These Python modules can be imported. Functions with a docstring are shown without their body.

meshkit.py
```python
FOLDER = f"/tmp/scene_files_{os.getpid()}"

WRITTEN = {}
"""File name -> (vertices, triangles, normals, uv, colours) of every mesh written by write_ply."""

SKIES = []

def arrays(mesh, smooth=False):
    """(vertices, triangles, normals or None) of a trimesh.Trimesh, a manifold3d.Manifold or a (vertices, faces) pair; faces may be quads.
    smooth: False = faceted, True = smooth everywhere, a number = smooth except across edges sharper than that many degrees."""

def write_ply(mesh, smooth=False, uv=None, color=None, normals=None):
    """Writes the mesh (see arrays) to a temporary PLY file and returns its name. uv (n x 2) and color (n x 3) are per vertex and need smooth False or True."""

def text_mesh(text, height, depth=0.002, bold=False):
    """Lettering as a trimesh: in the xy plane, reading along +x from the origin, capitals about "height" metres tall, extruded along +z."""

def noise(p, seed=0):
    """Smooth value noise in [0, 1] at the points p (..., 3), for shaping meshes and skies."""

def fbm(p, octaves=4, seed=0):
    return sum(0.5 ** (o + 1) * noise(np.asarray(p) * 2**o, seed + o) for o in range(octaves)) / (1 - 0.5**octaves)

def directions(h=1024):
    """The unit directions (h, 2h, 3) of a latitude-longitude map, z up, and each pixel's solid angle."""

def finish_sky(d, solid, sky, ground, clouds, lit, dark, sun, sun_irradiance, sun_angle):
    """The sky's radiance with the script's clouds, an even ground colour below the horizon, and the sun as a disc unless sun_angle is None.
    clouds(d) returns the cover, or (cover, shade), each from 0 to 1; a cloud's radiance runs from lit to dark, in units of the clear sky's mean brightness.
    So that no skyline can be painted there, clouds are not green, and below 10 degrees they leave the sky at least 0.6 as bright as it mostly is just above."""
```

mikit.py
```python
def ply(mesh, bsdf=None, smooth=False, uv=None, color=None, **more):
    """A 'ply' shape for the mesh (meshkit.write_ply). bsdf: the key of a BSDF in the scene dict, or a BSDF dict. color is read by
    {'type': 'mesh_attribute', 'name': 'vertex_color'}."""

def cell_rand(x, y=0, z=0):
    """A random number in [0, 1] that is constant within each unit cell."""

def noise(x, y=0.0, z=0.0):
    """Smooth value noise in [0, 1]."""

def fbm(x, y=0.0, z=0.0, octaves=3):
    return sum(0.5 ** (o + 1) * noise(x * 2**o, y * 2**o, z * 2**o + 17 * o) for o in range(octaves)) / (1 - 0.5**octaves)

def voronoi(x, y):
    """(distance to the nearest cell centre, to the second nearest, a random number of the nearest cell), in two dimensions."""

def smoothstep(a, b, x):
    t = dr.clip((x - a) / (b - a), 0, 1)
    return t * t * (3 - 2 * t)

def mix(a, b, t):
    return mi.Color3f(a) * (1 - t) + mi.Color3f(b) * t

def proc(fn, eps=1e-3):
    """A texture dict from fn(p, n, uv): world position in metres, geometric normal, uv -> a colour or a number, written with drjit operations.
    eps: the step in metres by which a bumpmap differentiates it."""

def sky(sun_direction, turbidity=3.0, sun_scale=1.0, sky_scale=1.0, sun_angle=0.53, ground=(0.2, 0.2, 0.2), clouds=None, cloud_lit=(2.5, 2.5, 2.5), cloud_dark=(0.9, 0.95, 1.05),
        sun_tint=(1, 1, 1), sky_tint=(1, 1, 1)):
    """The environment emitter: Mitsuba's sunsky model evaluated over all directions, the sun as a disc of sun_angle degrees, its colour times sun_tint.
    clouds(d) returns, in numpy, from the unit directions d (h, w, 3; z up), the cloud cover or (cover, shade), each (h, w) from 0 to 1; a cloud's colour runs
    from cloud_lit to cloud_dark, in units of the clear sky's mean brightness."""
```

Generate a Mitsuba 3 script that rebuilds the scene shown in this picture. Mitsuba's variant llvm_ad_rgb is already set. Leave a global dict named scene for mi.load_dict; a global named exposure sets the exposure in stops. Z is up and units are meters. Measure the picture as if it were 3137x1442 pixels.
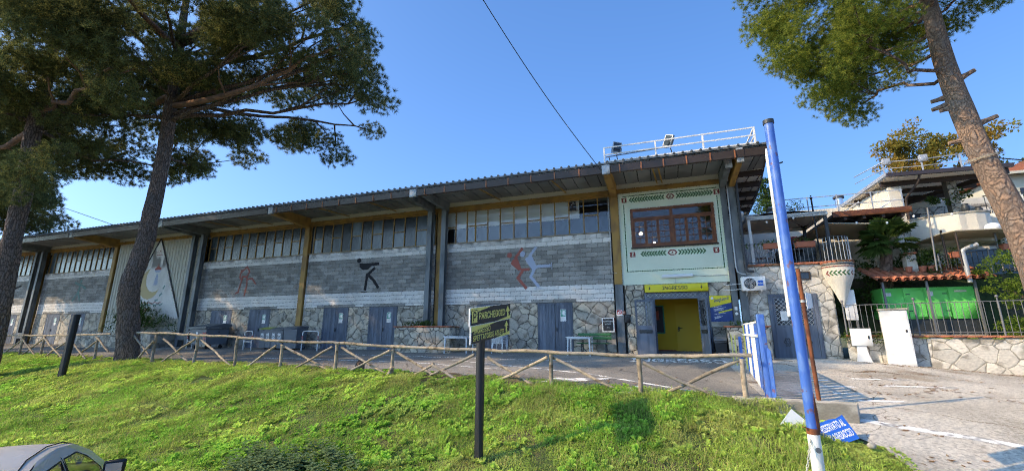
import math, random
import numpy as np
import shapely
from shapely import geometry as sg, affinity
from scipy.spatial import Voronoi, ConvexHull
import trimesh
import drjit as dr
import mitsuba as mi
import mikit, meshkit
from mikit import proc, noise, fbm, voronoi, smoothstep, mix, cell_rand

T = mi.ScalarTransform4f
scene, labels = {}, {}
rng = np.random.default_rng(7)

# ------------------------------------------------------------------ camera, sky, exposure
PITCH = math.radians(12.7)
CAM = np.array([0.0, 0.0, 1.0])
scene['camera'] = {'type': 'perspective', 'fov': 100.69, 'fov_axis': 'x', 'near_clip': 0.1, 'far_clip': 3000.0,
                   'to_world': T().look_at(origin=[0, 0, 1.0], target=[0, math.cos(PITCH), 1.0 + math.sin(PITCH)], up=[0, 0, 1])}
SUN = (-0.826, -0.146, 0.545)
scene['sky_light'] = mikit.sky(SUN, turbidity=6.0, sky_tint=(0.98, 1.45, 2.15), sun_tint=(1.0, 0.96, 0.88))
exposure = 2.05

# ------------------------------------------------------------------ frames
# hall frame: x to the right along the facade, y into the building, z up
A = math.radians(70.5)
DW = 18.2
RX = np.array([math.sin(A), -math.cos(A), 0.0])
NY = np.array([math.cos(A), math.sin(A), 0.0])
HALL = np.eye(4)
HALL[:3, 0], HALL[:3, 1], HALL[:3, 3] = RX, NY, NY * DW


def hp(s, o, z=0.0):
    """hall coordinates: s along the facade, o metres in front of it, z up -> world"""
    return RX * s + NY * (DW - o) + np.array([0, 0, z])


def so(x, y):
    return x * RX[0] + y * RX[1], DW - (x * NY[0] + y * NY[1])


def L(r, g, b):
    """8-bit display colour -> linear"""
    return tuple(((v / 255 + 0.055) / 1.055) ** 2.4 if v > 10 else v / 255 / 12.92 for v in (r, g, b))


# ------------------------------------------------------------------ mesh builder
_hull_cache = {}


def chamfer_topology():
    if 'f' not in _hull_cache:
        pts = []
        for sx in (-1, 1):
            for sy in (-1, 1):
                for sz in (-1, 1):
                    for k in range(3):
                        q = np.array([sx, sy, sz], float)
                        q[k] *= 0.8
                        pts.append((sx, sy, sz, k, q))
        P = np.array([p[4] for p in pts])
        h = ConvexHull(P)
        f = h.simplices.copy()
        for i, t in enumerate(f):
            n = np.cross(P[t[1]] - P[t[0]], P[t[2]] - P[t[0]])
            if n @ P[t].mean(0) < 0:
                f[i] = t[::-1]
        _hull_cache['p'], _hull_cache['f'] = [(p[0], p[1], p[2], p[3]) for p in pts], f
    return _hull_cache['p'], _hull_cache['f']


class MB:
    """collects primitives into one mesh; uv.x carries a random tone of each piece"""

    def __init__(self, tone=None):
        self.v, self.f, self.u, self.n, self.tone = [], [], [], 0, tone

    def add(self, v, f, uv=None):
        v, f = np.asarray(v, float), np.asarray(f, int)
        if f.shape[1] == 4:
            f = np.vstack([f[:, [0, 1, 2]], f[:, [0, 2, 3]]])
        if uv is None:
            uv = np.tile([rng.random() if self.tone is None else self.tone, 0.5], (len(v), 1))
        self.v.append(v); self.f.append(f + self.n); self.u.append(uv)
        self.n += len(v)
        return self

    def box(self, x0, x1, y0, y1, z0, z1, M=None, ch=0.0):
        if ch:
            c, h = np.array([x0 + x1, y0 + y1, z0 + z1]) / 2, np.array([x1 - x0, y1 - y0, z1 - z0]) / 2
            pts, f = chamfer_topology()
            v = []
            for sx, sy, sz, k in pts:
                q = np.array([sx, sy, sz]) * h
                q[k] -= np.sign(q[k]) * min(ch, 0.45 * 2 * h[k])
                v.append(c + q)
            v = np.array(v)
        else:
            X, Y, Z = (x0, x1), (y0, y1), (z0, z1)
            v, f = [], []
            for a, b, c, d in (((0, 0, 0), (0, 1, 0), (1, 1, 0), (1, 0, 0)), ((0, 0, 1), (1, 0, 1), (1, 1, 1), (0, 1, 1)),
                               ((0, 0, 0), (1, 0, 0), (1, 0, 1), (0, 0, 1)), ((0, 1, 0), (0, 1, 1), (1, 1, 1), (1, 1, 0)),
                               ((0, 0, 0), (0, 0, 1), (0, 1, 1), (0, 1, 0)), ((1, 0, 0), (1, 1, 0), (1, 1, 1), (1, 0, 1))):
                i = len(v)
                v += [(X[q[0]], Y[q[1]], Z[q[2]]) for q in (a, b, c, d)]
                f.append((i, i + 1, i + 2, i + 3))
            v, f = np.array(v, float), np.array(f)
        if M is not None:
            v = v @ M[:3, :3].T + M[:3, 3]
        return self.add(v, f)

    def beam(self, p, q, w, h, up=(0, 0, 1), ch=0.0, ext=0.0):
        """box from p to q, w wide, h high"""
        p, q = np.asarray(p, float), np.asarray(q, float)
        d = q - p
        ln = np.linalg.norm(d); d /= ln
        up = np.asarray(up, float)
        if abs(d @ up) > 0.97:
            up = np.array([0, 1.0, 0]) if abs(d[1]) < 0.9 else np.array([1.0, 0, 0])
        s = np.cross(up, d); s /= np.linalg.norm(s)
        t = np.cross(d, s)
        M = np.eye(4)
        M[:3, 0], M[:3, 1], M[:3, 2], M[:3, 3] = d, s, t, p
        return self.box(-ext, ln + ext, -w / 2, w / 2, -h / 2, h / 2, M, ch)

    def tube(self, pts, r, n=8, caps=True, wob=None):
        pts = np.asarray(pts, float)
        r = np.broadcast_to(np.asarray(r, float), (len(pts),))
        t = np.gradient(pts, axis=0)
        t /= np.linalg.norm(t, axis=1, keepdims=True) + 1e-12
        ref = np.array([0, 0, 1.0]) if abs(t[0][2]) < 0.9 else np.array([1.0, 0, 0])
        a = np.cross(t[0], ref); a /= np.linalg.norm(a)
        rings = []
        ang = np.arange(n) * 2 * np.pi / n
        for i in range(len(pts)):
            a = a - t[i] * (a @ t[i]); a /= np.linalg.norm(a) + 1e-12
            b = np.cross(t[i], a)
            rr = r[i] if wob is None else r[i] * wob(i, ang)
            rings.append(pts[i] + (np.cos(ang) * rr)[:, None] * a + (np.sin(ang) * rr)[:, None] * b)
        v = np.vstack(rings)
        i, j = np.meshgrid(np.arange(len(pts) - 1), np.arange(n), indexing='ij')
        k = (j + 1) % n
        f = np.stack([i * n + j, i * n + k, (i + 1) * n + k, (i + 1) * n + j], -1).reshape(-1, 4)
        self.add(v, f)
        if caps:
            tone = self.u[-1][0]
            for e, o in ((0, 1), (len(pts) - 1, 0)):
                c = np.vstack([rings[e], pts[e]])
                jj = np.arange(n)
                tri = np.stack([jj, (jj + 1) % n, np.full(n, n)], 1)
                self.add(c, tri[:, ::-1] if o else tri, np.tile(tone, (n + 1, 1)))
        return self

    def prism(self, poly, org, ex, ey, d, inset=0.0):
        """polygon (shapely or list) in the plane org + x*ex + y*ey, raised by d along ex x ey; bevelled when inset"""
        org, ex, ey = (np.asarray(q, float) for q in (org, ex, ey))
        ez = np.cross(ex, ey)
        poly = sg.Polygon(poly) if not hasattr(poly, 'exterior') else poly
        if not poly.is_valid:
            poly = poly.buffer(0)
        if poly.is_empty or poly.geom_type != 'Polygon':
            return self
        poly = sg.polygon.orient(poly)
        tone = [rng.random() if self.tone is None else self.tone, 0.5]
        if inset:
            P = np.array(poly.exterior.coords)[:-1]
            c = np.array(poly.representative_point().coords[0])
            e = np.linalg.norm(P - c, axis=1, keepdims=True)
            Q = c + (P - c) * (1 - np.minimum(inset / np.maximum(e, 1e-6), 0.6))
            n = len(P)
            to3 = lambda X, h: org + X[:, :1] * ex + X[:, 1:] * ey + h * ez
            v = np.vstack([to3(P, 0), to3(P, d * 0.6), to3(Q, d), to3(c[None], d)])
            j = np.arange(n); k = (j + 1) % n
            f = np.vstack([np.stack([j, k, n + k], 1), np.stack([j, n + k, n + j], 1), np.stack([n + j, n + k, 2 * n + k], 1), np.stack([n + j, 2 * n + k, 2 * n + j], 1), np.stack([2 * n + j, 2 * n + k, 0 * j + 3 * n], 1)])
            return self.add(v[f].reshape(-1, 3), np.arange(len(f) * 3).reshape(-1, 3), np.tile(tone, (len(f) * 3, 1)))
        m = trimesh.creation.extrude_polygon(poly, d, engine='earcut')
        V = np.array(m.vertices)
        V = org + V[:, :1] * ex + V[:, 1:2] * ey + V[:, 2:] * ez
        V = V[np.array(m.faces)].reshape(-1, 3)
        return self.add(V, np.arange(len(V)).reshape(-1, 3), np.tile(tone, (len(V), 1)))

    def lathe(self, prof, c=(0, 0, 0), n=20, a0=0.0, a1=2 * np.pi, hard=False):
        prof = np.asarray(prof, float)
        full = abs(a1 - a0) > 6.28
        m = n if full else n + 1
        ang = a0 + np.arange(m) * (a1 - a0) / n
        segs = [prof] if not hard else [prof[i:i + 2] for i in range(len(prof) - 1)]
        tone = [rng.random() if self.tone is None else self.tone, 0.5]
        for pr in segs:
            v = np.array([[r * math.cos(t), r * math.sin(t), z] for r, z in pr for t in ang]) + np.asarray(c, float)
            i, j = np.meshgrid(np.arange(len(pr) - 1), np.arange(n), indexing='ij')
            k = (j + 1) % m
            f = np.stack([i * m + j, i * m + k, (i + 1) * m + k, (i + 1) * m + j], -1).reshape(-1, 4)
            self.add(v, f, np.tile(tone, (len(v), 1)))
        return self

    def sphere(self, c, r, n=16, sq=(1, 1, 1)):
        th = np.linspace(-np.pi / 2, np.pi / 2, n // 2 + 1)
        m0 = self.n
        self.lathe([(max(1e-4, math.cos(t)), math.sin(t)) for t in th], n=n)
        self.v[-1] = self.v[-1] * (np.asarray(sq) * r) + np.asarray(c, float)
        return self

    def text(self, txt, h, org, ex, ey, d=0.003, bold=True, center=False, sx=1.0, width=None):
        m = meshkit.text_mesh(txt, h, d, bold)
        V = np.array(m.vertices)
        w = V[:, 0].max() - V[:, 0].min()
        V[:, 0] -= V[:, 0].min()
        if width:
            sx = width / w
        V[:, 0] *= sx
        if center:
            V[:, 0] -= w * sx / 2
        org, ex, ey = (np.asarray(q, float) for q in (org, ex, ey))
        V = org + V[:, :1] * ex + V[:, 1:2] * ey + V[:, 2:] * np.cross(ex, ey)
        V = V[np.array(m.faces)].reshape(-1, 3)
        return self.add(V, np.arange(len(V)).reshape(-1, 3))

    def get(self):
        return np.vstack(self.v), np.vstack(self.f), np.vstack(self.u)


def nk(key):
    """key, or key_001, key_002 ... when it is taken"""
    def used(k):
        return k in scene or k in labels or k in holders
    if not used(key):
        return key
    i = counters.get(key, 1)
    while used(f'{key}_{i:03d}'):
        i += 1
    counters[key] = i + 1
    return f'{key}_{i:03d}'


counters, holders = {}, set()


def lab(key, label=None, cat=None, group=None, kind=None):
    d = {k: v for k, v in (('label', label), ('category', cat), ('group', group), ('kind', kind)) if v}
    if d:
        labels[key] = d
    return key


def thing(name, label, cat, group=None):
    key = nk(name)
    holders.add(key)
    lab(key, label, cat, group)
    return key


def obj(key, mb, mat, M=None, label=None, cat=None, group=None, kind=None, smooth=True, **more):
    key = nk(key)
    v, f, u = mb.get()
    if M is not None:
        v = v @ M[:3, :3].T + M[:3, 3]
    scene[key] = mikit.ply((v, f), mat, smooth=smooth, uv=u, **more)
    lab(key, label, cat, group, kind)
    return key


def frame(p, yaw=0.0, base=None):
    """4x4: origin p, x axis turned by yaw degrees (about z) from the base's x axis"""
    M = np.eye(4)
    b = np.eye(3) if base is None else base[:3, :3]
    c, s = math.cos(math.radians(yaw)), math.sin(math.radians(yaw))
    M[:3, :3] = b @ np.array([[c, -s, 0], [s, c, 0], [0, 0, 1]])
    M[:3, 3] = p
    return M


# ------------------------------------------------------------------ materials
def two(d):
    return {'type': 'twosided', 'bsdf': d}


def plain(name, col, rough=0.6, metallic=0.0, spec=0.5):
    scene[name] = two({'type': 'principled', 'base_color': {'type': 'rgb', 'value': list(col)}, 'roughness': rough, 'metallic': metallic, 'specular': spec})


def tex(name, fn, rough=0.8, spec=0.3, bump=None, scale=0.01, eps=2e-3, thin=False, trans=0.6):
    if thin:
        scene[name] = {'type': 'principledthin', 'base_color': proc(fn), 'roughness': rough, 'diff_trans': trans, 'spec_trans': 0.0, 'eta': 1.33}
        return
    b = {'type': 'principled', 'base_color': proc(fn), 'roughness': rough, 'specular': spec}
    if bump is not None:
        b = {'type': 'bumpmap', 'nested_bsdf': b, 'nested_texture': proc(bump, eps), 'scale': scale}
    scene[name] = two(b)


def wear(c1, c2, sc=3.0, k=0.15, octv=3, lo=0.3, hi=0.7, sz=1.0):
    def fn(p, n, uv):
        t = smoothstep(lo, hi, fbm(p.x * sc, p.y * sc, p.z * sc * sz, octv))
        return mix(c1, c2, t) * (1 + k * 2 * (uv.x - 0.5))
    return fn


def f_asphalt(p, n, uv):
    big = smoothstep(0.35, 0.7, fbm(p.x * 0.5, p.y * 0.5, 3.0, 3))
    fine = noise(p.x * 45, p.y * 45, 1.0)
    d1, d2, r = voronoi(p.x * 0.55 + 0.5 * noise(p.x * 2, p.y * 2), p.y * 0.55 + 0.5 * noise(p.x * 2 + 9, p.y * 2))
    crack = 1 - smoothstep(0.0, 0.02, d2 - d1)
    patch = smoothstep(0.55, 0.6, fbm(p.x * 0.2 + 5, p.y * 0.35, 8.0, 2))
    col = mix((0.15, 0.142, 0.13), (0.24, 0.222, 0.195), big) * (0.75 + 0.5 * fine)
    col = mix(col, mi.Color3f(0.085, 0.08, 0.075) * (0.8 + 0.4 * fine), patch * 0.35)
    return mix(col, (0.035, 0.03, 0.025), crack * 0.6)


def f_drive(p, n, uv):
    big = fbm(p.x * 0.6, p.y * 0.6, 3.0, 3)
    fine = noise(p.x * 28, p.y * 28, 1.0) * 0.6 + noise(p.x * 60, p.y * 60, 2.0) * 0.4
    # worn paths: smooth grey screed strips between rough aggregate
    q = p.x * 0.72 - p.y * 0.35 + 0.5 * noise(p.x * 0.7, p.y * 0.7)
    strip = smoothstep(0.62, 0.68, noise(q * 0.75 + 3.3, 0.5, 0.5))
    rough = mix((0.35, 0.32, 0.27), (0.50, 0.465, 0.40), smoothstep(0.3, 0.7, big)) * (0.55 + 0.75 * fine)
    smooth_ = mi.Color3f(0.30, 0.285, 0.255) * (0.85 + 0.3 * noise(p.x * 6, p.y * 6))
    col = mix(rough, smooth_, strip)
    d1, d2, r = voronoi(p.x * 0.4 + 0.6 * noise(p.x * 1.5, p.y * 1.5), p.y * 0.4 + 0.6 * noise(p.x * 1.5 + 9, p.y * 1.5))
    crack = 1 - smoothstep(0.0, 0.03 * noise(p.x, p.y) + 0.008, d2 - d1)
    stain = smoothstep(0.62, 0.8, fbm(p.x * 1.3, p.y * 1.3, 9.0, 3))
    col = mix(col, (0.19, 0.13, 0.08), stain * 0.45)
    return mix(col, (0.12, 0.085, 0.055), crack * 0.85)


def f_soil(p, n, uv):
    t = smoothstep(0.35, 0.65, fbm(p.x * 1.2, p.y * 1.2, 1.0, 3))
    return mix((0.05, 0.075, 0.02), (0.09, 0.075, 0.04), t) * (0.7 + 0.6 * noise(p.x * 25, p.y * 25, 2.0))


def f_block_white(p, n, uv):
    st = smoothstep(0.45, 0.75, fbm(p.x * 1.6, p.y * 1.6, p.z * 0.5, 3))
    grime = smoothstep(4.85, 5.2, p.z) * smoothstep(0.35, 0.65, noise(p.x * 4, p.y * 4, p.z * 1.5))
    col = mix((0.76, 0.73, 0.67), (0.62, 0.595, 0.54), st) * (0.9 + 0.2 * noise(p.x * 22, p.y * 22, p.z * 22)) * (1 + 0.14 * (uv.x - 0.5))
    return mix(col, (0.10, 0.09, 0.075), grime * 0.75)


def f_block_grey(p, n, uv):
    st = smoothstep(0.4, 0.7, fbm(p.x * 1.2, p.y * 1.2, p.z * 1.6, 3))
    return mix((0.325, 0.312, 0.283), (0.24, 0.23, 0.208), st) * (0.85 + 0.3 * noise(p.x * 30, p.y * 30, p.z * 30)) * (1 + 0.5 * (uv.x - 0.5))


def f_stone(p, n, uv):
    t = fbm(p.x * 5, p.y * 5, p.z * 5, 3)
    a = mix((0.56, 0.50, 0.39), (0.40, 0.37, 0.31), smoothstep(0.15, 0.85, uv.x))
    col = mix(a, mi.Color3f(a) * mi.Color3f(0.6, 0.58, 0.56), smoothstep(0.45, 0.7, t))
    return col * (0.82 + 0.36 * noise(p.x * 33, p.y * 33, p.z * 33))


def f_stone_pale(p, n, uv):
    t = fbm(p.x * 4, p.y * 4, p.z * 4, 3)
    a = mix((0.66, 0.615, 0.53), (0.50, 0.47, 0.41), smoothstep(0.2, 0.9, uv.x))
    col = mix(a, mi.Color3f(a) * mi.Color3f(0.55, 0.53, 0.5), smoothstep(0.5, 0.72, t))
    return col * (0.8 + 0.4 * noise(p.x * 28, p.y * 28, p.z * 28))


def bark_cells(p):
    w = fbm(p.x * 2.2, p.y * 2.2, p.z * 1.1, 2)
    u = (p.x * 0.85 + p.y * 0.75) * 15 + 3.0 * w
    v = p.z * 4.2 + 2.5 * fbm(p.x * 5, p.y * 5, p.z * 2.0, 2)
    d1, d2, r = voronoi(u, v)
    return d2 - d1, r


def f_bark(p, n, uv):
    e, r = bark_cells(p)
    plate = smoothstep(-0.05, 0.45, e + 0.25 * (noise(p.x * 30, p.y * 30, p.z * 14) - 0.5))
    base = mix((0.27, 0.185, 0.135), (0.20, 0.165, 0.145), r)
    base = mix(base, (0.33, 0.21, 0.15), smoothstep(0.5, 0.8, fbm(p.x * 3, p.y * 3, p.z * 1.2, 3)) * 0.7)
    col = mix((0.10, 0.07, 0.055), base, plate)
    return col * (0.7 + 0.6 * noise(p.x * 45, p.y * 45, p.z * 20))


def f_bark_h(p, n, uv):
    e, r = bark_cells(p)
    return smoothstep(0.0, 0.4, e) + 0.5 * noise(p.x * 22, p.y * 22, p.z * 10)


def f_wood(p, n, uv):
    g = fbm(p.x * 9, p.y * 9, p.z * 9, 3)
    g2 = smoothstep(0.5, 0.62, fbm(p.x * 2.3, p.y * 2.3, p.z * 2.3, 3))
    knot = smoothstep(0.74, 0.8, noise(p.x * 11, p.y * 11, p.z * 11))
    c = mix(mix((0.44, 0.345, 0.235), (0.255, 0.21, 0.155), smoothstep(0.3, 0.7, g)), (0.30, 0.28, 0.25), g2 * 0.6)
    return mix(c, (0.10, 0.07, 0.045), knot * 0.7) * (0.8 + 0.4 * uv.x) * (0.85 + 0.3 * noise(p.x * 60, p.y * 14, p.z * 60))


def f_tile(p, n, uv):
    m = smoothstep(0.5, 0.75, fbm(p.x * 3.5, p.y * 3.5, p.z * 3.5, 3))
    col = mix((0.48, 0.17, 0.095), (0.36, 0.14, 0.085), uv.x)
    return mix(col, (0.16, 0.11, 0.06), m * 0.75) * (0.85 + 0.3 * noise(p.x * 30, p.y * 30, p.z * 30))


def f_rust(p, n, uv):
    t = smoothstep(0.3, 0.7, fbm(p.x * 7, p.y * 7, p.z * 7, 3))
    return mix((0.25, 0.09, 0.04), (0.13, 0.055, 0.035), t)


def f_blue_paint(p, n, uv):
    t = fbm(p.x * 5, p.y * 5, p.z * 2.5, 3)
    rust = smoothstep(0.70, 0.73, fbm(p.x * 13, p.y * 13, p.z * 8, 3))
    scuff = smoothstep(0.55, 0.7, noise(p.x * 14, p.y * 14, p.z * 5))
    col = mix((0.06, 0.15, 0.50), (0.10, 0.20, 0.52), scuff)
    return mix(col, (0.2, 0.08, 0.04), rust * 0.7)


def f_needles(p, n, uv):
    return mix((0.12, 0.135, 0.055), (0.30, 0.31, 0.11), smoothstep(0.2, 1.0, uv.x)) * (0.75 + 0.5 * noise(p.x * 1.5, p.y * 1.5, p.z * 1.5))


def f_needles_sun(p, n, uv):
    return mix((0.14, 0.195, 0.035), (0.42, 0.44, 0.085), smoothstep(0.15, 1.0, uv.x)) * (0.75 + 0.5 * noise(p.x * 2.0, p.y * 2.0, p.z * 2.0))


def f_leaf(p, n, uv):
    return mix((0.03, 0.065, 0.015), (0.10, 0.15, 0.035), uv.x) * (0.75 + 0.5 * noise(p.x * 2.5, p.y * 2.5, p.z * 2.5))


def f_autumn(p, n, uv):
    t = smoothstep(0.35, 0.65, fbm(p.x * 0.6, p.y * 0.6, p.z * 0.6, 3))
    return mix(mix((0.24, 0.24, 0.05), (0.52, 0.30, 0.07), uv.x), (0.20, 0.23, 0.05), t * 0.6)


def f_grass(p, n, uv):
    big = smoothstep(0.35, 0.68, fbm(p.x * 0.5, p.y * 0.8, 4.0, 3))
    med = noise(p.x * 2.6, p.y * 2.6, 7.0)
    a = mix((0.33, 0.545, 0.085), (0.53, 0.665, 0.14), big)
    a = mix(a, (0.55, 0.48, 0.20), smoothstep(0.76, 0.97, uv.x))
    a = mix(a, (0.11, 0.21, 0.025), smoothstep(0.35, 0.0, uv.x) * 0.8)
    dry = smoothstep(0.56, 0.72, fbm(p.x * 1.3 + 7, p.y * 1.3, 2.0, 3))
    a = mix(a, (0.52, 0.47, 0.20), dry * 0.35)
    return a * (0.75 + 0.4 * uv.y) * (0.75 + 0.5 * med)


def f_stucco(p, n, uv):
    t = fbm(p.x * 1.2, p.y * 1.2, p.z * 0.6, 3)
    return mix((0.74, 0.70, 0.60), (0.60, 0.56, 0.47), smoothstep(0.45, 0.75, t)) * (0.94 + 0.12 * noise(p.x * 30, p.y * 30, p.z * 30))


def f_green_panel(p, n, uv):
    t = fbm(p.x * 0.9, p.y * 0.9, p.z * 0.45, 3)
    return mix((0.70, 0.76, 0.60), (0.62, 0.68, 0.54), smoothstep(0.4, 0.75, t)) * (0.96 + 0.08 * noise(p.x * 40, p.y * 40, p.z * 40))


def f_concrete(p, n, uv):
    t = fbm(p.x * 3, p.y * 3, p.z * 3, 3)
    return mix((0.42, 0.39, 0.33), (0.24, 0.22, 0.18), smoothstep(0.4, 0.7, t)) * (0.85 + 0.3 * noise(p.x * 40, p.y * 40, p.z * 40))


def f_plank(p, n, uv):
    t = fbm(p.x * 8, p.y * 8, p.z * 0.8, 3)
    return mix((0.155, 0.18, 0.225), (0.105, 0.122, 0.155), smoothstep(0.3, 0.7, t)) * (0.85 + 0.3 * uv.x)


def f_yellow_steel(p, n, uv):
    t = fbm(p.x * 3, p.y * 3, p.z * 1.5, 3)
    return mix((0.38, 0.22, 0.055), (0.26, 0.15, 0.05), smoothstep(0.4, 0.7, t))


def f_grey_steel(p, n, uv):
    t = fbm(p.x * 3, p.y * 3, p.z * 1.2, 3)
    return mix((0.17, 0.185, 0.19), (0.10, 0.11, 0.115), smoothstep(0.4, 0.7, t)) * (0.9 + 0.2 * uv.x)


def f_frost(p, n, uv):
    s = smoothstep(0.3, 0.8, fbm(p.x * 3, p.y * 3, p.z * 0.7, 3))
    return mix((0.022, 0.03, 0.034), (0.055, 0.068, 0.074), s) * (0.4 + 3.2 * uv.x * uv.x * uv.x)


def f_paint(p, n, uv):
    w = smoothstep(0.38, 0.55, fbm(p.x * 5, p.y * 5, 2.0, 3))
    return mix((0.30, 0.29, 0.27), (0.72, 0.71, 0.67), w)


tex('asphalt', f_asphalt, 0.9, 0.3, lambda p, n, uv: noise(p.x * 60, p.y * 60) + 2 * noise(p.x * 9, p.y * 9), 0.004)
tex('concrete_drive', f_drive, 0.9, 0.2, lambda p, n, uv: noise(p.x * 28, p.y * 28) + noise(p.x * 60, p.y * 60), 0.008)
tex('soil', f_soil)
tex('block_white', f_block_white, 0.9)
tex('block_grey', f_block_grey, 0.95, 0.2)
tex('stone', f_stone, 0.85, 0.3)
tex('stone_pale', f_stone_pale, 0.85, 0.3)
tex('bark', f_bark, 0.95, 0.1, f_bark_h, 0.05, 6e-3)


def near_cells(p):
    w = fbm(p.x * 4, p.y * 4, p.z * 2.0, 2)
    d1, d2, r = voronoi((p.x * 0.85 + p.y * 0.75) * 34 + 4.0 * w, p.z * 11 + 3.0 * fbm(p.x * 9, p.y * 9, p.z * 4.0, 2))
    return d2 - d1, r


def f_bark_near(p, n, uv):
    e, r = near_cells(p)
    plate = smoothstep(-0.1, 0.5, e + 0.5 * (noise(p.x * 60, p.y * 60, p.z * 25) - 0.5))
    big = fbm(p.x * 5, p.y * 5, p.z * 2.2, 3)
    base = mix((0.30, 0.21, 0.155), (0.21, 0.17, 0.145), smoothstep(0.35, 0.65, big))
    base = mix(base, (0.38, 0.235, 0.155), smoothstep(0.6, 0.9, r) * 0.6)
    return mix((0.165, 0.115, 0.088), base, plate) * (0.75 + 0.5 * noise(p.x * 80, p.y * 80, p.z * 35))


def f_bark_near_h(p, n, uv):
    e, r = near_cells(p)
    return smoothstep(0.0, 0.5, e) + 1.2 * fbm(p.x * 14, p.y * 14, p.z * 5, 2)


tex('bark_near', f_bark_near, 0.95, 0.1, f_bark_near_h, 0.02, 4e-3)
tex('mortar_pale', wear((0.34, 0.31, 0.25), (0.22, 0.205, 0.17), 4), 0.95, 0.1)
plain('cut_wood', (0.45, 0.32, 0.18), 0.9)
tex('wood', f_wood, 0.85, 0.2)
tex('tile', f_tile, 0.9, 0.2)
tex('rust', f_rust, 0.9, 0.2)
tex('blue_paint', f_blue_paint, 0.4, 0.5)
tex('needles', f_needles, 0.7, thin=True, trans=0.9)
tex('needles_sun', f_needles_sun, 0.7, thin=True, trans=1.0)
tex('leaf', f_leaf, 0.5, thin=True, trans=0.6)
tex('hedge_leaf', lambda p, n, uv: mix((0.07, 0.14, 0.025), (0.22, 0.30, 0.05), uv.x), 0.5, thin=True, trans=0.9)
tex('dirt', wear((0.17, 0.125, 0.085), (0.10, 0.078, 0.055), 5, 0.1), 0.95, 0.1)
tex('autumn', f_autumn, 0.7, thin=True, trans=1.0)
tex('grass_blades', f_grass, 0.6, thin=True, trans=1.0)
tex('stucco', f_stucco, 0.95, 0.1)
tex('green_panel', f_green_panel, 0.85, 0.2)
tex('concrete', f_concrete, 0.95, 0.1)
tex('plank', f_plank, 0.7, 0.3)
tex('yellow_steel', f_yellow_steel, 0.6, 0.4)
tex('grey_steel', f_grey_steel, 0.55, 0.4)
tex('frosted', f_frost, 0.25, 0.6)
tex('road_paint', f_paint, 0.8, 0.3)
tex('wood_brown', wear((0.20, 0.072, 0.022), (0.12, 0.04, 0.014), 6, 0.15), 0.45, 0.4)
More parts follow.
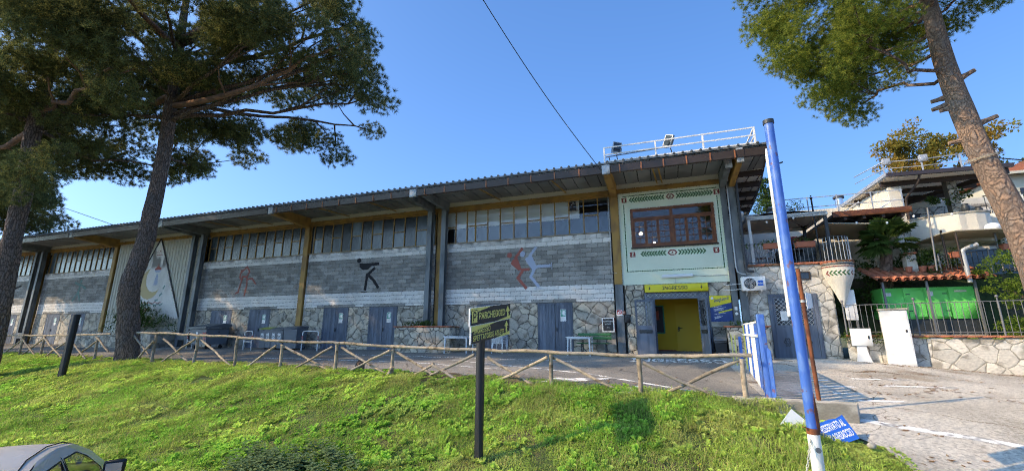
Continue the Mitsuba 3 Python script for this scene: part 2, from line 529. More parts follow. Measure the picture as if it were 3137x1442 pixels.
tex('mortar', wear((0.15, 0.135, 0.11), (0.095, 0.09, 0.08), 4), 0.95, 0.1)
tex('zinc', wear((0.24, 0.245, 0.245), (0.15, 0.155, 0.155), 1.2, 0.2), 0.5, 0.4)
plain('gutter_brown', (0.055, 0.04, 0.036), 0.4)
plain('copper', (0.36, 0.13, 0.05), 0.5)
plain('beam_brown', (0.045, 0.03, 0.024), 0.7)
plain('soffit_pale', (0.66, 0.62, 0.55), 0.8)
plain('cream', (0.55, 0.52, 0.42), 0.8)
tex('white_paint', wear((0.80, 0.79, 0.76), (0.64, 0.62, 0.57), 2.6, 0.05, 3, 0.45, 0.8), 0.5, 0.4)
plain('white_plastic', (0.72, 0.74, 0.75), 0.4)
plain('galvanised', (0.44, 0.45, 0.45), 0.4, 0.3)
plain('black', (0.012, 0.012, 0.013), 0.5)
plain('dark_void', (0.01, 0.01, 0.01), 1.0, 0, 0.0)
plain('dark_grey', (0.045, 0.048, 0.052), 0.6)
plain('bin_grey', (0.13, 0.15, 0.175), 0.5)
plain('bin_lid', (0.10, 0.115, 0.13), 0.45)
plain('sign_yellow', (0.72, 0.62, 0.02), 0.5)
plain('sign_cream_yellow', (0.66, 0.60, 0.16), 0.5)
plain('sign_black', (0.018, 0.018, 0.02), 0.5)
plain('sign_blue', (0.012, 0.10, 0.50), 0.4)
plain('poster_blue', (0.018, 0.05, 0.19), 0.5)
plain('red', (0.42, 0.03, 0.025), 0.5)
plain('mural_red', (0.36, 0.115, 0.09), 0.9)
plain('mural_black', (0.02, 0.02, 0.022), 0.9)
plain('mural_blue', (0.40, 0.45, 0.56), 0.9)
plain('mural_green', (0.16, 0.27, 0.24), 0.9)
plain('mural_gold', (0.56, 0.45, 0.24), 0.9)
plain('trim_green', (0.045, 0.125, 0.05), 0.8)
plain('trim_red', (0.20, 0.03, 0.028), 0.8)
plain('fence_iron', (0.20, 0.20, 0.20), 0.5, 0.3)
plain('iron_dark', (0.035, 0.04, 0.042), 0.5)
plain('bench_green', (0.03, 0.13, 0.04), 0.5)
plain('cabinet_green', (0.16, 0.64, 0.12), 0.45)
plain('lobby_yellow', (0.74, 0.54, 0.03), 0.7)
plain('door_yellow', (0.80, 0.60, 0.05), 0.6)
plain('terracotta', (0.40, 0.14, 0.08), 0.8)
plain('canvas', (0.50, 0.50, 0.47), 0.8)
plain('sail', (0.42, 0.37, 0.27), 0.9)
plain('chrome', (0.7, 0.7, 0.7), 0.2, 0.9)
plain('exit_green', (0.03, 0.30, 0.20), 0.5)
plain('lime', (0.30, 0.33, 0.06), 0.8)
plain('rubber', (0.02, 0.02, 0.02), 0.8)
plain('car_paint', (0.64, 0.58, 0.50), 0.3, 0.4)
plain('flower', (0.75, 0.55, 0.02), 0.6)
plain('globe_white', (0.80, 0.80, 0.78), 0.25)
plain('dark_window', (0.02, 0.024, 0.03), 0.08, 0, 0.8)
scene['glass'] = {'type': 'thindielectric', 'int_ior': 1.5}

# ------------------------------------------------------------------ terrain
FS, FO = [-60, -30, -19, -10, -4.7, -0.6, 1.6, 20], [4.0, 5.8, 6.5, 6.9, 7.5, 8.2, 8.35, 8.4]


def fence_o(s):
    return np.interp(s, FS, FO)


def sstep(a, b, x):
    t = np.clip((x - a) / (b - a), 0, 1)
    return t * t * (3 - 2 * t)


def ground_z(s, o):
    s, o = np.asarray(s, float), np.asarray(o, float)
    lot = 0.12 - 0.05 * np.clip(o, -3, 12)
    b = o - fence_o(s)
    bank = lot.copy() if b.ndim else lot
    bank = np.where(b > 0.2, 0.12 - 0.05 * (fence_o(s) + 0.2) - np.interp(b, [0.2, 0.8, 2.0, 3.4, 4.6, 5.6, 7.4], [0, 0.08, 0.42, 0.84, 1.1, 1.2, 1.55]), lot)
    bank = np.maximum(bank, -1.45 - 0.38 * sstep(-2.0, -6.0, s))
    drive = np.interp(o, [0, 2.4, 5, 8.3, 10.5, 12.8, 14], [0.06, 0.0, -0.18, -0.48, -0.95, -1.38, -1.45])
    drive = drive - 0.07 * np.clip(s - 6.0, 0, 6) * sstep(8, 3, o)
    w = sstep(1.55, 2.5, s)
    return bank * (1 - w) + drive * w


def gpt(s, o, dz=0.0):
    return hp(s, o, float(ground_z(s, o)) + dz)


def pix_ray(u, v):
    x, z = (u - 1568.5) / 1300.0, -(v - 721.0) / 1300.0
    return np.array([x, math.cos(PITCH) - math.sin(PITCH) * z, math.sin(PITCH) + math.cos(PITCH) * z])


def sheet(key, poly, step, dz, mat, **kw):
    """ground sheet over a polygon in (s, o), dz above the terrain"""
    mb = MB(0.5)
    x0, y0, x1, y1 = poly.bounds
    xs = np.arange(math.floor(x0 / step), math.ceil(x1 / step) + 1) * step
    ys = np.arange(math.floor(y0 / step), math.ceil(y1 / step) + 1) * step
    P = shapely.prepared.prep(poly)
    SS, OO = np.meshgrid(xs, ys, indexing='ij')
    idx = -np.ones(SS.shape, int)
    V, F = [], []

    def vid(i, j):
        if idx[i, j] < 0:
            idx[i, j] = len(V); V.append((xs[i], ys[j]))
        return idx[i, j]
    for i in range(len(xs) - 1):
        for j in range(len(ys) - 1):
            c = sg.box(xs[i], ys[j], xs[i + 1], ys[j + 1])
            if P.contains(c):
                a, b, c2, d = vid(i, j), vid(i, j + 1), vid(i + 1, j + 1), vid(i + 1, j)
                F += [(a, b, c2), (a, c2, d)]
            elif P.intersects(c):
                g = poly.intersection(c)
                for h in getattr(g, 'geoms', [g]):
                    if h.geom_type == 'Polygon' and h.area > 1e-6:
                        q = np.array(sg.polygon.orient(h, -1).exterior.coords)[:-1]
                        k = len(V); V += [tuple(t) for t in q]
                        F += [(k, k + m, k + m + 1) for m in range(1, len(q) - 1)]
    V = np.array(V)
    Z = ground_z(V[:, 0], V[:, 1]) + dz
    W = V[:, :1] * RX + (DW - V[:, 1:]) * NY
    W[:, 2] = Z
    mb.add(W, np.array(F))
    return obj(key, mb, mat, kind='structure', **kw)


lot_edge = [(s, float(fence_o(s)) + 0.25 + 0.18 * math.sin(s * 2.1) + 0.12 * math.sin(s * 5.3)) for s in np.linspace(1.75, -62, 160)]
LOT = sg.Polygon([(1.75, -1.5), (1.75, 8.0)] + lot_edge + [(-62, -1.5)])
GRASS_R = [(1.25, 8.55), (1.25, 9.25), (1.73, 9.52), (2.2, 9.32), (2.9, 9.3), (3.2, 9.75), (3.28, 10.4), (3.1, 11.5), (2.6, 12.7)]
DRIVE = sg.Polygon([(1.75, -1.5), (1.75, 9.3)] + [(2.2, 9.2), (2.7, 9.12), (3.05, 9.6), (3.12, 10.4), (2.95, 11.5), (2.45, 12.8), (2.5, 14.2), (30, 14.2), (30, -1.5)])
sheet('parking_lot', LOT, 0.5, 0.0, 'asphalt')
sheet('driveway', DRIVE, 0.5, 0.003, 'concrete_drive')
bank_poly = sg.Polygon([(s, float(fence_o(s)) - 0.3) for s in np.linspace(-62, 1.2, 80)] + GRASS_R[1:] + [(2.5, 13.9)] + [(s, float(fence_o(s)) + 5.4 + 2.2 * float(sstep(-1.5, -5, s))) for s in np.linspace(2.0, -62, 80)])
bank_poly = bank_poly.buffer(0)
sheet('grass_bank', bank_poly.buffer(0.06), 0.5, -0.012, 'soil')
sheet('road', sg.Polygon([(s, float(fence_o(s)) + 5.1) for s in np.linspace(-62, 2.3, 60)] + [(2.3, 14.0), (30, 14.0), (30, 24), (-62, 24)]).buffer(0), 1.0, 0.0, 'asphalt')
ds = np.linspace(-34, -2.6, 90)
dirt = sg.Polygon([(s, float(fence_o(s)) + .3) for s in ds] + [(s, float(fence_o(s)) - .55 - .35 * math.sin(s * .9) - .22 * math.sin(s * 2.7) - .12 * math.sin(s * 6.1)) for s in ds[::-1]]).buffer(0)
sheet('dirt_strip', dirt, 0.5, 0.004, 'dirt')
g = MB(0.5)
g.add([(-900, -900, -1.9), (900, -900, -1.9), (900, 900, -1.9), (-900, 900, -1.9)], [(0, 1, 2, 3)])
obj('ground', g, 'soil', kind='structure')


def on_ground(poly_so, key, mat, dz=0.007, **kw):
    """flat painted mark following the terrain"""
    mb = MB(0.5)
    polys = poly_so if isinstance(poly_so, list) else [poly_so]
    for P in polys:
        for gx in np.arange(math.floor(P.bounds[0] / .5), P.bounds[2] / .5 + 1) * .5:
            for gy in np.arange(math.floor(P.bounds[1] / .5), P.bounds[3] / .5 + 1) * .5:
                q = P.intersection(sg.box(gx, gy, gx + .5, gy + .5))
                for h in getattr(q, 'geoms', [q]):
                    if h.geom_type != 'Polygon' or h.area < 1e-6:
                        continue
                    vv, ff = trimesh.creation.triangulate_polygon(h, engine='earcut')
                    z = ground_z(vv[:, 0], vv[:, 1]) + dz
                    W = vv[:, :1] * RX + (DW - vv[:, 1:2]) * NY
                    W[:, 2] = z
                    a, b, c = W[ff[:, 0]], W[ff[:, 1]], W[ff[:, 2]]
                    up = np.cross(b - a, c - a)[:, 2] > 0
                    ff = np.where(up[:, None], ff, ff[:, ::-1])
                    mb.add(W, ff)
    return obj(key, mb, mat, **kw)


def line(pts, w):
    return sg.LineString(pts).buffer(w / 2, cap_style=2)


on_ground(line([(-7.6, 3.45), (-4.4, 4.75), (-2.2, 5.7), (1.05, 8.2)], 0.12), 'parking_lot__painted_line', 'road_paint')
on_ground(line([(-16, 4.2), (-9.0, 4.3), (-4.9, 5.35)], 0.1), 'parking_lot__painted_line', 'road_paint')
on_ground(line([(-14, 2.3), (-3.2, 2.9)], 0.08), 'parking_lot__painted_line', 'road_paint')
on_ground(sg.Polygon([(-3.1, 7.4), (-2.9, 6.6), (-1.3, 6.35), (-2.2, 7.1)]), 'parking_lot__painted_arrow', 'road_paint')
on_ground(sg.Polygon([(-1.6, 8.15), (-1.0, 7.7), (-0.7, 7.3), (0.2, 8.1), (-0.6, 8.0), (-0.8, 8.3)]), 'parking_lot__painted_arrow', 'road_paint')
on_ground(line([(2.75, 8.42), (3.6, 8.75), (4.6, 9.1), (6.2, 9.9), (9.0, 11.2)], 0.16), 'driveway__painted_line', 'road_paint', 0.009)
tm = meshkit.text_mesh('INGRESSO', 1.0, 0.002, True)
P2 = np.array(tm.vertices)[:, :2]
tri = np.array(tm.faces)
nn = np.cross(np.array(tm.vertices)[tri[:, 1]] - np.array(tm.vertices)[tri[:, 0]], np.array(tm.vertices)[tri[:, 2]] - np.array(tm.vertices)[tri[:, 0]])
tri = tri[nn[:, 2] > 1e-9]
P2[:, 0] = (P2[:, 0] - P2[:, 0].min()) / np.ptp(P2[:, 0])
sx, oy = -1.25 + P2[:, 0] * 3.05, 2.55 - P2[:, 1] * 0.95
W = sx[:, None] * RX + (DW - oy)[:, None] * NY
W[:, 2] = ground_z(sx, oy) + 0.008
obj('parking_lot__painted_letters', MB(0.5).add(W, tri), 'road_paint')
# faded letters on the driveway beside the gate
for k, (s_, o_, ln) in enumerate([(3.1, 5.2, .6), (3.3, 5.9, .7), (3.35, 6.6, .6), (3.6, 7.2, .8), (4.3, 4.8, 1.2), (4.6, 5.6, 1.4)]):
    on_ground(affinity.rotate(sg.Point(0, 0).buffer(1).simplify(0.05), 0) if False else line([(s_, o_), (s_ + ln, o_ - 0.05)], 0.14), 'driveway__painted_mark', 'road_paint', 0.009)

# ------------------------------------------------------------------ grass on the bank (instanced patches of blades)


def blades(mb, n, size, hmin, hmax, w, tone=None, lean=0.5, seed=0):
    r = np.random.default_rng(seed)
    x, y = (r.random(n) - 0.5) * size, (r.random(n) - 0.5) * size
    h = hmin + (hmax - hmin) * r.random(n) ** 1.6
    # clumps
    cl = r.random((14, 2)) * size - size / 2
    dmin = np.min(np.hypot(x[:, None] - cl[:, 0], y[:, None] - cl[:, 1]), axis=1)
    h *= 0.65 + 0.7 * np.exp(-(dmin / 0.14) ** 2)
    a = r.random(n) * 2 * np.pi
    l = h * lean * (0.2 + r.random(n))
    b = a + (r.random(n) - 0.5) * 1.5 + np.pi / 2
    ww = w * (0.6 + 0.8 * r.random(n))
    base = np.stack([x, y, 0 * x - 0.01], 1)
    side = np.stack([np.cos(b), np.sin(b), 0 * b], 1) * ww[:, None] / 2
    mid = base + np.stack([np.cos(a) * l * 0.35, np.sin(a) * l * 0.35, h * 0.6], 1)
    tip = base + np.stack([np.cos(a) * l, np.sin(a) * l, h * (1 - 0.3 * l / h)], 1)
    V = np.stack([base - side, base + side, mid + side * 0.8, mid - side * 0.8, tip], 1).reshape(-1, 3)
    k = np.arange(n)[:, None] * 5
    F = np.vstack([k + [0, 1, 2], k + [0, 2, 3], k + [3, 2, 4]])
    t = r.random(n)
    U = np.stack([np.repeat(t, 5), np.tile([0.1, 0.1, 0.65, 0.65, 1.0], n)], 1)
    mb.add(V, F, U)


def weeds(mb, n, size, seed=0, rad=0.09):
    r = np.random.default_rng(seed)
    for _ in range(n):
        c = np.array([*(r.random(2) - 0.5) * size, 0.01])
        m = r.integers(6, 11)
        for q in range(m):
            a = r.random() * 6.28
            ln, wd = rad * (0.6 + r.random() * 0.8), rad * (0.2 + 0.15 * r.random())
            d = np.array([math.cos(a), math.sin(a), 0]); s_ = np.array([-math.sin(a), math.cos(a), 0])
            up = 0.03 + 0.08 * r.random()
            v = [c, c + d * ln * 0.5 + s_ * wd + [0, 0, up], c + d * ln + [0, 0, up * 0.8], c + d * ln * 0.5 - s_ * wd + [0, 0, up]]
            mb.add(v, [(0, 1, 2), (0, 2, 3)], np.array([[r.random() * 0.5 + 0.2, 0.5], [0, .9], [0, 1], [0, .9]]) * [0, 1] + [[r.random() * 0.55 + 0.15, 0]])


PATCH = 1.3
variants = []
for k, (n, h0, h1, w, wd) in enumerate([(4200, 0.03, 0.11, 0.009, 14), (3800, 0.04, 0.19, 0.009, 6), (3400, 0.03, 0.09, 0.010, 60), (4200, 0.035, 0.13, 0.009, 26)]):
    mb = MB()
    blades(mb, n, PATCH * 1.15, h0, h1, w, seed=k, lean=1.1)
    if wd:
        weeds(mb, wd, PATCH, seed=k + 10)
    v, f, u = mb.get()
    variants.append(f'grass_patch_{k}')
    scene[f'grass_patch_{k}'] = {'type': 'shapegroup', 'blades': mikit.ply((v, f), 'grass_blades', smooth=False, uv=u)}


def place_patch(key, grp, s, o, rot, sc, hs=1.0):
    e = 0.25
    M = np.eye(4)
    c, sn = math.cos(rot), math.sin(rot)
    lin = np.column_stack([c * RX + sn * NY, -sn * RX + c * NY, [0, 0, 1.0]])
    gx = (float(ground_z(s + e, o)) - float(ground_z(s - e, o))) / (2 * e)
    gy = -(float(ground_z(s, o + e)) - float(ground_z(s, o - e))) / (2 * e)
    S = np.eye(3)
    grad = gx * RX + gy * NY
    S[2, :2] = grad[:2]
    M[:3, :3] = S @ lin @ np.diag([sc, sc, sc * hs])
    M[:3, 3] = gpt(s, o, -0.01)
    scene[key] = {'type': 'instance', 'to_world': T(M.tolist()), 'g': {'type': 'ref', 'id': grp}}


cnt = 0
gp = shapely.prepared.prep(bank_poly)
r_ = np.random.default_rng(3)
for s in np.arange(-33, 4, 0.98):
    for o in np.arange(5.5, 16, 0.98):
        ss, oo = s + (r_.random() - .5) * .7, o + (r_.random() - .5) * .7
        if not gp.contains(sg.Point(ss, oo)):
            continue
        b = oo - float(fence_o(ss))
        x, y = (hp(ss, oo))[:2]
        if y < 3.0 or b > 5.3 + 2.2 * float(sstep(-1.5, -5, ss)):
            continue
        nn_ = meshkit.fbm(np.array([ss * 0.35, oo * 0.5, 0.5]), 3)
        k = int(np.clip(r_.random() * 2 + (nn_ - 0.35) * 7, 0, 3.99))
        k = [2, 0, 3, 1][k] if ss > -9 else [0, 3, 1, 1][k]
        edge = min(1.0, 0.6 + 0.4 * max(b, 0))
        cnt += 1
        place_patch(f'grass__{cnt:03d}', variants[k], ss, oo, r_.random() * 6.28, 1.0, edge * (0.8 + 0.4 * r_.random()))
edge_pts = sg.LineString(GRASS_R + [(2.5, 13.6)])
for d in np.arange(0, edge_pts.length, .16):
    q = edge_pts.interpolate(d)
    ss, oo = q.x - .22 - .3 * r_.random(), q.y + (r_.random() - .2) * .3
    if gp.contains(sg.Point(ss, oo)):
        cnt += 1
        place_patch(f'grass__{cnt:03d}', variants[int(r_.integers(0, 4))], ss, oo, r_.random() * 6.28, .36, .9)
labels['grass'] = {'label': 'bright green grass and weeds covering the sloping bank below the rustic fence', 'category': 'grass', 'kind': 'stuff'}
fl = MB()
for _ in range(60):
    s, o = r_.uniform(-8, 2.5), r_.uniform(8.8, 12.5)
    if gp.contains(sg.Point(s, o)):
        p = gpt(s, o, 0.14)
        for k in range(5):
            a = k * 1.257
            fl.add([p, p + [0.012 * math.cos(a - .5), 0.012 * math.sin(a - .5), 0.004], p + [0.017 * math.cos(a), .017 * math.sin(a), .006], p + [0.012 * math.cos(a + .5), 0.012 * math.sin(a + .5), 0.004]], [(0, 1, 2), (0, 2, 3)])
obj('yellow_flowers', fl, 'flower', kind='stuff', label='tiny yellow flowers scattered in the grass bank', cat='flowers')

# ------------------------------------------------------------------ the sports hall (hall frame: x along facade, y = -o)
HB = thing('sports_hall', 'long low grey block sports hall with stone base, metal eave and pale green entrance', 'building')
EX, EZ, EYM = np.array([1.0, 0, 0]), np.array([0, 0, 1.0]), np.array([0, -1.0, 0])
ZB, L1, L1B, L2, L3, L4, WT = -0.15, 2.22, 2.35, 2.95, 4.73, 5.15, 6.82


def hobj(part, mb, mat, **kw):
    return obj(f'{HB}__{part}', mb, mat, HALL, **kw)


def flags(x0, x1, z0, z1, holes, size, seed, gap=0.013):
    """irregular flat stones filling a rectangle minus holes"""
    r = np.random.default_rng(seed)
    nx, nz = max(2, int((x1 - x0) / size)), max(2, int((z1 - z0) / size))
    pts = []
    for i in range(-1, nx + 1):
        for j in range(-1, nz + 1):
            pts.append((x0 + (i + .5 + (r.random() - .5) * 1.35 + (j % 2) * .4) * (x1 - x0) / nx, z0 + (j + .5 + (r.random() - .5) * 1.35) * (z1 - z0) / nz))
    pts = np.array(pts)
    keep = r.random(len(pts)) > 0.14
    pts = pts[keep]
    far = 4 * max(x1 - x0, z1 - z0) + 10
    cx, cz = (x0 + x1) / 2, (z0 + z1) / 2
    vor = Voronoi(np.vstack([pts, [(cx - far, cz), (cx + far, cz), (cx, cz - far), (cx, cz + far)]]))
    area = sg.box(x0, z0, x1, z1)
    for h in holes:
        area = area.difference(sg.box(*h))
    out = []
    for i in range(len(pts)):
        reg = vor.regions[vor.point_region[i]]
        if -1 in reg or not reg:
            continue
        c = sg.Polygon(vor.vertices[reg]).intersection(area)
        for q in getattr(c, 'geoms', [c]):
            if q.geom_type != 'Polygon':
                continue
            q = q.buffer(-gap, join_style=2)
            if q.geom_type != 'Polygon' or q.area < .004:
                continue
            q = q.segmentize(.11)
            xy = np.array(q.exterior.coords)[:-1]
            xy = xy + (r.random(xy.shape) - .5) * .026
            q = sg.Polygon(xy).buffer(0)
            if q.geom_type == 'Polygon':
                q = q.intersection(area.buffer(-gap * .5))
            if q.geom_type != 'Polygon':
                continue
            if q.geom_type == 'Polygon' and q.area > 0.004:
                out.append(q)
    return out


stone_jobs = []      # (polygon, depth, y)
block_jobs = []      # (x0, x1, z0, z1, material)


def blocks(x0, x1, rows, bl=0.5, seed=0):
    """rows: list of (z0, z1, material or function of x)"""
    r = np.random.default_rng(seed)
    for k, (z0, z1, m) in enumerate(rows):
        x = x0 - (0.25 if k % 2 else 0.0) - 0.1
        while x < x1 - 0.01:
            a, b = max(x, x0), min(x + bl, x1)
            if b - a > 0.03:
                mm = m((a + b) / 2) if callable(m) else m
                block_jobs.append((a + 0.008, b - 0.008, z0 + 0.008, z1 - 0.008, mm, r.random()))
            x += bl


def wall_bay(x0, x1, doors, seed, stone_size=0.36):
    """one bay: backing, stone dado with double doors, painted block bands"""
    w = hobj('wall', MB(0.5).box(x0, x1, 0.02, 0.3, ZB, L4), 'mortar')
    holes = [(a, -1, b, L1) for a, b in doors]
    for q in flags(x0 + .01, x1 - .01, ZB + 0.1, L1 - 0.005, holes, stone_size, seed):
        stone_jobs.append(q)

    def lint(x):
        return 'block_grey' if any(a - 0.35 < x < b + 0.35 for a, b in doors) else 'block_white'
    rows = [(L1, L1B, lint)]
    rows += [(L1B + .2 * k, L1B + .2 * (k + 1), 'block_white') for k in range(3)]
    hgt = (L3 - L2) / 9
    rows += [(L2 + hgt * k, L2 + hgt * (k + 1), 'block_grey') for k in range(9)]
    rows += [(L3 + .21 * k, L3 + .21 * (k + 1), 'block_white') for k in range(2)]
    blocks(x0 + .01, x1 - .01, rows, 0.5, seed)


BAYS = [(-9.95, -1.92, [(-8.15, -6.62), (-5.24, -3.70)]), (-18.45, -10.45, [(-17.03, -15.43), (-14.12, -12.46)]),
        (-26.75, -18.85, [(-25.4, -23.73), (-22.33, -20.76)]), (-43.6, -35.7, [(-42.1, -40.5), (-39.2, -37.6)]), (-52.0, -44.4, [(-47.6, -45.95), (-50.8, -49.2)])]
for i, (a, b, d) in enumerate(BAYS):
    wall_bay(a, b, d, 20 + i, 0.36 if i < 3 else 0.5)
# entrance dado stones either side of the door
hobj('wall', MB(0.5).box(-1.5, -0.72, 0.02, 0.3, ZB, 2.86), 'mortar')
hobj('wall', MB(0.5).box(1.66, 2.46, 0.02, 0.3, ZB, 2.86), 'mortar')
for q in flags(-1.49, -0.73, 0, 2.86, [], 0.33, 41) + flags(1.67, 2.44, 0, 2.86, [], 0.33, 42):
    stone_jobs.append(q)

hobj('wall', MB(0.5).box(-2.05, -1.45, 0.16, 0.29, ZB, 7.0), 'mortar')
hobj('wall', MB(0.5).box(2.36, 2.5, 0.14, 0.29, ZB, 7.0), 'mortar')
VIEW = np.array(so(0, 0))


def near_key(x):
    return abs(x - VIEW[0])


# the 300 nearest stones and blocks are parts; the rest are one part each
stone_jobs.sort(key=lambda q: -q.area / (near_key(q.centroid.x) ** 2 + 330) ** 1.5)
rest = MB()
for i, q in enumerate(stone_jobs):
    d = 0.022 + 0.022 * rng.random()
    if i < 300:
        hobj('wall__stone', MB().prism(q, (0, 0.02, 0), EX, EZ, d, inset=0.012), 'stone')
    else:
        rest.prism(q, (0, 0.02, 0), EX, EZ, d, inset=0.012)
hobj('wall__small_stones', rest, 'stone', kind='stuff')
block_jobs.sort(key=lambda b: -(b[1] - b[0]) / ((((b[0] + b[1]) / 2 - VIEW[0]) ** 2 + 330) ** 1.5))
rb = {'block_white': MB(), 'block_grey': MB()}
for i, (a, b, c, d, m, t) in enumerate(block_jobs):
    tgt = MB() if i < 300 else rb[m]
    tgt.tone = t
    y = -0.006 * t
    tgt.box(a, b, y, 0.021, c, d, ch=0.004) if i < 300 else tgt.box(a, b, y, 0.021, c, d)
    if i < 300:
        hobj('wall__block', tgt, m)
hobj('wall__white_blocks', rb['block_white'], 'block_white', kind='stuff')
hobj('wall__grey_blocks', rb['block_grey'], 'block_grey', kind='stuff')


# plank doors
def pictogram(mb_bg, mb_fg, x, z, y):
    mb_bg.box(x - .13, x + .13, y - .004, y, z - .24, z + .24)
    f = y - .006
    mb_fg.box(x - .10, x + .10, f, y - .0041, z - .03, z + .21)
    return mb_bg, mb_fg


def double_door(x0, x1, exit_sign=True):
    d = nk(f'{HB}__door'); holders.add(d)
    zt = L1 - 0.02
    y = 0.0
    obj(f'{d}__frame', MB(0.3).box(x0, x0 + .07, -.02, .03, ZB, zt).box(x1 - .07, x1, -.02, .03, ZB, zt).box(x0 + .07, x1 - .07, -.02, .03, zt - .07, zt), 'plank', HALL)
    m = (x0 + x1) / 2
    for lo, hi in ((x0 + .075, m - .008), (m + .008, x1 - .075)):
        k = 5
        for i in range(k):
            a, b = lo + (hi - lo) * i / k, lo + (hi - lo) * (i + 1) / k
            obj(f'{d}__plank', MB().box(a + .004, b - .004, y - .012 + .004 * rng.random(), y + .02, 0.06, zt - .075, ch=.005), 'plank', HALL)
    obj(f'{d}__handle', MB(.5).box(m + .05, m + .08, y - .06, y - .012, 1.0, 1.16, ch=.01), 'iron_dark', HALL)
    if exit_sign:
        x = m + 0.36
        s = obj(f'{d}__exit_sign', MB(.5).box(x - .12, x + .12, y - .018, y - .0125, 1.42, 1.92), 'white_paint', HALL, label='green and white emergency exit sign')
        g = MB(.5).box(x - .1, x + .1, y - .021, y - .0185, 1.62, 1.9)
        obj(f'{d}__exit_panel', g, 'exit_green', HALL)
        f = MB(.5)
        yy = y - .0235
        f.box(x - .02, x + .075, yy, yy + .002, 1.66, 1.87)              # doorway
        f2 = MB(.5).sphere((x - .045, yy, 1.835), .017, 8, (1, .15, 1))
        f2.beam((x - .045, yy, 1.81), (x - .03, yy, 1.74), .02, .002, (0, 1, 0)).beam((x - .03, yy, 1.75), (x - .07, yy, 1.68), .014, .002, (0, 1, 0)).beam((x - .03, yy, 1.75), (x, yy, 1.69), .014, .002, (0, 1, 0)).beam((x - .05, yy, 1.79), (x - .08, yy, 1.76), .012, .002, (0, 1, 0))
        f2.box(x - .07, x + .07, y - .021, y - .0185, 1.47, 1.49).box(x - .07, x + .07, y - .021, y - .0185, 1.53, 1.55)
        obj(f'{d}__exit_picture', f.add(*f2.get()[:2]), 'white_paint', HALL)
    return d


for i, (a, b, d) in enumerate(BAYS):
    for x0, x1 in d:
        double_door(x0, x1)


# windows
def window_strip(x0, x1, edges, split, glaze, seed, blind=False):
    w = nk(f'{HB}__window'); holders.add(w)
    r = np.random.default_rng(seed)
    fr = MB(0.5)
    fr.box(x0, x1, 0.03, 0.12, L4 + .02, L4 + .06).box(x0, x1, 0.03, 0.12, WT - .06, WT)
    for e in edges:
        fr.box(e - .018, e + .018, 0.025, 0.11, L4 + .06, WT - .06)
    pane_y = 0.07
    for i, (a, b) in enumerate(zip(edges[:-1], edges[1:])):
        zs = [L4 + .06, WT - .06]
        if split(i):
            fr.box(a + .018, b - .018, 0.028, 0.11, 5.98, 6.015)
            zs = [L4 + .06, 5.997, WT - .06]
        for k in range(len(zs) - 1):
            t = r.random() if not (split(i) and k == 0) else 0.55 + 0.45 * r.random()
            tilt = (r.random() - .5) * .012
            M = np.eye(4); M[1, 2] = tilt; M[1, 3] = -tilt * 6
            obj(f'{w}__pane', MB(t).box(a + .012, b - .012, pane_y, pane_y + .005, zs[k] - .005, zs[k + 1] + .005, M) if not blind else
                MB(t).add([(a + .012, pane_y, zs[k]), (b - .012, pane_y, zs[k]), (b - .012, pane_y, zs[k + 1]), (a + .012, pane_y, zs[k + 1])], [(0, 1, 2, 3)]), glaze, HALL)
    obj(f'{w}__frame', fr, 'yellow_steel', HALL)
    sill = MB(.5).box(x0, x1, -0.05, 0.12, L4 + .001, L4 + .02)
    obj(f'{w}__sill', sill, 'concrete', HALL)
    return w


E1 = [-9.95, -9.4, -8.79, -8.34, -7.7, -7.06, -6.37, -5.71, -5.06, -4.4, -3.74, -3.08, -2.45, -1.9]
w1 = window_strip(-9.97, -1.9, E1, lambda i: i in (0, 2, 3, 5, 7, 9, 11), 'glass', 1, True)
bl = MB(.5).box(-9.93, -3.3, 0.22, 0.23, 5.95, WT)
plain('blind_cloth', (0.55, 0.58, 0.55), 0.9)
plain('blind_dim', (0.045, 0.065, 0.09), 0.6)
obj(f'{w1}__blind', bl, 'blind_cloth', HALL, label='pale cloth hung behind the upper half of the panes')
obj(f'{w1}__blind', MB(.5).box(-9.4, -1.95, 0.25, 0.26, L4, 5.95), 'blind_dim', HALL)
obj(f'{w1}__notice', MB(.5).box(-3.72, -3.42, 0.10, 0.105, 6.3, 6.72), 'black', HALL, label='small black notice with a white bird shape stuck to the pane')
nb = MB(.5)
for dx, dz in ((-.06, 0.02), (.02, .1)):
    nb.prism([(-3.62 + dx, 6.52 + dz), (-3.56 + dx, 6.56 + dz), (-3.49 + dx, 6.52 + dz), (-3.56 + dx, 6.535 + dz)], (0, .099, 0), EX, EZ, .002)
obj(f'{w1}__notice_mark', nb, 'white_paint', HALL)
E2 = [-18.45, -18.23, -17.62, -16.96, -16.31, -15.68, -15.0, -14.34, -13.69, -13.0, -12.33, -11.65, -11.0, -10.5]
window_strip(-18.47, -10.47, E2, lambda i: i % 2 == 1, 'frosted', 2)
E3 = [-26.45, -25.83, -25.22, -24.55, -23.82, -23.24, -22.56, -21.88, -21.19, -20.54, -19.88, -19.26, -18.87]
window_strip(-26.6, -18.85, E3, lambda i: i % 2 == 0, 'frosted', 3)
E5 = list(np.linspace(-43.3, -35.9, 13))
window_strip(-43.5, -35.8, E5, lambda i: i % 2 == 1, 'frosted', 4)
E6 = list(np.linspace(-51.7, -44.5, 12))
window_strip(-51.9, -44.4, E6, lambda i: i % 2 == 1, 'frosted', 5)
# dark room behind the panes
hobj('inner_wall', MB(.5).box(-52, -1.7, 1.6, 1.8, 4, 7.1).box(-52, -1.7, 0.3, 1.6, 5.0, 5.1), 'dark_grey')

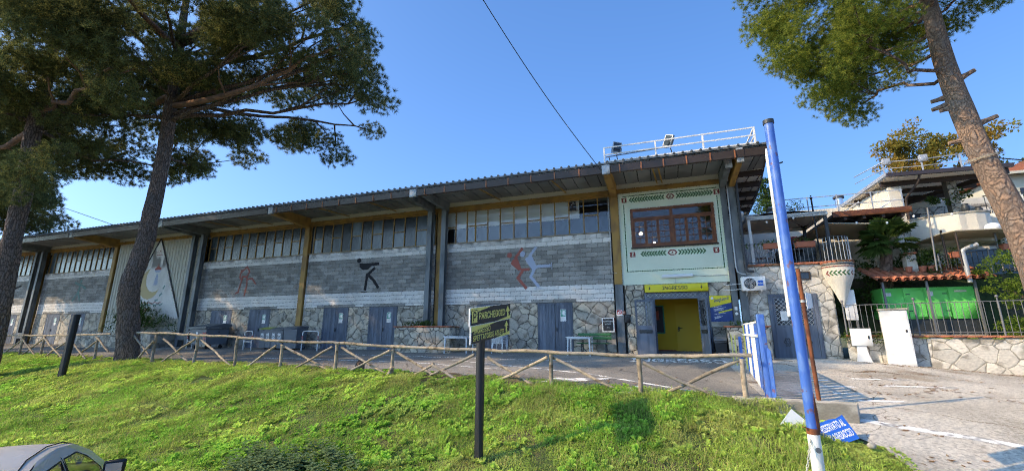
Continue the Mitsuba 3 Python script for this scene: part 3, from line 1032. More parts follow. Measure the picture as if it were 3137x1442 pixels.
# bay with the emblem: ribbed cream sheet with a tall white painted triangle
hobj('ribbed_panel', MB(.5).box(-35.3, -27.35, 0.0, 0.3, ZB, 6.95), 'cream')
rp = MB()
for x in np.arange(-35.2, -27.4, 0.28):
    rp.box(x, x + .1, -0.03, 0.001, ZB, 6.9)
hobj('ribbed_panel__ribs', rp, 'cream', kind='stuff')
tri = MB(.5).prism([(-34.0, 1.75), (-28.1, 1.75), (-31.02, 6.9)], (0, -0.032, 0), EX, EZ, .03)
hobj('emblem_panel', tri, 'block_white', label='tall white triangular panel painted with a gold crescent and torch')
te = MB(.5).beam((-28.05, -.07, 1.7), (-31.0, -.07, 6.95), .06, .05, (0, 1, 0)).beam((-34.05, -.07, 1.7), (-31.05, -.07, 6.95), .06, .05, (0, 1, 0))
hobj('emblem_panel__edge', te, 'dark_grey')
yE = -0.065
ex = MB(.5)
cres = sg.Point(-31.35, 4.0).buffer(1.0, 24).difference(sg.Point(-30.92, 4.35).buffer(0.88, 24))
cres = max(getattr(cres, 'geoms', [cres]), key=lambda q: q.area)
ex.prism(cres, (0, yE, 0), EX, EZ, .004)
hobj('emblem_panel__crescent', ex, 'mural_gold')
fx = MB(.5).prism(sg.Polygon([(-31.15, 4.95), (-30.85, 5.12), (-30.83, 5.3), (-30.77, 5.12), (-30.45, 4.95), (-30.5, 4.88), (-31.1, 4.88)]), (0, yE, 0), EX, EZ, .004)
hobj('emblem_panel__flame', fx, 'mural_red')
bx = MB(.5).prism([(-31.15, 4.87), (-30.45, 4.87), (-30.65, 4.72), (-30.95, 4.72)], (0, yE, 0), EX, EZ, .004).prism([(-30.88, 4.6), (-30.74, 4.6), (-30.6, 3.9), (-31.0, 3.9)], (0, yE, 0), EX, EZ, .004)
hobj('emblem_panel__torch', bx, 'mural_blue')
gx = MB(.5)
for k in range(7):
    a = math.radians(-150 + k * 22)
    gx.beam((-31.2 + 1.25 * math.cos(a), yE, 4.0 + 1.25 * math.sin(a)), (-31.2 + 1.35 * math.cos(a + .2), yE, 4.0 + 1.35 * math.sin(a + .2)), .1, .004, (0, 1, 0))
for k in range(5):
    x = -32.3 + k * .5
    gx.beam((x, yE, 2.72), (x + .25, yE, 2.6), .07, .004, (0, 1, 0)).beam((x + .25, yE, 2.6), (x + .5, yE, 2.72), .07, .004, (0, 1, 0))
hobj('emblem_panel__laurel', gx, 'mural_green')
lx = MB(.5)
lx.text('C.P.', .16, (-31.15, yE, 6.0), EX, EZ, .003).box(-31.2, -30.6, yE - .003, yE, 5.85, 5.9)
for k in range(5):
    lx.box(-32.2 + k * .27, -32.02 + k * .27, yE - .003, yE, 2.2, 2.45)
for k in range(4):
    x = -32.2 + k * .55
    lx.beam((x, yE - .001, 2.82), (x + .27, yE - .001, 2.7), .05, .004, (0, 1, 0)).beam((x + .27, yE - .001, 2.7), (x + .55, yE - .001, 2.82), .05, .004, (0, 1, 0))
hobj('emblem_panel__lettering', lx, 'mural_red')

# skater murals painted on the block bands
yM = -0.011


def limb(mb, pts, w):
    g_ = sg.LineString(pts).buffer(w / 2, cap_style=2, join_style=2)
    mb.prism(g_, (0, yM, 0), EX, EZ, .004)
    return mb


def head(mb, x, z, r):
    return mb.prism(sg.Point(x, z).buffer(r, 10), (0, yM, 0), EX, EZ, .004)


m = MB(.5)       # black skater in the second bay, leaning forward
head(m, -15.0, 4.63, .13)
m.prism([(-14.96, 4.47), (-14.93, 4.27), (-14.75, 4.13), (-14.42, 4.13), (-14.2, 4.3), (-13.73, 4.34), (-13.73, 4.47)], (0, yM, 0), EX, EZ, .004)
limb(m, [(-13.97, 4.2), (-14.42, 3.85), (-14.5, 3.05)], .15); limb(m, [(-14.35, 3.85), (-14.0, 3.55), (-13.68, 3.15)], .15)
limb(m, [(-14.75, 2.98), (-14.4, 2.98)], .03)
hobj('mural', m, 'mural_black', label='black painted figure of a skater leaning forward')
m = MB(.5)
head(m, -6.56, 4.42, .12)
m.prism([(-6.42, 4.2), (-6.18, 4.28), (-5.98, 3.75), (-6.12, 3.68), (-6.5, 4.02)], (0, yM, 0), EX, EZ, .004)
limb(m, [(-6.3, 4.25), (-5.92, 4.72)], .12); limb(m, [(-6.02, 3.72), (-5.6, 3.72)], .12); limb(m, [(-5.9, 3.72), (-6.16, 3.35), (-5.75, 2.86)], .13)
hobj('mural', m, 'mural_red', label='faded red painted figure of the rear skater of a pair')
m = MB(.5)
head(m, -5.93, 4.44, .13)
m.prism([(-5.8, 4.25), (-5.5, 4.35), (-5.28, 3.86), (-5.46, 3.66), (-5.8, 4.15)], (0, yM, 0), EX, EZ, .004)
limb(m, [(-5.62, 4.3), (-5.27, 4.73)], .12); limb(m, [(-5.45, 3.72), (-5.2, 3.84), (-4.62, 3.84)], .13); limb(m, [(-5.35, 3.78), (-5.55, 3.38), (-5.17, 2.92)], .13)
limb(m, [(-4.57, 3.68), (-4.57, 4.0)], .03); limb(m, [(-5.4, 2.85), (-5.05, 2.85)], .03)
hobj('mural', m, 'mural_blue', label='pale blue painted figure of the front skater of a pair')
m = MB(.5)
for pts in ([(-23.4, 4.55), (-23.5, 4.1), (-23.3, 3.95)], [(-23.4, 4.4), (-23.0, 4.7), (-22.75, 4.4), (-22.95, 4.1), (-23.35, 4.15)], [(-23.25, 4.1), (-23.4, 3.5), (-23.5, 3.2)], [(-22.9, 4.1), (-22.85, 3.6), (-22.95, 2.98)], [(-22.9, 3.95), (-22.5, 4.0), (-22.15, 3.65)], [(-23.7, 3.15), (-23.4, 3.25)]):
    limb(m, pts, .09)
hobj('mural', m, 'mural_red', label='red outline figure of a skater beside the yellow column')
m = MB(.5)
head(m, -38.9, 4.45, .12)
for pts in ([(-38.9, 4.3), (-39.0, 3.7)], [(-39.0, 4.2), (-39.6, 4.4)], [(-38.8, 4.2), (-38.2, 3.9)], [(-39.0, 3.7), (-39.5, 3.05)], [(-39.0, 3.7), (-38.6, 3.05)]):
    limb(m, pts, .13)
hobj('mural', m, 'mural_green', label='faint green painted skater figure')
m = MB(.5)
for pts in ([(-47.9, 4.5), (-47.6, 4.1), (-46.4, 4.4)], [(-47.6, 4.1), (-47.4, 3.6), (-47.9, 3.1)], [(-47.4, 3.6), (-46.9, 3.1)]):
    limb(m, pts, .14)
hobj('mural', m, 'mural_black', label='dark painted skater figure in the farthest bay')


# columns
def yellow_column(x, zsplit=None):
    c = hobj('column', MB(.5).box(x - .16, x + .16, -.10, .15, 2.9 if zsplit else ZB, 6.86, ch=.01), 'yellow_steel', label='yellow steel column')
    if zsplit:
        hobj('column', MB(.5).box(x - .15, x + .15, -.085, .14, ZB, 2.899, ch=.01), 'grey_steel')
    br = MB(.5)
    v = [(0.1, 6.66), (0.1, 7.28), (-2.5, 7.2), (-2.5, 6.86)]
    br.prism([(-y, z) for y, z in v], (x + .13, 0, 0), (0, -1.0, 0), (0, 0, 1.0), .26)
    hobj('bracket', br, 'yellow_steel')
    hobj('bracket', MB(.5).box(x - .15, x + .15, -2.62, -2.50, 6.85, 7.2, ch=.008), 'galvanised', label='bare metal cap on the bracket end')


def grey_column(x, o=0.42):
    hobj('column', MB(.5).box(x - .15, x + .15, -.08, .15, ZB, 6.86, ch=.01), 'yellow_steel')
    for k, xx in enumerate((x - .42, x + .36)):
        b = MB()
        b.box(xx - .12, xx + .12, -o, -o + .02, ZB, 6.9).box(xx - .12, xx + .12, -o + .24, -o + .26, ZB, 6.9).box(xx - .012, xx + .012, -o + .02, -o + .24, ZB, 6.9)
        hobj('column', b, 'grey_steel')
        br = MB()
        br.prism([(-.0, 6.8), (-.0, 7.25), (2.35, 7.12), (2.35, 6.9)], (xx + .10, 0, 0), (0, -1.0, 0), (0, 0, 1.0), .2)
        hobj('bracket', br, 'grey_steel')
    hobj('bracket', MB(.5).box(x - .2, x + .15, -2.62, -2.50, 6.85, 7.2, ch=.008), 'galvanised')
    hobj('tie_plate', MB(.5).box(x - .56, x + .5, -o - .012, -o - .001, 0.5, 0.9), 'grey_steel')


yellow_column(-1.72, True)
grey_column(-10.2)
yellow_column(-18.65)
grey_column(-27.0)
yellow_column(-35.55)
grey_column(-44.0)
grey_column(-52.4)

# beam, board, soffit, roof, gutter
hobj('beam', MB(.5).box(-53, 2.5, -.06, .1, WT + .005, 7.02), 'yellow_steel')
hobj('fascia_board', MB(.5).box(-53, 2.5, -.03, .1, 7.022, 7.26), 'cream')
GEND = [(3.78, -2.5), (4.30, 1.7), (4.55, 4.5), (4.74, 8.0)]      # oblique right end of the roof
roof = sg.Polygon([(-62, -2.55), (GEND[0][0], -2.55), *GEND[1:], (2.46, 8), (2.46, 18), (-62, 18)])
hobj('roof', MB(.5).prism(roof, (0, 0, 7.27), EX, (0, 1.0, 0), .06), 'zinc')
hobj('soffit', MB(.5).prism(sg.Polygon([(2.46, -.02), (GEND[0][0] + .3, -.02), *GEND[1:], (2.46, 7.95)]), (0, 0, 7.262), EX, (0, 1.0, 0), .006), 'soffit_pale')
sp = MB()
xs = np.arange(-62, 3.7, 0.52)
for i, x in enumerate(xs):
    b = MB(); b.box(x + .02, min(x + .5, 3.7), -2.48, -.035 if x + .5 < 2.4 else -.005, 7.235, 7.262)
    if x > -22:
        hobj('soffit__panel', b, 'zinc')
    else:
        sp.add(*b.get())
hobj('soffit__far_panels', sp, 'zinc', kind='stuff')
hobj('soffit__seams', MB(.2).box(-62, 3.75, -2.5, -.04, 7.264, 7.2685), 'dark_grey')
pr = MB()
GX, GYY = [q[0] for q in GEND], [q[1] for q in GEND]
for k in range(6):
    y = .1 + 1.45 * k
    hobj('purlin', MB(.5).box(2.5, np.interp(y, GYY, GX) - .05, y - .07, y + .07, 7.05, 7.2618), 'beam_brown')
for x in (2.9, 3.3, 3.7, 4.1, 4.45):
    hobj('soffit__batten', MB(.5).box(x - .015, x + .015, max(.02, np.interp(x, GX, GYY)) + .05, 7.9, 7.245, 7.2618), 'beam_brown')
ribs = MB()
for x in np.arange(-62, 3.7, .30):
    ribs.prism([(x, 7.33), (x + .1, 7.33), (x + .075, 7.385), (x + .025, 7.385)], (0, 10, 0), EX, EZ, 12.6)
hobj('roof__ribs', ribs, 'zinc', kind='stuff')
gt = MB(.5)
for (a, b) in ((-62, -52.6), (-52.2, -44.2), (-43.8, -35.75), (-35.35, -27.2), (-26.8, -18.85), (-18.45, -10.42), (-10.02, -1.9), (-1.54, 3.0), (3.02, 3.78)):
    prof = [(2.48, 6.88), (2.62, 6.88), (2.66, 7.14), (2.64, 7.14), (2.605, 6.9), (2.5, 6.9), (2.5, 7.2), (2.48, 7.2)]
    gm = MB(.5).prism([(p, q) for p, q in prof], (b, 0, 0), (0, -1.0, 0), (0, 0, 1.0), b - a)
    hobj('gutter', gm, 'gutter_brown')
for x in list(np.arange(-1.2, 2.9, .78)) + list(np.arange(-9.6, -2, .98)) + list(np.arange(-18.2, -10.6, .98)):
    hobj('gutter__bracket', MB(.5).box(x - .022, x + .022, -2.668, -2.664, 6.87, 7.15).box(x - .022, x + .022, -2.668, -2.5, 6.872, 6.878), 'copper')
hobj('edge_bar', MB(.5).box(-62, 2.6, -2.44, -2.38, 6.98, 7.04), 'yellow_steel')
for x in (-.05, .15):
    hobj('stay', MB(.5).beam((x, -2.4, 7.0), (x + .15, -.1, 7.1), .05, .05), 'yellow_steel')
for x0 in (-4.0, -7.2, -13.0, -16, -21.5, -24):
    hobj('stay', MB(.5).beam((x0, -2.4, 7.0), (x0 + .2, -.1, 7.1), .045, .045), 'yellow_steel')
# barge along the oblique end
for q0, q1 in zip(GEND[:-1], GEND[1:]):
    hobj('barge_board', MB(.5).beam((q0[0] + .02, q0[1], 7.28), (q1[0] + .02, q1[1], 7.28), .04, .10), 'gutter_brown')
hobj('eave_board', MB(.5).box(2.62, 3.8, -2.47, -2.42, 6.95, 7.23), 'gutter_brown')

# right end: twin dark columns, short yellow bracket, downpipe
for a, b, y0, y1 in ((2.45, 2.66, -.10, .12), (2.74, 2.98, -.16, .10)):
    hobj('column', MB().box(a, b, y0, y1, ZB, 6.85, ch=.012), 'grey_steel')
b_ = MB(.5).prism([(-.1, 6.62), (-.1, 7.2), (2.0, 7.14), (2.0, 6.8)], (2.66, 0, 0), (0, -1.0, 0), (0, 0, 1.0), .2)
hobj('bracket', b_, 'grey_steel')
b_ = MB(.5).prism([(.16, 6.6), (.16, 7.2), (2.45, 7.14), (2.45, 6.8)], (2.97, 0, 0), (0, -1.0, 0), (0, 0, 1.0), .19)
hobj('bracket', b_, 'yellow_steel')
hobj('bracket', MB(.5).box(2.45, 2.67, -2.14, -2.0, 6.72, 7.2, ch=.01), 'galvanised')
hobj('bracket', MB(.5).box(2.77, 2.98, -2.57, -2.45, 6.72, 7.24, ch=.01), 'galvanised')
hobj('downpipe', MB(.5).tube([(2.70, -.2, 6.8), (2.70, -.2, 3.4), (2.72, -.22, 3.2), (2.86, -.3, 3.1), (2.98, -.3, 3.09)], .025, 8), 'galvanised')
hobj('downpipe', MB(.5).tube([(3.03, -.22, 6.9), (3.03, -.22, 3.5), (3.03, -.22, 3.28), (3.1, -.24, 3.2), (3.28, -.24, 3.19)], .05, 10), 'dark_grey')
hobj('side_wall', MB(.5).box(2.46, 2.7, .13, 16, ZB, 7.0), 'dark_grey')

# entrance bay ---------------------------------------------------------------
hobj('entrance_panel', MB(.5).box(-1.555, 2.45, -.03, .02, 2.862, 4.4).box(-1.555, 2.45, -.03, .02, 6.07, 6.815).box(-1.555, -1.08, -.03, .02, 4.4, 6.07).box(2.17, 2.45, -.03, .02, 4.4, 6.07), 'green_panel')
yP = -.0305


def paint(part, polys, mat):
    for q in polys:
        hobj('entrance_panel__' + part, MB(.5).prism(q, (0, yP, 0), EX, EZ, .004), mat)


def chev(x0, x1, z, n, d, h=.2, w=.055):
    """row of n chevrons; d=-1 points left"""
    out = []
    for i in range(n):
        c = x0 + (x1 - x0) * (i + .5) / n
        out.append(sg.LineString([(c - d * .045, z + h / 2), (c + d * .045, z), (c - d * .045, z - h / 2)]).buffer(w / 2, cap_style=2, join_style=2))
    return out


def medallion(c, z, w, h):
    o_ = sg.Polygon([(c - w, z), (c - w * .5, z + h), (c + w * .5, z + h), (c + w, z), (c + w * .5, z - h), (c - w * .5, z - h)])
    i_ = affinity.scale(o_, .68, .62)
    star = sg.Polygon([(c + (.055 if k % 2 == 0 else .025) * math.cos(k * math.pi / 8), z + (.055 if k % 2 == 0 else .025) * math.sin(k * math.pi / 8)) for k in range(16)])
    return [o_.difference(i_), star]


def hourglass(x, z, s=.105):
    o_ = sg.box(x - s, z - s, x + s, z + s)
    i_ = sg.box(x - s * .8, z - s * .8, x + s * .8, z + s * .8)
    q = s * .62
    bow = sg.Polygon([(x - q, z + q), (x + q, z + q), (x + .01, z), (x + q, z - q), (x - q, z - q), (x - .01, z)])
    ring = o_.difference(i_)
    body = i_.difference(bow)
    return [ring] + [p for p in getattr(body, 'geoms', [body])]


paint('green_chevron', chev(-1.08, .34, 6.49, 13, -1) + chev(.80, 2.18, 6.49, 13, 1), 'trim_green')
paint('green_chevron', chev(-.74, .24, 4.12, 9, -1) + chev(.70, 1.72, 4.12, 9, 1), 'trim_green')
paint('red_medallion', medallion(.57, 6.49, .17, .11), 'trim_red')
paint('red_medallion', medallion(.48, 4.12, .19, .115), 'trim_red')
for x, z in ((-1.3, 6.5), (2.33, 6.5), (-1.08, 4.12), (2.1, 4.12)):
    paint('red_square', hourglass(x, z), 'trim_red')
paint('green_border', [sg.box(-1.36, 6.655, 2.38, 6.69), sg.box(-1.345, 3.40, -1.31, 6.3), sg.box(2.31, 3.40, 2.345, 6.34), sg.box(-1.31, 3.40, 2.31, 3.43)], 'trim_green')
# window
wn = nk(f'{HB}__window'); holders.add(wn)
fr = MB(.5)
fx0, fx1, fz0, fz1 = -1.08, 2.17, 4.4, 6.07
fr.box(fx0, fx1, -.075, .06, fz0, fz0 + .1).box(fx0, fx1, -.075, .06, fz1 - .1, fz1)
fr.box(fx0, fx0 + .1, -.074, .06, fz0 + .1, fz1 - .1).box(fx1 - .1, fx1, -.074, .06, fz0 + .1, fz1 - .1)
fr.box(fx0 + .1, fx1 - .1, -.07, .06, 5.6, 5.68).box(.49, .61, -.073, .06, fz0 + .1, fz1 - .1)
obj(f'{wn}__frame', fr, 'wood_brown', HALL)
pan = []
for a, b in ((-.98, .49), (.61, 2.07)):
    pan.append((a, b, 5.68, fz1 - .1))
    for k in range(3):
        c0, c1 = a + (b - a) * k / 3, a + (b - a) * (k + 1) / 3
        s_ = MB(.4)
        s_.box(c0 + .004, c1 - .004, -.055, .03, 4.503, 4.56).box(c0 + .004, c1 - .004, -.055, .03, 5.53, 5.597)
        s_.box(c0 + .004, c0 + .055, -.055, .03, 4.56, 5.53).box(c1 - .055, c1 - .004, -.055, .03, 4.56, 5.53)
        cm = (c0 + c1) / 2
        s_.box(cm - .011, cm + .011, -.05, .0, 4.56, 5.53)
        for q in range(1, 4):
            z = 4.56 + .97 * q / 4
            s_.box(c0 + .055, cm - .011, -.05, .0, z - .01, z + .01).box(cm + .011, c1 - .055, -.05, .0, z - .01, z + .01)
        obj(f'{wn}__casement', s_, 'wood_brown', HALL)
        for u0, u1 in ((c0 + .055, cm - .011), (cm + .011, c1 - .055)):
            for q in range(4):
                pan.append((u0, u1, 4.57 + .97 * q / 4, 4.55 + .97 * (q + 1) / 4))
for a, b, c, d in pan:
    t = (rng.random() - .5) * .02
    obj(f'{wn}__pane', MB(.5).add([(a, -.02 + t * .2, c), (b, -.02, c), (b, -.02 + t * .3, d), (a, -.02, d)], [(0, 1, 2, 3)]), 'glass', HALL)
obj(f'{wn}__sill', MB(.5).box(-1.12, 2.22, -.13, -.03, 4.355, 4.4, ch=.006), 'beam_brown', HALL)
hobj('upper_room', MB(.5).box(-1.6, 2.4, 2.2, 2.3, 4.0, 7.0).box(-1.6, -1.5, .3, 2.2, 4.0, 7.0).box(2.35, 2.45, .3, 2.2, 4.0, 7.0).box(-1.5, 2.35, .06, 2.2, 4.2, 4.3), 'dark_grey')
for x, z, o_ in ((-.72, 5.1, .5), (-.2, 4.62, .5)):
    k = thing('ceiling_globe_lamp', 'small lit globe lamp behind the %s of the brown entrance window' % ('left casement' if x < -.5 else 'second casement'), 'lamp')
    scene[f'{k}__globe'] = {**mikit.ply(MB(.5).sphere((x, .45, z), .075, 12).get()[:2], 'globe_white', smooth=True, to_world=T(HALL.tolist())), 'emitter': {'type': 'area', 'radiance': {'type': 'rgb', 'value': [7, 4.6, 2.6]}}}
    obj(f'{k}__cord', MB(.5).tube([(x, .45, z + .07), (x, .45, 6.95)], .006, 5), 'black', HALL)

# entrance doorway
fd = MB()
fd.box(-.72, -.655, -.02, .12, ZB, 2.53).box(1.60, 1.665, -.02, .12, ZB, 2.53).box(-.655, 1.60, -.02, .1, 2.26, 2.33).box(-.655, 1.6, -.02, .1, 2.5, 2.86)
fd.box(-.40, -.33, -.015, .1, 2.33, 2.5).box(1.27, 1.34, -.015, .1, ZB, 2.5).box(-.40, -.335, -.01, .1, ZB, 2.26)
hobj('entrance_frame', fd, 'plank')


def lattice(x0, x1, z0, z1, step, w=.012):
    b = sg.box(x0, z0, x1, z1)
    out = []
    for k in np.arange(x0 - (z1 - z0), x1 + (z1 - z0), step):
        for l in (sg.LineString([(k, z0), (k + z1 - z0, z1)]), sg.LineString([(k, z1), (k + z1 - z0, z0)])):
            c = l.intersection(b)
            if c.length > .02:
                out.append(list(c.coords))
    return out


def grille(mb, x0, x1, z0, z1, step, y, w=.014):
    for a, b in lattice(x0, x1, z0, z1, step):
        mb.beam((a[0], y, a[1]), (b[0], y, b[1]), w, .008, (0, 1, 0))
    return mb


hobj('entrance_frame__grille', grille(MB(.5), -.655, 1.6, 2.33, 2.5, .16, .02), 'galvanised')
hobj('entrance_frame__glass', MB(.5).box(-.655, 1.6, .05, .055, 2.33, 2.5), 'dark_window')
hobj('entrance_frame__side_pane', MB(.5).box(-.65, -.40, .04, .045, ZB, 2.26), 'dark_window')
hobj('entrance_frame__side_pane', MB(.5).box(1.34, 1.6, .04, .045, ZB, 2.26), 'dark_window')


def scroll(mb, x0, x1, z0, z1, y):
    c = (x0 + x1) / 2
    w = (x1 - x0) * .36
    n = max(1, int((z1 - z0) / .34))
    h = (z1 - z0) / n
    for k in range(n):
        zc = z0 + h * (k + .5)
        for sgn in (-1, 1):
            pts = [(c + sgn * w * (1 - t * .75) * math.cos(t * 7.5), y, zc + h * .42 * (1 - t * .7) * math.sin(t * 7.5)) for t in np.linspace(0, 1, 18)]
            mb.tube(pts, .008, 5)
        mb.tube([(c, y, zc - h * .5), (c, y, zc + h * .5)], .008, 5)
    return mb


hobj('entrance_frame__scroll', scroll(MB(.5), 1.34, 1.6, 1.25, 2.2, .02), 'galvanised')
hobj('entrance_frame__scroll', scroll(MB(.5), 1.34, 1.6, .2, 1.05, .02), 'dark_grey')
hobj('entrance_frame__rail', MB(.5).box(1.34, 1.6, -.01, .1, 1.08, 1.2), 'plank')


def leaf(M, w, mirror=1):
    d = nk(f'{HB}__entrance_door'); holders.add(d)
    b = MB()
    b.box(0, .075, -.02, .02, .06, 2.24).box(w - .075, w, -.02, .02, .06, 2.24).box(.075, w - .075, -.02, .02, 2.16, 2.24).box(.075, w - .075, -.02, .02, 1.12, 1.22).box(.075, w - .075, -.012, .012, .06, 1.12)
    obj(f'{d}__panel', b, 'plank', M)
    obj(f'{d}__glass', MB(.5).add([(.075, 0, 1.22), (w - .075, 0, 1.22), (w - .075, 0, 2.16), (.075, 0, 2.16)], [(0, 1, 2, 3)]), 'glass', M)
    obj(f'{d}__grille', grille(MB(.5), .075, w - .075, 1.22, 2.16, .17, -.014), 'iron_dark', M)
    obj(f'{d}__letter_plate', MB(.5).box(.12, w - .1, -.035, -.0125, .93, 1.06, ch=.01), 'iron_dark', M)
    return d


M1 = HALL @ np.array([[1, 0, 0, -1.12], [0, 1, 0, -.16], [0, 0, 1, 0], [0, 0, 0, 1.0]])
leaf(M1, .72)
M2 = np.eye(4); a_ = math.radians(-72)
M2[:3, :3] = [[math.cos(a_), -math.sin(a_), 0], [math.sin(a_), math.cos(a_), 0], [0, 0, 1]]
M2[:3, 3] = [1.27, -.03, 0]
leaf(HALL @ M2, .74)
# lobby behind the open door
lb = MB(.5)
lb.box(-1.2, 2.3, 2.6, 2.7, ZB, 2.9).box(-1.3, -1.2, .13, 2.6, ZB, 2.9).box(2.3, 2.4, .13, 2.6, ZB, 2.9)
hobj('lobby_wall', lb, 'lobby_yellow')
hobj('lobby_ceiling', MB(.5).box(-1.2, 2.3, .13, 2.6, 2.8, 2.9), 'cream')
hobj('lobby_floor', MB(.5).box(-1.2, 2.3, .0, 2.6, ZB, .085), 'terracotta')
dd = nk(f'{HB}__inner_door'); holders.add(dd)
obj(f'{dd}__leaf', MB(.5).box(.45, 1.45, 2.56, 2.598, .09, 2.2, ch=.006), 'door_yellow', HALL)
obj(f'{dd}__frame', MB(.5).box(.39, .448, 2.55, 2.6, .09, 2.27).box(1.452, 1.51, 2.55, 2.6, .09, 2.27).box(.448, 1.452, 2.55, 2.6, 2.205, 2.27), 'lobby_yellow', HALL)
obj(f'{dd}__handle', MB(.5).box(.52, .57, 2.53, 2.558, 1.0, 1.2).box(.54, .70, 2.51, 2.53, 1.12, 1.15), 'black', HALL)
hobj('lobby_notice_board', MB(.5).box(-.62, -.08, 2.53, 2.59, .95, 2.1, ch=.008), 'sign_black')
hobj('lobby_notice_board__frame', MB(.5).box(-.67, -.62, 2.52, 2.6, .9, 2.15).box(-.08, -.03, 2.52, 2.6, .9, 2.15).box(-.62, -.08, 2.52, 2.6, 2.1, 2.15).box(-.62, -.08, 2.52, 2.6, .9, .95), 'exit_green')
hobj('lobby_notice_board__sheet', MB(.5).box(-.55, -.25, 2.524, 2.529, 1.5, 1.9), 'mural_red')
hobj('lobby_skirting', MB(.5).box(-1.2, .38, 2.58, 2.6, .086, .2), 'terracotta')

# ------------------------------------------------------------------ things on and around the parking lot
def hpt(s, o, h):
    """point h above the terrain"""
    return gpt(s, o, h)


# rustic pole fences
def log(a, b, r0, r1=None, n=8, seed=0):
    r = np.random.default_rng(seed)
    a, b = np.asarray(a), np.asarray(b)
    k = max(3, int(np.linalg.norm(b - a) / .35) + 1)
    t = np.linspace(0, 1, k)
    pts = a + (b - a) * t[:, None]
    pts[1:-1] += (r.random((k - 2, 3)) - .5) * .035
    rr = (r0 + ((r1 or r0) - r0) * t) * (0.9 + .2 * r.random(k))
    return MB(r.random()).tube(pts, rr, n)


def rail_fence(name, label, rail, posts, braces, seed):
    f = thing(name, label, 'fence')
    k = seed
    for (s, o, h) in posts:
        k += 1
        obj(f'{f}__post', log(hpt(s, o, -.15), hpt(s, o, h), .052, .047, 9, k), 'wood')
    for (a, b) in zip(rail[:-1], rail[1:]):
        k += 1
        obj(f'{f}__rail', log(hpt(a[0] - .05, a[1] + .02, a[2]), hpt(b[0] + .08, b[1] + .02, b[2] + .01), .044, .038, 9, k), 'wood')
    for i, (a, b) in enumerate(braces):
        k += 1
        off = .09 if i % 2 else -.06
        obj(f'{f}__brace', log(hpt(a[0], a[1] + off, a[2] - .03), hpt(b[0], b[1] + off, b[2] - .03), .038, .033, 8, k), 'wood')
    return f


RAIL_R = [(-20.51, 6.4, 1.14), (-17.85, 6.55, 1.10), (-14.5, 6.69, 1.0), (-12.36, 6.79, 0.89), (-9.93, 6.9, 0.86), (-7.64, 7.16, 0.80), (-6.28, 7.31, 0.79), (-4.75, 7.49, 0.77), (-2.7, 7.84, 0.78), (-0.61, 8.2, 0.75), (1.49, 8.33, 0.82)]
POST_R = [(-20.97, 6.37, 1.04), (-19.28, 6.48, 1.07), (-16.72, 6.6, 0.97), (-14.54, 6.69, 0.97), (-12.31, 6.79, 0.76), (-9.91, 6.91, 0.83), (-7.63, 7.17, 0.72), (-4.74, 7.49, 0.75), (-2.67, 7.85, 0.76), (-0.61, 8.19, 0.73), (1.39, 8.33, 0.76)]
BR_R = [((-20.96, 6.37, 1.06), (-19.14, 6.49, -0.01)), ((-19.19, 6.49, 0.89), (-20.0, 6.45, 0.2)), ((-18.89, 6.5, 0.94), (-16.91, 6.59, -0.02)), ((-16.72, 6.6, 0.96), (-18.73, 6.51, -0.02)), ((-16.83, 6.6, 1.06), (-14.72, 6.69, 0.02)), ((-12.48, 6.78, 0.79), (-13.93, 6.72, -0.02)), ((-12.44, 6.79, 0.8), (-10.06, 6.89, 0.0)), ((-10.02, 6.89, 0.78), (-11.82, 6.82, -0.09)), ((-9.77, 6.92, 0.76), (-7.72, 7.16, -0.04)), ((-7.67, 7.16, 0.73), (-9.41, 6.96, 0.0)), ((-7.66, 7.16, 0.72), (-6.23, 7.32, 0.1)), ((-4.82, 7.48, 0.69), (-6.21, 7.32, 0.1)), ((-6.18, 7.33, 0.38), (-7.0, 7.23, 0.0)), ((-6.18, 7.33, 0.38), (-5.2, 7.42, -0.03)), ((-4.48, 7.53, 0.62), (-3.2, 7.75, 0.02)), ((-2.74, 7.83, 0.7), (-4.4, 7.55, -0.06)), ((-2.68, 7.84, 0.7), (-0.96, 8.13, -0.02)), ((-0.52, 8.2, 0.67), (1.0, 8.31, -0.03)), ((1.34, 8.32, 0.75), (-0.28, 8.21, -0.04))]
RAIL_L = [(-35.5, 5.45, 0.9), (-32.92, 5.62, 0.93), (-30.25, 5.78, 0.97), (-28.18, 5.91, 0.96), (-26.04, 6.05, 1.01), (-22.63, 6.27, 1.07)]
POST_L = [(-32.9, 5.62, 0.9), (-30.39, 5.77, 0.88), (-28.21, 5.91, 0.9), (-25.73, 6.07, 0.94), (-23.47, 6.22, 0.95)]
BR_L = [((-32.37, 5.66, -0.01), (-30.39, 5.77, 0.84)), ((-30.29, 5.78, 0.91), (-28.3, 5.91, -0.01)), ((-28.29, 5.91, 0.92), (-30.44, 5.77, -0.03)), ((-28.08, 5.92, 0.92), (-25.94, 6.06, 0.02)), ((-25.88, 6.06, 0.94), (-27.97, 5.92, 0.0)), ((-25.5, 6.08, 0.79), (-23.97, 6.18, 0.05)), ((-23.51, 6.21, 0.87), (-25.35, 6.09, 0.01)), ((-23.51, 6.21, 0.99), (-22.3, 6.29, 0.4))]
rf = rail_fence('pole_fence', 'rustic wooden cross braced pole fence from the big pine to the blue gate', RAIL_R, POST_R, BR_R, 100)
obj(f'{rf}__broken_brace', log(hpt(-7.56, 7.24, .24), hpt(-7.70, 7.3, -.08), .07, .075, 6, 5), 'wood', label='short broken stub of a brace leaning on its post')
rail_fence('pole_fence', 'rustic wooden pole fence running left of the big pine trunk', RAIL_L, POST_L, BR_L, 300)
st = MB(.2).tube([hpt(-9.3, 6.5, -.1), hpt(-9.3, 6.5, .12), hpt(-9.25, 6.5, .27)], [.17, .15, .12], 10)
obj('tree_stump', st, 'bark', label='small dark tree stump behind the pole fence', cat='tree stump')

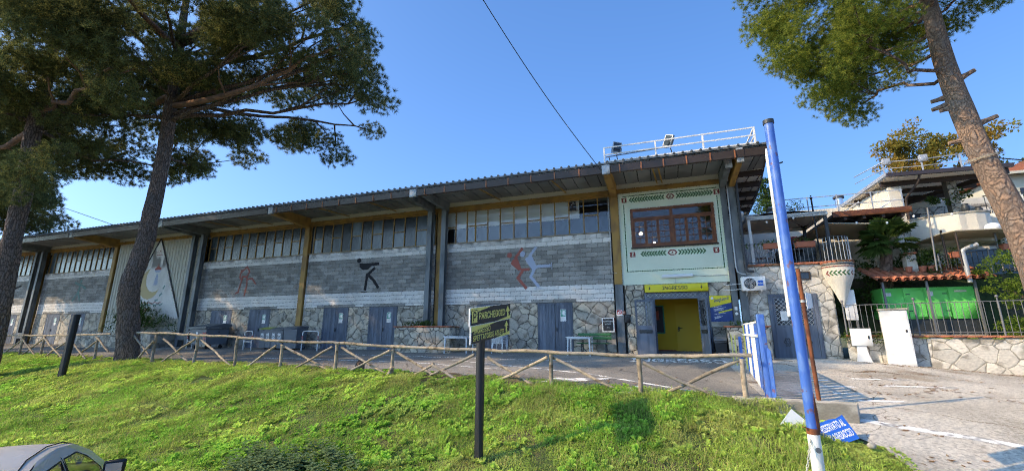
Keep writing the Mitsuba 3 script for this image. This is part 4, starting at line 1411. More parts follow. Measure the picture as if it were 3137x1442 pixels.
# bare black post and the sign post
b = MB(.5).beam(hp(-20.9, 8.4, -.8), hp(-20.86, 8.36, 1.62), .16, .16, ch=.01)
obj('black_post', b, 'black', label='bare black wooden post standing in the grass at the far left', cat='post')
sp_ = thing('sign_post', 'black square post carrying two stacked yellow and black arrow boards in the grass', 'signpost')
obj(f'{sp_}__post', MB(.5).beam((-.555, 7.70, -1.4), (-.55, 7.70, 1.32), .11, .11, (.43, .90, 0), ch=.008), 'sign_black')


def board(key, tl, tr, h, label):
    """thin sign board: tl, tr top corners (world), h height; returns frame (org at lower left, ex, ez)"""
    tl, tr = np.asarray(tl, float), np.asarray(tr, float)
    return key


def sign_frame(c_s, c_o, z0, yaw, tilt):
    """origin + axes of a board facing the camera side"""
    ex = math.cos(yaw) * RX + math.sin(yaw) * NY
    ey = np.array([0, 0, 1.0])
    ex, ey = math.cos(tilt) * ex + math.sin(tilt) * ey, -math.sin(tilt) * ex + math.cos(tilt) * ey
    return hp(c_s, c_o, z0), ex, ey


def arrow_shape(x, y0, y1, w):
    m_ = y0 + (y1 - y0) * .52
    return sg.Polygon([(x - w * .17, y0), (x + w * .17, y0), (x + w * .17, m_), (x + w * .5, m_), (x, y1), (x - w * .5, m_), (x - w * .17, m_)])


FNT = 'text'
tl, tr = np.array([-.79, 7.16, 1.365]), np.array([-.134, 8.54, 1.535])
exu = (tr - tl) / np.linalg.norm(tr - tl)
eyu = np.array([0, 0, 1.0])
nz_ = np.cross(exu, eyu)
K_ = np.linalg.norm(tr - tl) / .70
for lab_, top, lines in (('upper yellow and black board reading PARCHEGGIO with an up arrow', tl + nz_ * .10 - np.array([0, 0, .0]), 'P'), ('lower yellow and black board reading INGRESSO SPETTATORI E ATLETI with an up arrow', tl + exu * .03 - eyu * .295 + nz_ * .105, 'I')):
    h = .285
    sb = thing('direction_sign', lab_, 'sign')
    org = top - eyu * h
    Wd = (.70 if lines == 'P' else .665) * K_
    obj(f'{sb}__board', MB(.5).prism([(0, 0), (Wd, 0.0), (Wd, h), (0, h)], org, exu, eyu, .012), 'sign_black')
    obj(f'{sb}__edge', MB(.5).prism([(-.025, -.002), (-.001, -.002), (-.001, h + .002), (-.025, h + .002)], org, exu, eyu, .02).prism([(-.001, h + .001), (Wd, h + .001), (Wd, h + .008), (-.001, h + .008)], org, exu, eyu, .014), 'white_paint')
    q = org + nz_ * .0125
    yl = MB(.5)
    yl.prism([(0, h * .62), (.0, h), (.34 * K_, h)] if lines == 'P' else [(0, h * .66), (0, h), (.42 * K_, h)], q, exu, eyu, .001)
    yl.prism([(Wd, 0), (Wd, h * .24), (.44 * K_, 0.0)] if lines == 'P' else [(Wd, 0), (Wd, h * .25), (.40 * K_, 0.0)], q, exu, eyu, .001)
    obj(f'{sb}__yellow_corner', yl, 'sign_cream_yellow')
    tx = MB(.5)
    q2 = org + nz_ * .0145
    if lines == 'P':
        obj(f'{sb}__letter_ground', MB(.5).prism(sg.box(.015 * K_, .03, .115 * K_, h * .88), q2, exu, eyu, .001), 'sign_black')
        tx.prism(sg.box(.024 * K_, .042, .106 * K_, h * .84), q2 + nz_ * .0015, exu, eyu, .001)
        obj(f'{sb}__letter_p', MB(.5).text('P', .155, q2 + nz_ * .004 + exu * .042 * K_ + eyu * .065, exu, eyu, .001, width=.046 * K_), 'sign_black')
        tx.text('PARCHEGGIO', .112, q2 + exu * .132 * K_ + eyu * .085, exu, eyu, .001, width=.46 * K_)
        tx.prism(affinity.scale(arrow_shape(.645, .03, h * .88, .085), K_, 1, origin=(0, 0)), q2, exu, eyu, .001)
    else:
        tx.text('INGRESSO', .088, q2 + exu * .035 * K_ + eyu * .155, exu, eyu, .001, width=.27 * K_)
        tx.text('SPETTATORI E ATLETI', .088, q2 + exu * .03 * K_ + eyu * .038, exu, eyu, .001, width=.52 * K_)
        tx.prism(affinity.scale(arrow_shape(.60, .06, h * .94, .08), K_, 1, origin=(0, 0)), q2, exu, eyu, .001)
    obj(f'{sb}__lettering', tx, 'sign_cream_yellow')

# waste bins
def wheelie(s, o, w, dep, h, yaw, label, letter, lidmat='bin_lid', tank=False):
    b = thing('wheelie_bin', label, 'waste bin', None if tank else 'narrow grey bins in a row')
    M = frame(gpt(s, o), yaw, HALL)
    v = np.array([[-w / 2 * .86, -dep / 2 * .8, .08], [w / 2 * .86, -dep / 2 * .8, .08], [w / 2 * .86, dep / 2 * .8, .08], [-w / 2 * .86, dep / 2 * .8, .08], [-w / 2, -dep / 2, h], [w / 2, -dep / 2, h], [w / 2, dep / 2, h], [-w / 2, dep / 2, h]])
    f = [(0, 3, 2, 1), (4, 5, 6, 7), (0, 1, 5, 4), (1, 2, 6, 5), (2, 3, 7, 6), (3, 0, 4, 7)]
    m_ = MB(.5)
    for q in f:
        m_.add(v[list(q)], [(0, 1, 2, 3)])
    obj(f'{b}__body', m_.box(-w / 2 - .015, w / 2 + .015, -dep / 2 - .02, dep / 2 + .01, h - .05, h, ch=.01), 'bin_grey', M)
    obj(f'{b}__lid', MB(.5).prism([(-dep / 2 - .04, 0), (dep / 2 + .03, 0), (dep / 2 + .03, .09), (dep / 2 - .1, .11), (-dep / 2 - .04, .03)], (-w / 2 - .02, 0, h + .002), (0, 1.0, 0), (0, 0, 1.0), w + .04), lidmat, M)
    for sgn in (-1, 1):
        wh = MB(.5).lathe([(0.001, -.025), (.09, -.025), (.1, -.01), (.1, .01), (.09, .025), (.001, .025)], n=14)
        Q = np.eye(4); Q[:3, :3] = [[0, 0, 1], [1, 0, 0], [0, 1, 0]]; Q[:3, 3] = [sgn * w * .38, dep * .42, .1]
        obj(f'{b}__wheel', wh, 'rubber', M @ Q)
    yl = -dep / 2 * (.8 + .2 * .66)
    if letter:
        t_ = math.atan2(dep * .1, h - .08)
        lm = MB(.5).box(-.11, .07, -.003, .0, -.14, .14)
        Q = np.eye(4); Q[:3, 3] = [0, -dep / 2 * (.8 + .2 * .62) - .004, h * .66]; Q[1, 2] = -math.tan(t_)
        obj(f'{b}__label', lm, 'white_plastic', M @ Q)
        obj(f'{b}__letter', MB(.5).text(letter, .15, (-.07, -.0035, -.09), EX, EZ, .002), 'bin_lid', M @ Q)
    return b


for i, (s, lm) in enumerate([(-20.05, 'lime'), (-19.62, 'lime'), (-19.2, 'bin_lid'), (-18.78, 'bin_lid')]):
    wheelie(s, .72 + .03 * i, .40, .5, 1.02, rng.uniform(-4, 4), ['narrow grey bin with a mossy yellowish lid, leftmost of the row', 'second narrow grey bin with a mossy yellowish lid', 'third narrow grey bin with grey lid', 'narrow grey bin with grey lid right beside the wide bin'][i], 'b', lm)
wheelie(-18.0, .78, .85, .75, 1.08, 3, 'wide dark grey bin at the right end of the bin row', '', 'bin_lid', True)
# big dumpster
db = thing('dumpster', 'large grey wheeled dumpster with red and white chevrons beside the left doors', 'dumpster')
M = frame(gpt(-23.9, 1.0), -6, HALL)
m_ = MB(.5).prism([(-.55, .25), (.5, .25), (.6, 1.05), (-.62, 1.05)], (-.75, 0, 0), (0, 1.0, 0), (0, 0, 1.0), 1.5)
obj(f'{db}__body', m_, 'bin_grey', M)
obj(f'{db}__rim', MB(.5).box(-.82, .82, -.68, .66, 1.052, 1.1, ch=.015), 'bin_lid', M)
obj(f'{db}__lid', MB(.5).prism([(-.7, 0), (.68, 0.08), (.68, .2), (.3, .26), (-.7, .05)], (-.80, 0, 1.102), (0, 1.0, 0), (0, 0, 1.0), 1.6), 'bin_lid', M)
for x in (-.5, .5):
    for y in (-.35, .35):
        obj(f'{db}__wheel', MB(.5).tube([(x - .03, y, .1), (x + .03, y, .1)], .1, 12), 'rubber', M)
        obj(f'{db}__caster', MB(.5).box(x - .05, x + .05, y - .03, y + .03, .15, .249), 'iron_dark', M)
cm = MB(.5)
for k in range(3):
    cm.prism([(.45, .55 + k * .14), (.6, .47 + k * .14), (.75, .55 + k * .14), (.75, .62 + k * .14), (.6, .54 + k * .14), (.45, .62 + k * .14)], (0, -.575 - .02 * k, 0), EX, EZ, .006)
obj(f'{db}__chevron', cm, 'red', M)
obj(f'{db}__label', MB(.5).box(-.15, .0, -.615, -.605, .62, .9), 'white_plastic', M)
for s in (.78, -.78):
    obj(f'{db}__lift_pin', MB(.5).tube([(s, 0, .9), (s * 1.12, 0, .9)], .03, 8), 'iron_dark', M)


def hoop(s, o, yaw, w, label):
    h = thing('tubular_barrier', label, 'barrier', 'white tubular barriers')
    M = frame(gpt(s, o), yaw, HALL)
    r = .12
    pts = [(-w / 2, 0, -.05), (-w / 2, 0, .95 - r)] + [(-w / 2 + r - r * math.cos(t), 0, .95 - r + r * math.sin(t)) for t in np.linspace(.3, math.pi / 2, 4)]
    pts = pts + [(-p[0], p[1], p[2]) for p in pts[::-1]]
    obj(f'{h}__hoop', MB(.5).tube(pts, .026, 9), 'white_paint', M)
    obj(f'{h}__crossbar', MB(.5).tube([(-w / 2 + .02, 0, .42), (w / 2 - .02, 0, .42)], .022, 8), 'white_paint', M)
    for sx in (-1, 1):
        for z in (.58, .68):
            obj(f'{h}__red_band', MB(.5).tube([(sx * w / 2, 0, z - .035), (sx * w / 2, 0, z + .035)], .0285, 10, caps=False), 'red', M)


hoop(-24.95, 1.3, -12, .62, 'white tubular hoop barrier with red bands left of the dumpster')
hoop(-20.55, 1.35, -8, .66, 'white tubular hoop barrier with red bands in front of the narrow bins')
hoop(-16.6, 1.2, 6, .9, 'white tubular hoop barrier with red bands before the third door')


# planters
def planter(name, label, x0, x1, y0, y1, z0, z1, seed, cap=True):
    p = thing(name, label, 'planter')
    obj(f'{p}__core', MB(.5).box(x0 + .03, x1 - .03, y0 + .03, y1, z0, z1), 'mortar', HALL)
    for q in flags(x0, x1, z0, z1, [], .3, seed):
        obj(f'{p}__stone', MB().prism(q, (0, y0 + .03, 0), EX, EZ, .03, inset=.012), 'stone', HALL)
    for q in flags(0, y1 - y0, z0, z1, [], .3, seed + 1):
        obj(f'{p}__stone', MB().prism(q, (x1 - .03, y0, 0), (0, 1.0, 0), EZ, .03, inset=.012), 'stone', HALL)
    if cap:
        n = int((x1 - x0 + .06) / .25)
        for i in range(n):
            a = x0 - .03 + (x1 - x0 + .06) * i / n
            obj(f'{p}__cap_brick', MB().box(a + .003, a + (x1 - x0 + .06) / n - .003, y0 - .03, y0 + .24, z1 + .001, z1 + .055, ch=.004), 'tile', HALL)
        n2 = int((y1 - y0) / .26)
        for xx in (x0 - .03, x1 - .18):
            for i in range(1, n2 + 1):
                a = y0 + .24 + .26 * (i - 1)
                obj(f'{p}__cap_brick', MB().box(xx, xx + .21, a + .003, min(a + .257, y1), z1 + .001, z1 + .055, ch=.004), 'tile', HALL)
        obj(f'{p}__soil', MB(.5).box(x0 + .18, x1 - .18, y0 + .24, y1, z1 + .001, z1 + .03), 'soil', HALL)
    return p


def leaf_cluster(mb, c, rad, n, size, r, sq=(1, 1, 1), shell=0.5, dirup=0.3, asp=.45):
    """n two-triangle leaves in an ellipsoid"""
    d = r.normal(size=(n, 3)); d /= np.linalg.norm(d, axis=1, keepdims=True)
    rad_ = rad * (shell + (1 - shell) * r.random(n)) ** .7
    p = np.asarray(c) + d * rad_[:, None] * np.asarray(sq)
    a = r.normal(size=(n, 3)) + d * .8 + [0, 0, dirup]
    a /= np.linalg.norm(a, axis=1, keepdims=True)
    b = np.cross(a, r.normal(size=(n, 3))); b /= np.linalg.norm(b, axis=1, keepdims=True)
    L_ = size * (.6 + .8 * r.random(n))
    nrm = np.cross(a, b)
    v = np.stack([p, p + a * (L_ * .5)[:, None] + b * (L_ * asp * .5)[:, None] + nrm * (L_ * .06)[:, None], p + a * L_[:, None], p + a * (L_ * .5)[:, None] - b * (L_ * asp * .5)[:, None] + nrm * (L_ * .06)[:, None]], 1).reshape(-1, 3)
    k = np.arange(n)[:, None] * 4
    f = np.vstack([k + [0, 1, 2], k + [0, 2, 3]])
    t = np.repeat(np.clip(r.random(n) * .7 + .3 * r.random(), 0, 1), 4)
    mb.add(v, f, np.stack([t, t * 0 + .5], 1))


planter('stone_planter', 'stone planter with brick cap in front of the grey double column', -11.9, -9.0, -1.0, -.1, -.1, 1.18, 61)
rr = np.random.default_rng(5)
pk = thing('planter_plants', 'low green plants growing in the stone planter by the grey column', 'plants')
m_ = MB()
for k in range(9):
    leaf_cluster(m_, (-11.6 + k * .17, -.55, 1.3), .16, 60, .09, rr)
obj(f'{pk}__leaves', m_, 'leaf', HALL)
planter('stone_planter', 'stone planter with brick cap right of the entrance, below the poster', 2.06, 3.42, -.95, -.17, -.1, 1.14, 65)
pk = thing('planter_plants', 'small green plants in the stone planter right of the entrance', 'plants')
m_ = MB()
for k in range(5):
    leaf_cluster(m_, (2.35 + k * .2, -.55, 1.25), .14, 50, .08, rr)
obj(f'{pk}__leaves', m_, 'leaf', HALL)
planter('stone_planter', 'dark stone planter around the shrub below the emblem triangle', -34.8, -27.8, -1.6, -.2, -.1, .95, 67, False)
planter('stone_planter', 'dark low stone planter at the far left before the hall', -56.0, -47.0, -3.2, -1.6, -.1, 1.25, 69, False)
sh = thing('oleander_shrub', 'dark leafy oleander shrub growing below the white emblem triangle', 'shrub')
m_ = MB(.5)
for k in range(14):
    a = rr.random() * 6.28
    m_.tube([(-30 + .3 * math.cos(a), -.95, .9), (-30 + 1.2 * math.cos(a), -.95 + .3 * math.sin(a), 1.9)], [.03, .012], 5)
obj(f'{sh}__stems', m_, 'wood', HALL)
m_ = MB()
for k in range(60):
    x = rr.normal() * 1.2
    leaf_cluster(m_, (-30.3 + x, -.95 + rr.normal() * .25, 1.1 + max(.1, 1.35 - .35 * abs(x)) * rr.random() ** .6), .3, 34, .22, rr, asp=.2, dirup=.8)
obj(f'{sh}__leaves', m_, 'leaf', HALL)

# tables, benches, stacked chairs
def table(s, o, yaw, w, d, label):
    t = thing('plastic_table', label, 'table')
    M = frame(gpt(s, o), yaw, HALL)
    obj(f'{t}__top', MB(.5).box(-w / 2, w / 2, -d / 2, d / 2, .69, .72, ch=.008).box(-w / 2 + .03, w / 2 - .03, -d / 2 + .03, d / 2 - .03, .64, .6895), 'white_plastic', M)
    for sx in (-1, 1):
        for sy in (-1, 1):
            x, y = sx * (w / 2 - .07), sy * (d / 2 - .07)
            obj(f'{t}__leg', MB(.5).tube([(x, y, .66), (x + sx * .02, y + sy * .02, 0)], [.034, .026], 8), 'white_plastic', M)


table(-8.55, 1.0, 0, 1.15, .75, 'white plastic table beside the stone planter, partly behind the signs')
table(-3.25, .95, 0, .98, .75, 'white plastic table in front of the green bench near the red fire box')


def bench(s, o, w, label):
    t = thing('slatted_bench', label, 'bench')
    M = frame(gpt(s, o), 0, HALL)
    for k in range(3):
        obj(f'{t}__seat_slat', MB().box(-w / 2, w / 2, -.38 + k * .13, -.27 + k * .13, .42, .45, ch=.006), 'bench_green', M)
    for k in range(2):
        obj(f'{t}__back_slat', MB().box(-w / 2, w / 2, .04 + .02 * k, .065 + .02 * k, .58 + .14 * k, .69 + .14 * k, ch=.006), 'bench_green', M)
    for sx in (-1, 1):
        x = sx * (w / 2 - .2)
        obj(f'{t}__frame', MB(.5).beam((x, -.32, 0), (x, -.3, .42), .04, .04).beam((x, .02, 0), (x, .1, .84), .04, .04).box(x - .02, x + .02, -.38, .03, .385, .418), 'iron_dark', M)


bench(-2.75, .45, 1.35, 'green slatted bench against the stone wall behind the right table')
bench(-9.75, .45, 1.5, 'green slatted bench against the wall beside the left white table')


def plastic_chair(M, label, group):
    c = thing('plastic_chair', label, 'chair', group)
    b = MB(.5)
    b.box(-.22, .22, -.22, .2, .40, .425, ch=.01)
    obj(f'{c}__seat', b, 'white_plastic', M)
    bk = MB(.5)
    for k in range(7):
        x = -.19 + k * .063
        bk.beam((x * .95, .2, .42), (x * 1.05, .31, .80), .028, .015, (0, 1, 0))
    bk.tube([(-.23, .2, .44), (-.235, .3, .76), (-.12, .33, .83), (.12, .33, .83), (.235, .3, .76), (.23, .2, .44)], .02, 6)
    obj(f'{c}__back', bk, 'white_plastic', M)
    for sx in (-1, 1):
        obj(f'{c}__armrest', MB(.5).tube([(sx * .235, .29, .68), (sx * .265, .1, .65), (sx * .265, -.15, .64), (sx * .25, -.22, .58), (sx * .24, -.23, .40)], [.018, .024, .024, .02, .02], 6), 'white_plastic', M)
        for y0, y1 in ((-.2, -.25), (.18, .27)):
            obj(f'{c}__leg', MB(.5).tube([(sx * .215, y0, .41), (sx * .25, y1, 0)], [.024, .018], 6), 'white_plastic', M)


for k in range(7):
    M = frame(gpt(-6.75, .75) + np.array([0, 0, .072 * k]), 176, HALL)
    M[:3, 3] += -NY * 0.012 * k * -1
    plastic_chair(M, ['bottom white plastic garden chair of the stack beside the signs', 'second lowest white garden chair of the stack beside the signs', 'third lowest white garden chair of the stack', 'middle white garden chair of the stack of seven', 'third white garden chair from the top of the stack', 'second white garden chair from the top of the stack', 'white plastic garden chair on top of the stack beside the signs'][k], 'stacked white chairs')

# wall-mounted things
fb = thing('fire_cabinet', 'dark red fire connection cabinet with black panel reading ATTACCO VVF on the stone wall', 'cabinet')
obj(f'{fb}__box', MB(.5).box(-2.44, -1.94, -.22, -.03, .97, 1.54, ch=.01), 'trim_red', HALL)
obj(f'{fb}__rim', MB(.5).box(-2.45, -2.41, -.235, -.221, .97, 1.54).box(-2.0, -1.96, -.235, -.221, .97, 1.54).box(-2.41, -2.0, -.235, -.221, .97, 1.01).box(-2.41, -2.0, -.235, -.221, 1.5, 1.54), 'white_paint', HALL)
obj(f'{fb}__panel', MB(.5).box(-2.41, -2.0, -.228, -.2215, 1.01, 1.5), 'black', HALL)
obj(f'{fb}__lettering', MB(.5).text('ATTACCO', .05, (-2.205, -.2285, 1.375), EX, EZ, .002, center=True, sx=1.15).text('V.V.F.', .055, (-2.205, -.2285, 1.26), EX, EZ, .002, center=True, sx=1.3).box(-2.26, -2.15, -.2305, -.2285, 1.14, 1.155), 'white_paint', HALL)
fs = thing('fire_sign', 'small red and white fire hydrant sign on the grey column', 'sign')
obj(f'{fs}__plate', MB(.5).box(-1.86, -1.63, -.093, -.087, 1.62, 1.86), 'white_paint', HALL)
obj(f'{fs}__panel', MB(.5).box(-1.84, -1.65, -.096, -.0935, 1.68, 1.85), 'red', HALL)
obj(f'{fs}__symbol', MB(.5).box(-1.81, -1.755, -.099, -.0965, 1.70, 1.78).box(-1.73, -1.70, -.099, -.0965, 1.73, 1.83), 'white_paint', HALL)
mbx = thing('mail_box', 'black metal mailbox on the stone wall left of the entrance', 'mailbox')
obj(f'{mbx}__box', MB(.5).box(-1.55, -1.33, -.13, -.01, 1.34, 1.66, ch=.012), 'black', HALL)
obj(f'{mbx}__flap', MB(.5).box(-1.53, -1.35, -.142, -.131, 1.55, 1.62, ch=.004), 'iron_dark', HALL)
sw = thing('bell_box', 'small square switch box with conduit beside the grey column', 'switch box')
obj(f'{sw}__box', MB(.5).box(-1.62, -1.51, -.1, -.03, 1.68, 1.8, ch=.01), 'terracotta', HALL)
obj(f'{sw}__button', MB(.5).box(-1.585, -1.545, -.104, -.1005, 1.72, 1.76), 'white_paint', HALL)
obj(f'{sw}__conduit', MB(.5).tube([(-1.57, -.05, 1.8), (-1.57, -.05, 3.32), (-1.6, -.06, 3.36), (-1.93, -.12, 3.37), (-1.96, -.12, 3.42), (-1.96, -.12, 6.7)], .013, 6), 'galvanised', HALL)
isg = thing('entrance_sign', 'bright yellow board reading INGRESSO with two down arrows over the entrance', 'sign')
obj(f'{isg}__board', MB(.5).box(-.69, 1.66, -.16, -.04, 2.53, 2.83, ch=.006), 'sign_yellow', HALL)
tx = MB(.5).text('INGRESSO', .135, (.455, -.1605, 2.615), EX, EZ, .003, center=True, sx=.98)
for x in (-.50, 1.42):
    tx.prism(affinity.rotate(arrow_shape(x, 2.605, 2.76, .075), 180, origin=(x, 2.685)), (0, -.1605, 0), EX, EZ, .003)
obj(f'{isg}__lettering', tx, 'sign_black', HALL)
lf = thing('tube_light_fitting', 'long white weatherproof tube light fitting above the yellow entrance board', 'light fitting')
obj(f'{lf}__housing', MB(.5).box(-.02, 1.17, -.13, -.032, 3.09, 3.14, ch=.01), 'white_paint', HALL)
obj(f'{lf}__diffuser', MB(.5).tube([(0.0, -.085, 3.16), (1.15, -.085, 3.16)], .062, 12), 'white_plastic', HALL)
obj(f'{lf}__conduit', MB(.5).tube([(1.17, -.05, 3.16), (1.5, -.05, 3.12), (2.4, -.05, 3.12)], .012, 6).tube([(.5, -.05, 3.09), (.5, -.05, 2.84)], .012, 6), 'galvanised', HALL)
ps = thing('poster_board', 'yellow and blue information poster in script lettering right of the entrance', 'poster')
x0, x1, z0, z1 = 1.665, 2.42, 1.36, 2.34
PY = -.075
obj(f'{ps}__board', MB(.5).box(x0, x1, -.07, -.045, z0, z1), 'poster_blue', HALL)
obj(f'{ps}__yellow_top', MB(.5).prism([(x0, z1 - .45), (x1, z1 - .27), (x1, z1), (x0, z1)], (0, -.0705, 0), EX, EZ, .002), 'sign_yellow', HALL)
obj(f'{ps}__round_logo', MB(.5).prism(sg.Point(x0 + .1, z1 - .1).buffer(.05), (0, -.073, 0), EX, EZ, .001), 'white_plastic', HALL)
tt = MB(.5)
for k, (a, w) in enumerate([(1.0, .3), (.88, .42), (.8, .3), (.74, .34), (.5, .4), (.3, .2), (.24, .28), (.18, .22)]):
    zz = z0 + .52 * a
    tt = MB(.5)
    tt.prism([(x0 + .12, zz), (x0 + .12 + w, zz + .06), (x0 + .12 + w, zz + .075), (x0 + .12, zz + .015)], (0, -.0705, 0), EX, EZ, .002)
    obj(f'{ps}__text_line', tt, 'white_plastic', HALL)
obj(f'{ps}__yellow_band', MB(.5).prism([(x0 + .28, z0 + .31), (x1, z0 + .42), (x1, z0 + .47), (x0 + .28, z0 + .36)], (0, -.0731, 0), EX, EZ, .001), 'sign_yellow', HALL)
exs = np.array([math.cos(.22), 0, math.sin(.22)]); ezs = np.array([.35 * math.cos(.22) - math.sin(.22) * .9, 0, .95])
tsc = MB(.5).text('Palaghiaccio', .12, (x0 + .15, -.0733, z1 - .26), exs, ezs / np.linalg.norm(ezs), .001, width=.54)
obj(f'{ps}__title', tsc, 'poster_blue', HALL)
obj(f'{ps}__ledge', MB(.5).box(x0 - .01, x1 + .02, -.08, -.045, z0 - .2, z0 - .003), 'concrete', HALL)
tb = thing('litter_bin', 'black litter bin lined with a plastic bag between the entrance and stone planter', 'litter bin')
M = frame(gpt(1.83, .62), 0, HALL)
obj(f'{tb}__body', MB(.5).prism([(-.17, 0), (.17, 0), (.2, .56), (-.2, .56)], (0, .15, 0), EX, EZ, .32), 'black', M)
obj(f'{tb}__bag', MB(.5).box(-.215, .215, -.185, .165, .5, .585, ch=.02), 'dark_grey', M)
obj(f'{tb}__lid', MB(.5).prism([(-.2, 0), (.18, 0), (.18, .1), (.0, .15), (-.2, .06)], (-.21, 0, .59), (0, 1.0, 0), (0, 0, 1.0), .42), 'bin_lid', M)
cs = thing('column_stickers', 'two small white notices stuck on the dark columns beside the poster', 'stickers')
obj(f'{cs}__sticker', MB(.5).box(2.5, 2.6, -.108, -.104, 1.78, 1.9), 'white_paint', HALL)
obj(f'{cs}__sticker', MB(.5).prism(sg.Point(2.55, 1.65).buffer(.055), (0, -.104, 0), EX, EZ, .004), 'white_paint', HALL)

# roof railing, floodlights, tilted panels
rl = thing('roof_railing', 'white three rail metal guard railing on the hall roof edge', 'railing')
RP = [(-1.78, -2.3), (.13, -2.3), (1.78, -2.3), (3.45, -2.3)]
for x, y in RP:
    obj(f'{rl}__post', MB(.5).box(x - .03, x + .03, y - .03, y + .03, 7.33, 8.06, ch=.006), 'white_paint', HALL)
for z in (7.45, 7.74, 8.03):
    obj(f'{rl}__rail', MB(.5).box(RP[0][0], RP[-1][0], -2.335, -2.305, z - .022, z + .022), 'white_paint', HALL)
obj(f'{rl}__rail', MB(.5).beam((3.45, -2.3, 8.03), (3.45, .5, 8.03), .04, .04).beam((3.45, -2.3, 7.74), (3.45, .5, 7.74), .04, .04), 'white_paint', HALL)
obj(f'{rl}__stay', MB(.5).tube([(3.44, -2.28, 8.0), (3.1, -1.6, 7.34)], .008, 5).tube([(3.44, -2.28, 8.0), (3.3, -1.3, 7.34)], .008, 5), 'galvanised', HALL)
for x in (-1.75, .95, 2.9):
    tp = thing('roof_brace_panel', 'white tilted brace panel on the roof edge, %s' % {-1.75: 'left of the floodlights', .95: 'below the second floodlight', 2.9: 'near the right end of the railing'}[x], 'roof panel')
    obj(f'{tp}__panel', MB(.5).beam((x - .25, -2.2, 7.34), (x + .25, -1.9, 7.56), .25, .04, ch=.006), 'white_paint', HALL)
    obj(f'{tp}__strut', MB(.5).beam((x + .2, -1.85, 7.54), (x + .2, -1.85, 7.33), .04, .04), 'iron_dark', HALL)
lbx = thing('floodlight_bar', 'grey metal bar held by two struts behind the floodlights', 'bar')
obj(f'{lbx}__bar', MB(.5).beam((-1.75, -2.12, 7.72), (1.05, -2.12, 7.84), .035, .035), 'fence_iron', HALL)
for x in (-1.55, -1.25, .75):
    obj(f'{lbx}__strut', MB(.5).beam((x, -2.1, 7.33), (x - .08, -2.1, 7.74), .035, .035), 'iron_dark', HALL)
for x, yaw, tl_, lb_ in ((-1.3, 20, 10, 'left grey floodlight on the hall roof seen from behind'), (.62, -35, 25, 'right grey floodlight on the hall roof tilted towards the lot')):
    fl_ = thing('floodlight', lb_, 'floodlight')
    M = frame(hp(x, 2.12, 8.06), yaw, HALL)
    t = math.radians(tl_); Q = np.eye(4); Q[:3, :3] = [[math.cos(t), 0, math.sin(t)], [0, 1, 0], [-math.sin(t), 0, math.cos(t)]]
    M = M @ Q
    b = MB(.5).box(-.17, .17, -.05, .05, -.22, .22, ch=.012)
    b.box(-.12, .12, .05, .14, -.16, .16, ch=.02)
    for k in range(7):
        b.box(-.11, .11, .14, .17, -.14 + k * .045, -.13 + k * .045)
    obj(f'{fl_}__housing', b, 'galvanised', M)
    obj(f'{fl_}__glass', MB(.5).box(-.14, .14, -.058, -.0505, -.19, .19), 'dark_window', M)
    obj(f'{fl_}__yoke', MB(.5).tube([(-.19, 0, 0), (-.19, 0, -.28), (.19, 0, -.28), (.19, 0, 0)], .014, 6), 'fence_iron', M)

# overhead cable from the eave
cb = MB(.5)
a, b = hp(-1.9, 2.62, 7.02), np.array([-2.1, 9.0, 11.6])
pts = [a + (b - a) * t - np.array([0, 0, .35 * math.sin(math.pi * t)]) for t in np.linspace(0, 1, 30)]
far = b + (b - a) * .8
pts += [b + (far - b) * t for t in (.5, 1)]
cb.tube(pts, .014, 6)
ok_ = thing('overhead_cable', 'twisted dark overhead cable running from the eave up across the sky', 'cable')
obj(f'{ok_}__cable', cb, 'iron_dark')
tw = MB(.5)
hx = []
L_ = 90
for i in range(L_ * 4):
    t = i / (L_ * 4 - 1)
    p = a + (b - a) * t - np.array([0, 0, .35 * math.sin(math.pi * t)])
    hx.append(p + .014 * np.array([math.cos(i * .9), math.sin(i * .9), 0]))
tw.tube(hx, .006, 4)
obj(f'{ok_}__twist', tw, 'fence_iron')

# concrete kerb block, gate, poles, fallen signs at the drive
kb = MB(.5)
kb.prism([(0, 0), (1.9, -.10), (2.05, .28), (.0, .42)], hp(1.16, 8.62, 0) * [1, 1, 0] + [0, 0, -1.0], RX, NY, .74)
obj('concrete_kerb', kb, 'concrete', label='raised concrete kerb block at the foot of the blue gate', cat='kerb')
gt_ = thing('bar_gate', 'open blue and white striped steel gate leaf with blue post beside the drive', 'gate')
g0, g1 = np.array([1.79, 8.05]), np.array([2.13, 4.05])
GZ, npl = -.2, 15
cols = ['blue_paint'] * 3 + ['white_paint'] * 4 + ['blue_paint'] * 2 + ['white_paint'] * 3 + ['blue_paint'] * 2 + ['sign_cream_yellow']
for i in range(npl):
    t0, t1 = (i + .1) / npl, (i + .72) / npl
    q0, q1 = g0 + (g1 - g0) * t0, g0 + (g1 - g0) * t1
    zb, zt = GZ + .16 * t0, 1.17
    obj(f'{gt_}__slat', MB().beam(hp(*q0, (zb + zt) / 2), hp(*q1, (zb + zt) / 2), .025, zt - zb), cols[i])
obj(f'{gt_}__rail', MB(.5).beam(hp(g0[0] - .03, g0[1], .91), hp(g1[0] - .03, g1[1], .91), .03, .05), 'white_paint')
obj(f'{gt_}__top_edge', MB(.5).beam(hp(*g0, 1.19), hp(*g1, 1.19), .045, .035), 'white_paint')
obj(f'{gt_}__end_bar', MB(.5).beam(hp(2.135, 3.98, -.05), hp(2.135, 3.98, 1.2), .05, .05, RX), 'sign_cream_yellow')
obj(f'{gt_}__post', MB(.5).beam(hp(1.83, 8.16, -.3), hp(1.83, 8.16, 1.34), .13, .13, RX, ch=.01), 'blue_paint')
obj(f'{gt_}__stop_plate', MB(.5).prism([(0, -.3), (.10, -.42), (.10, .62), (.03, .68), (0, .62)], hp(1.87, 8.24, 0), 0.55 * RX - 0.83 * NY, EZ, .012), 'blue_paint')
g2 = thing('bar_gate', 'folded back blue and yellow gate post near the stone planter', 'gate')
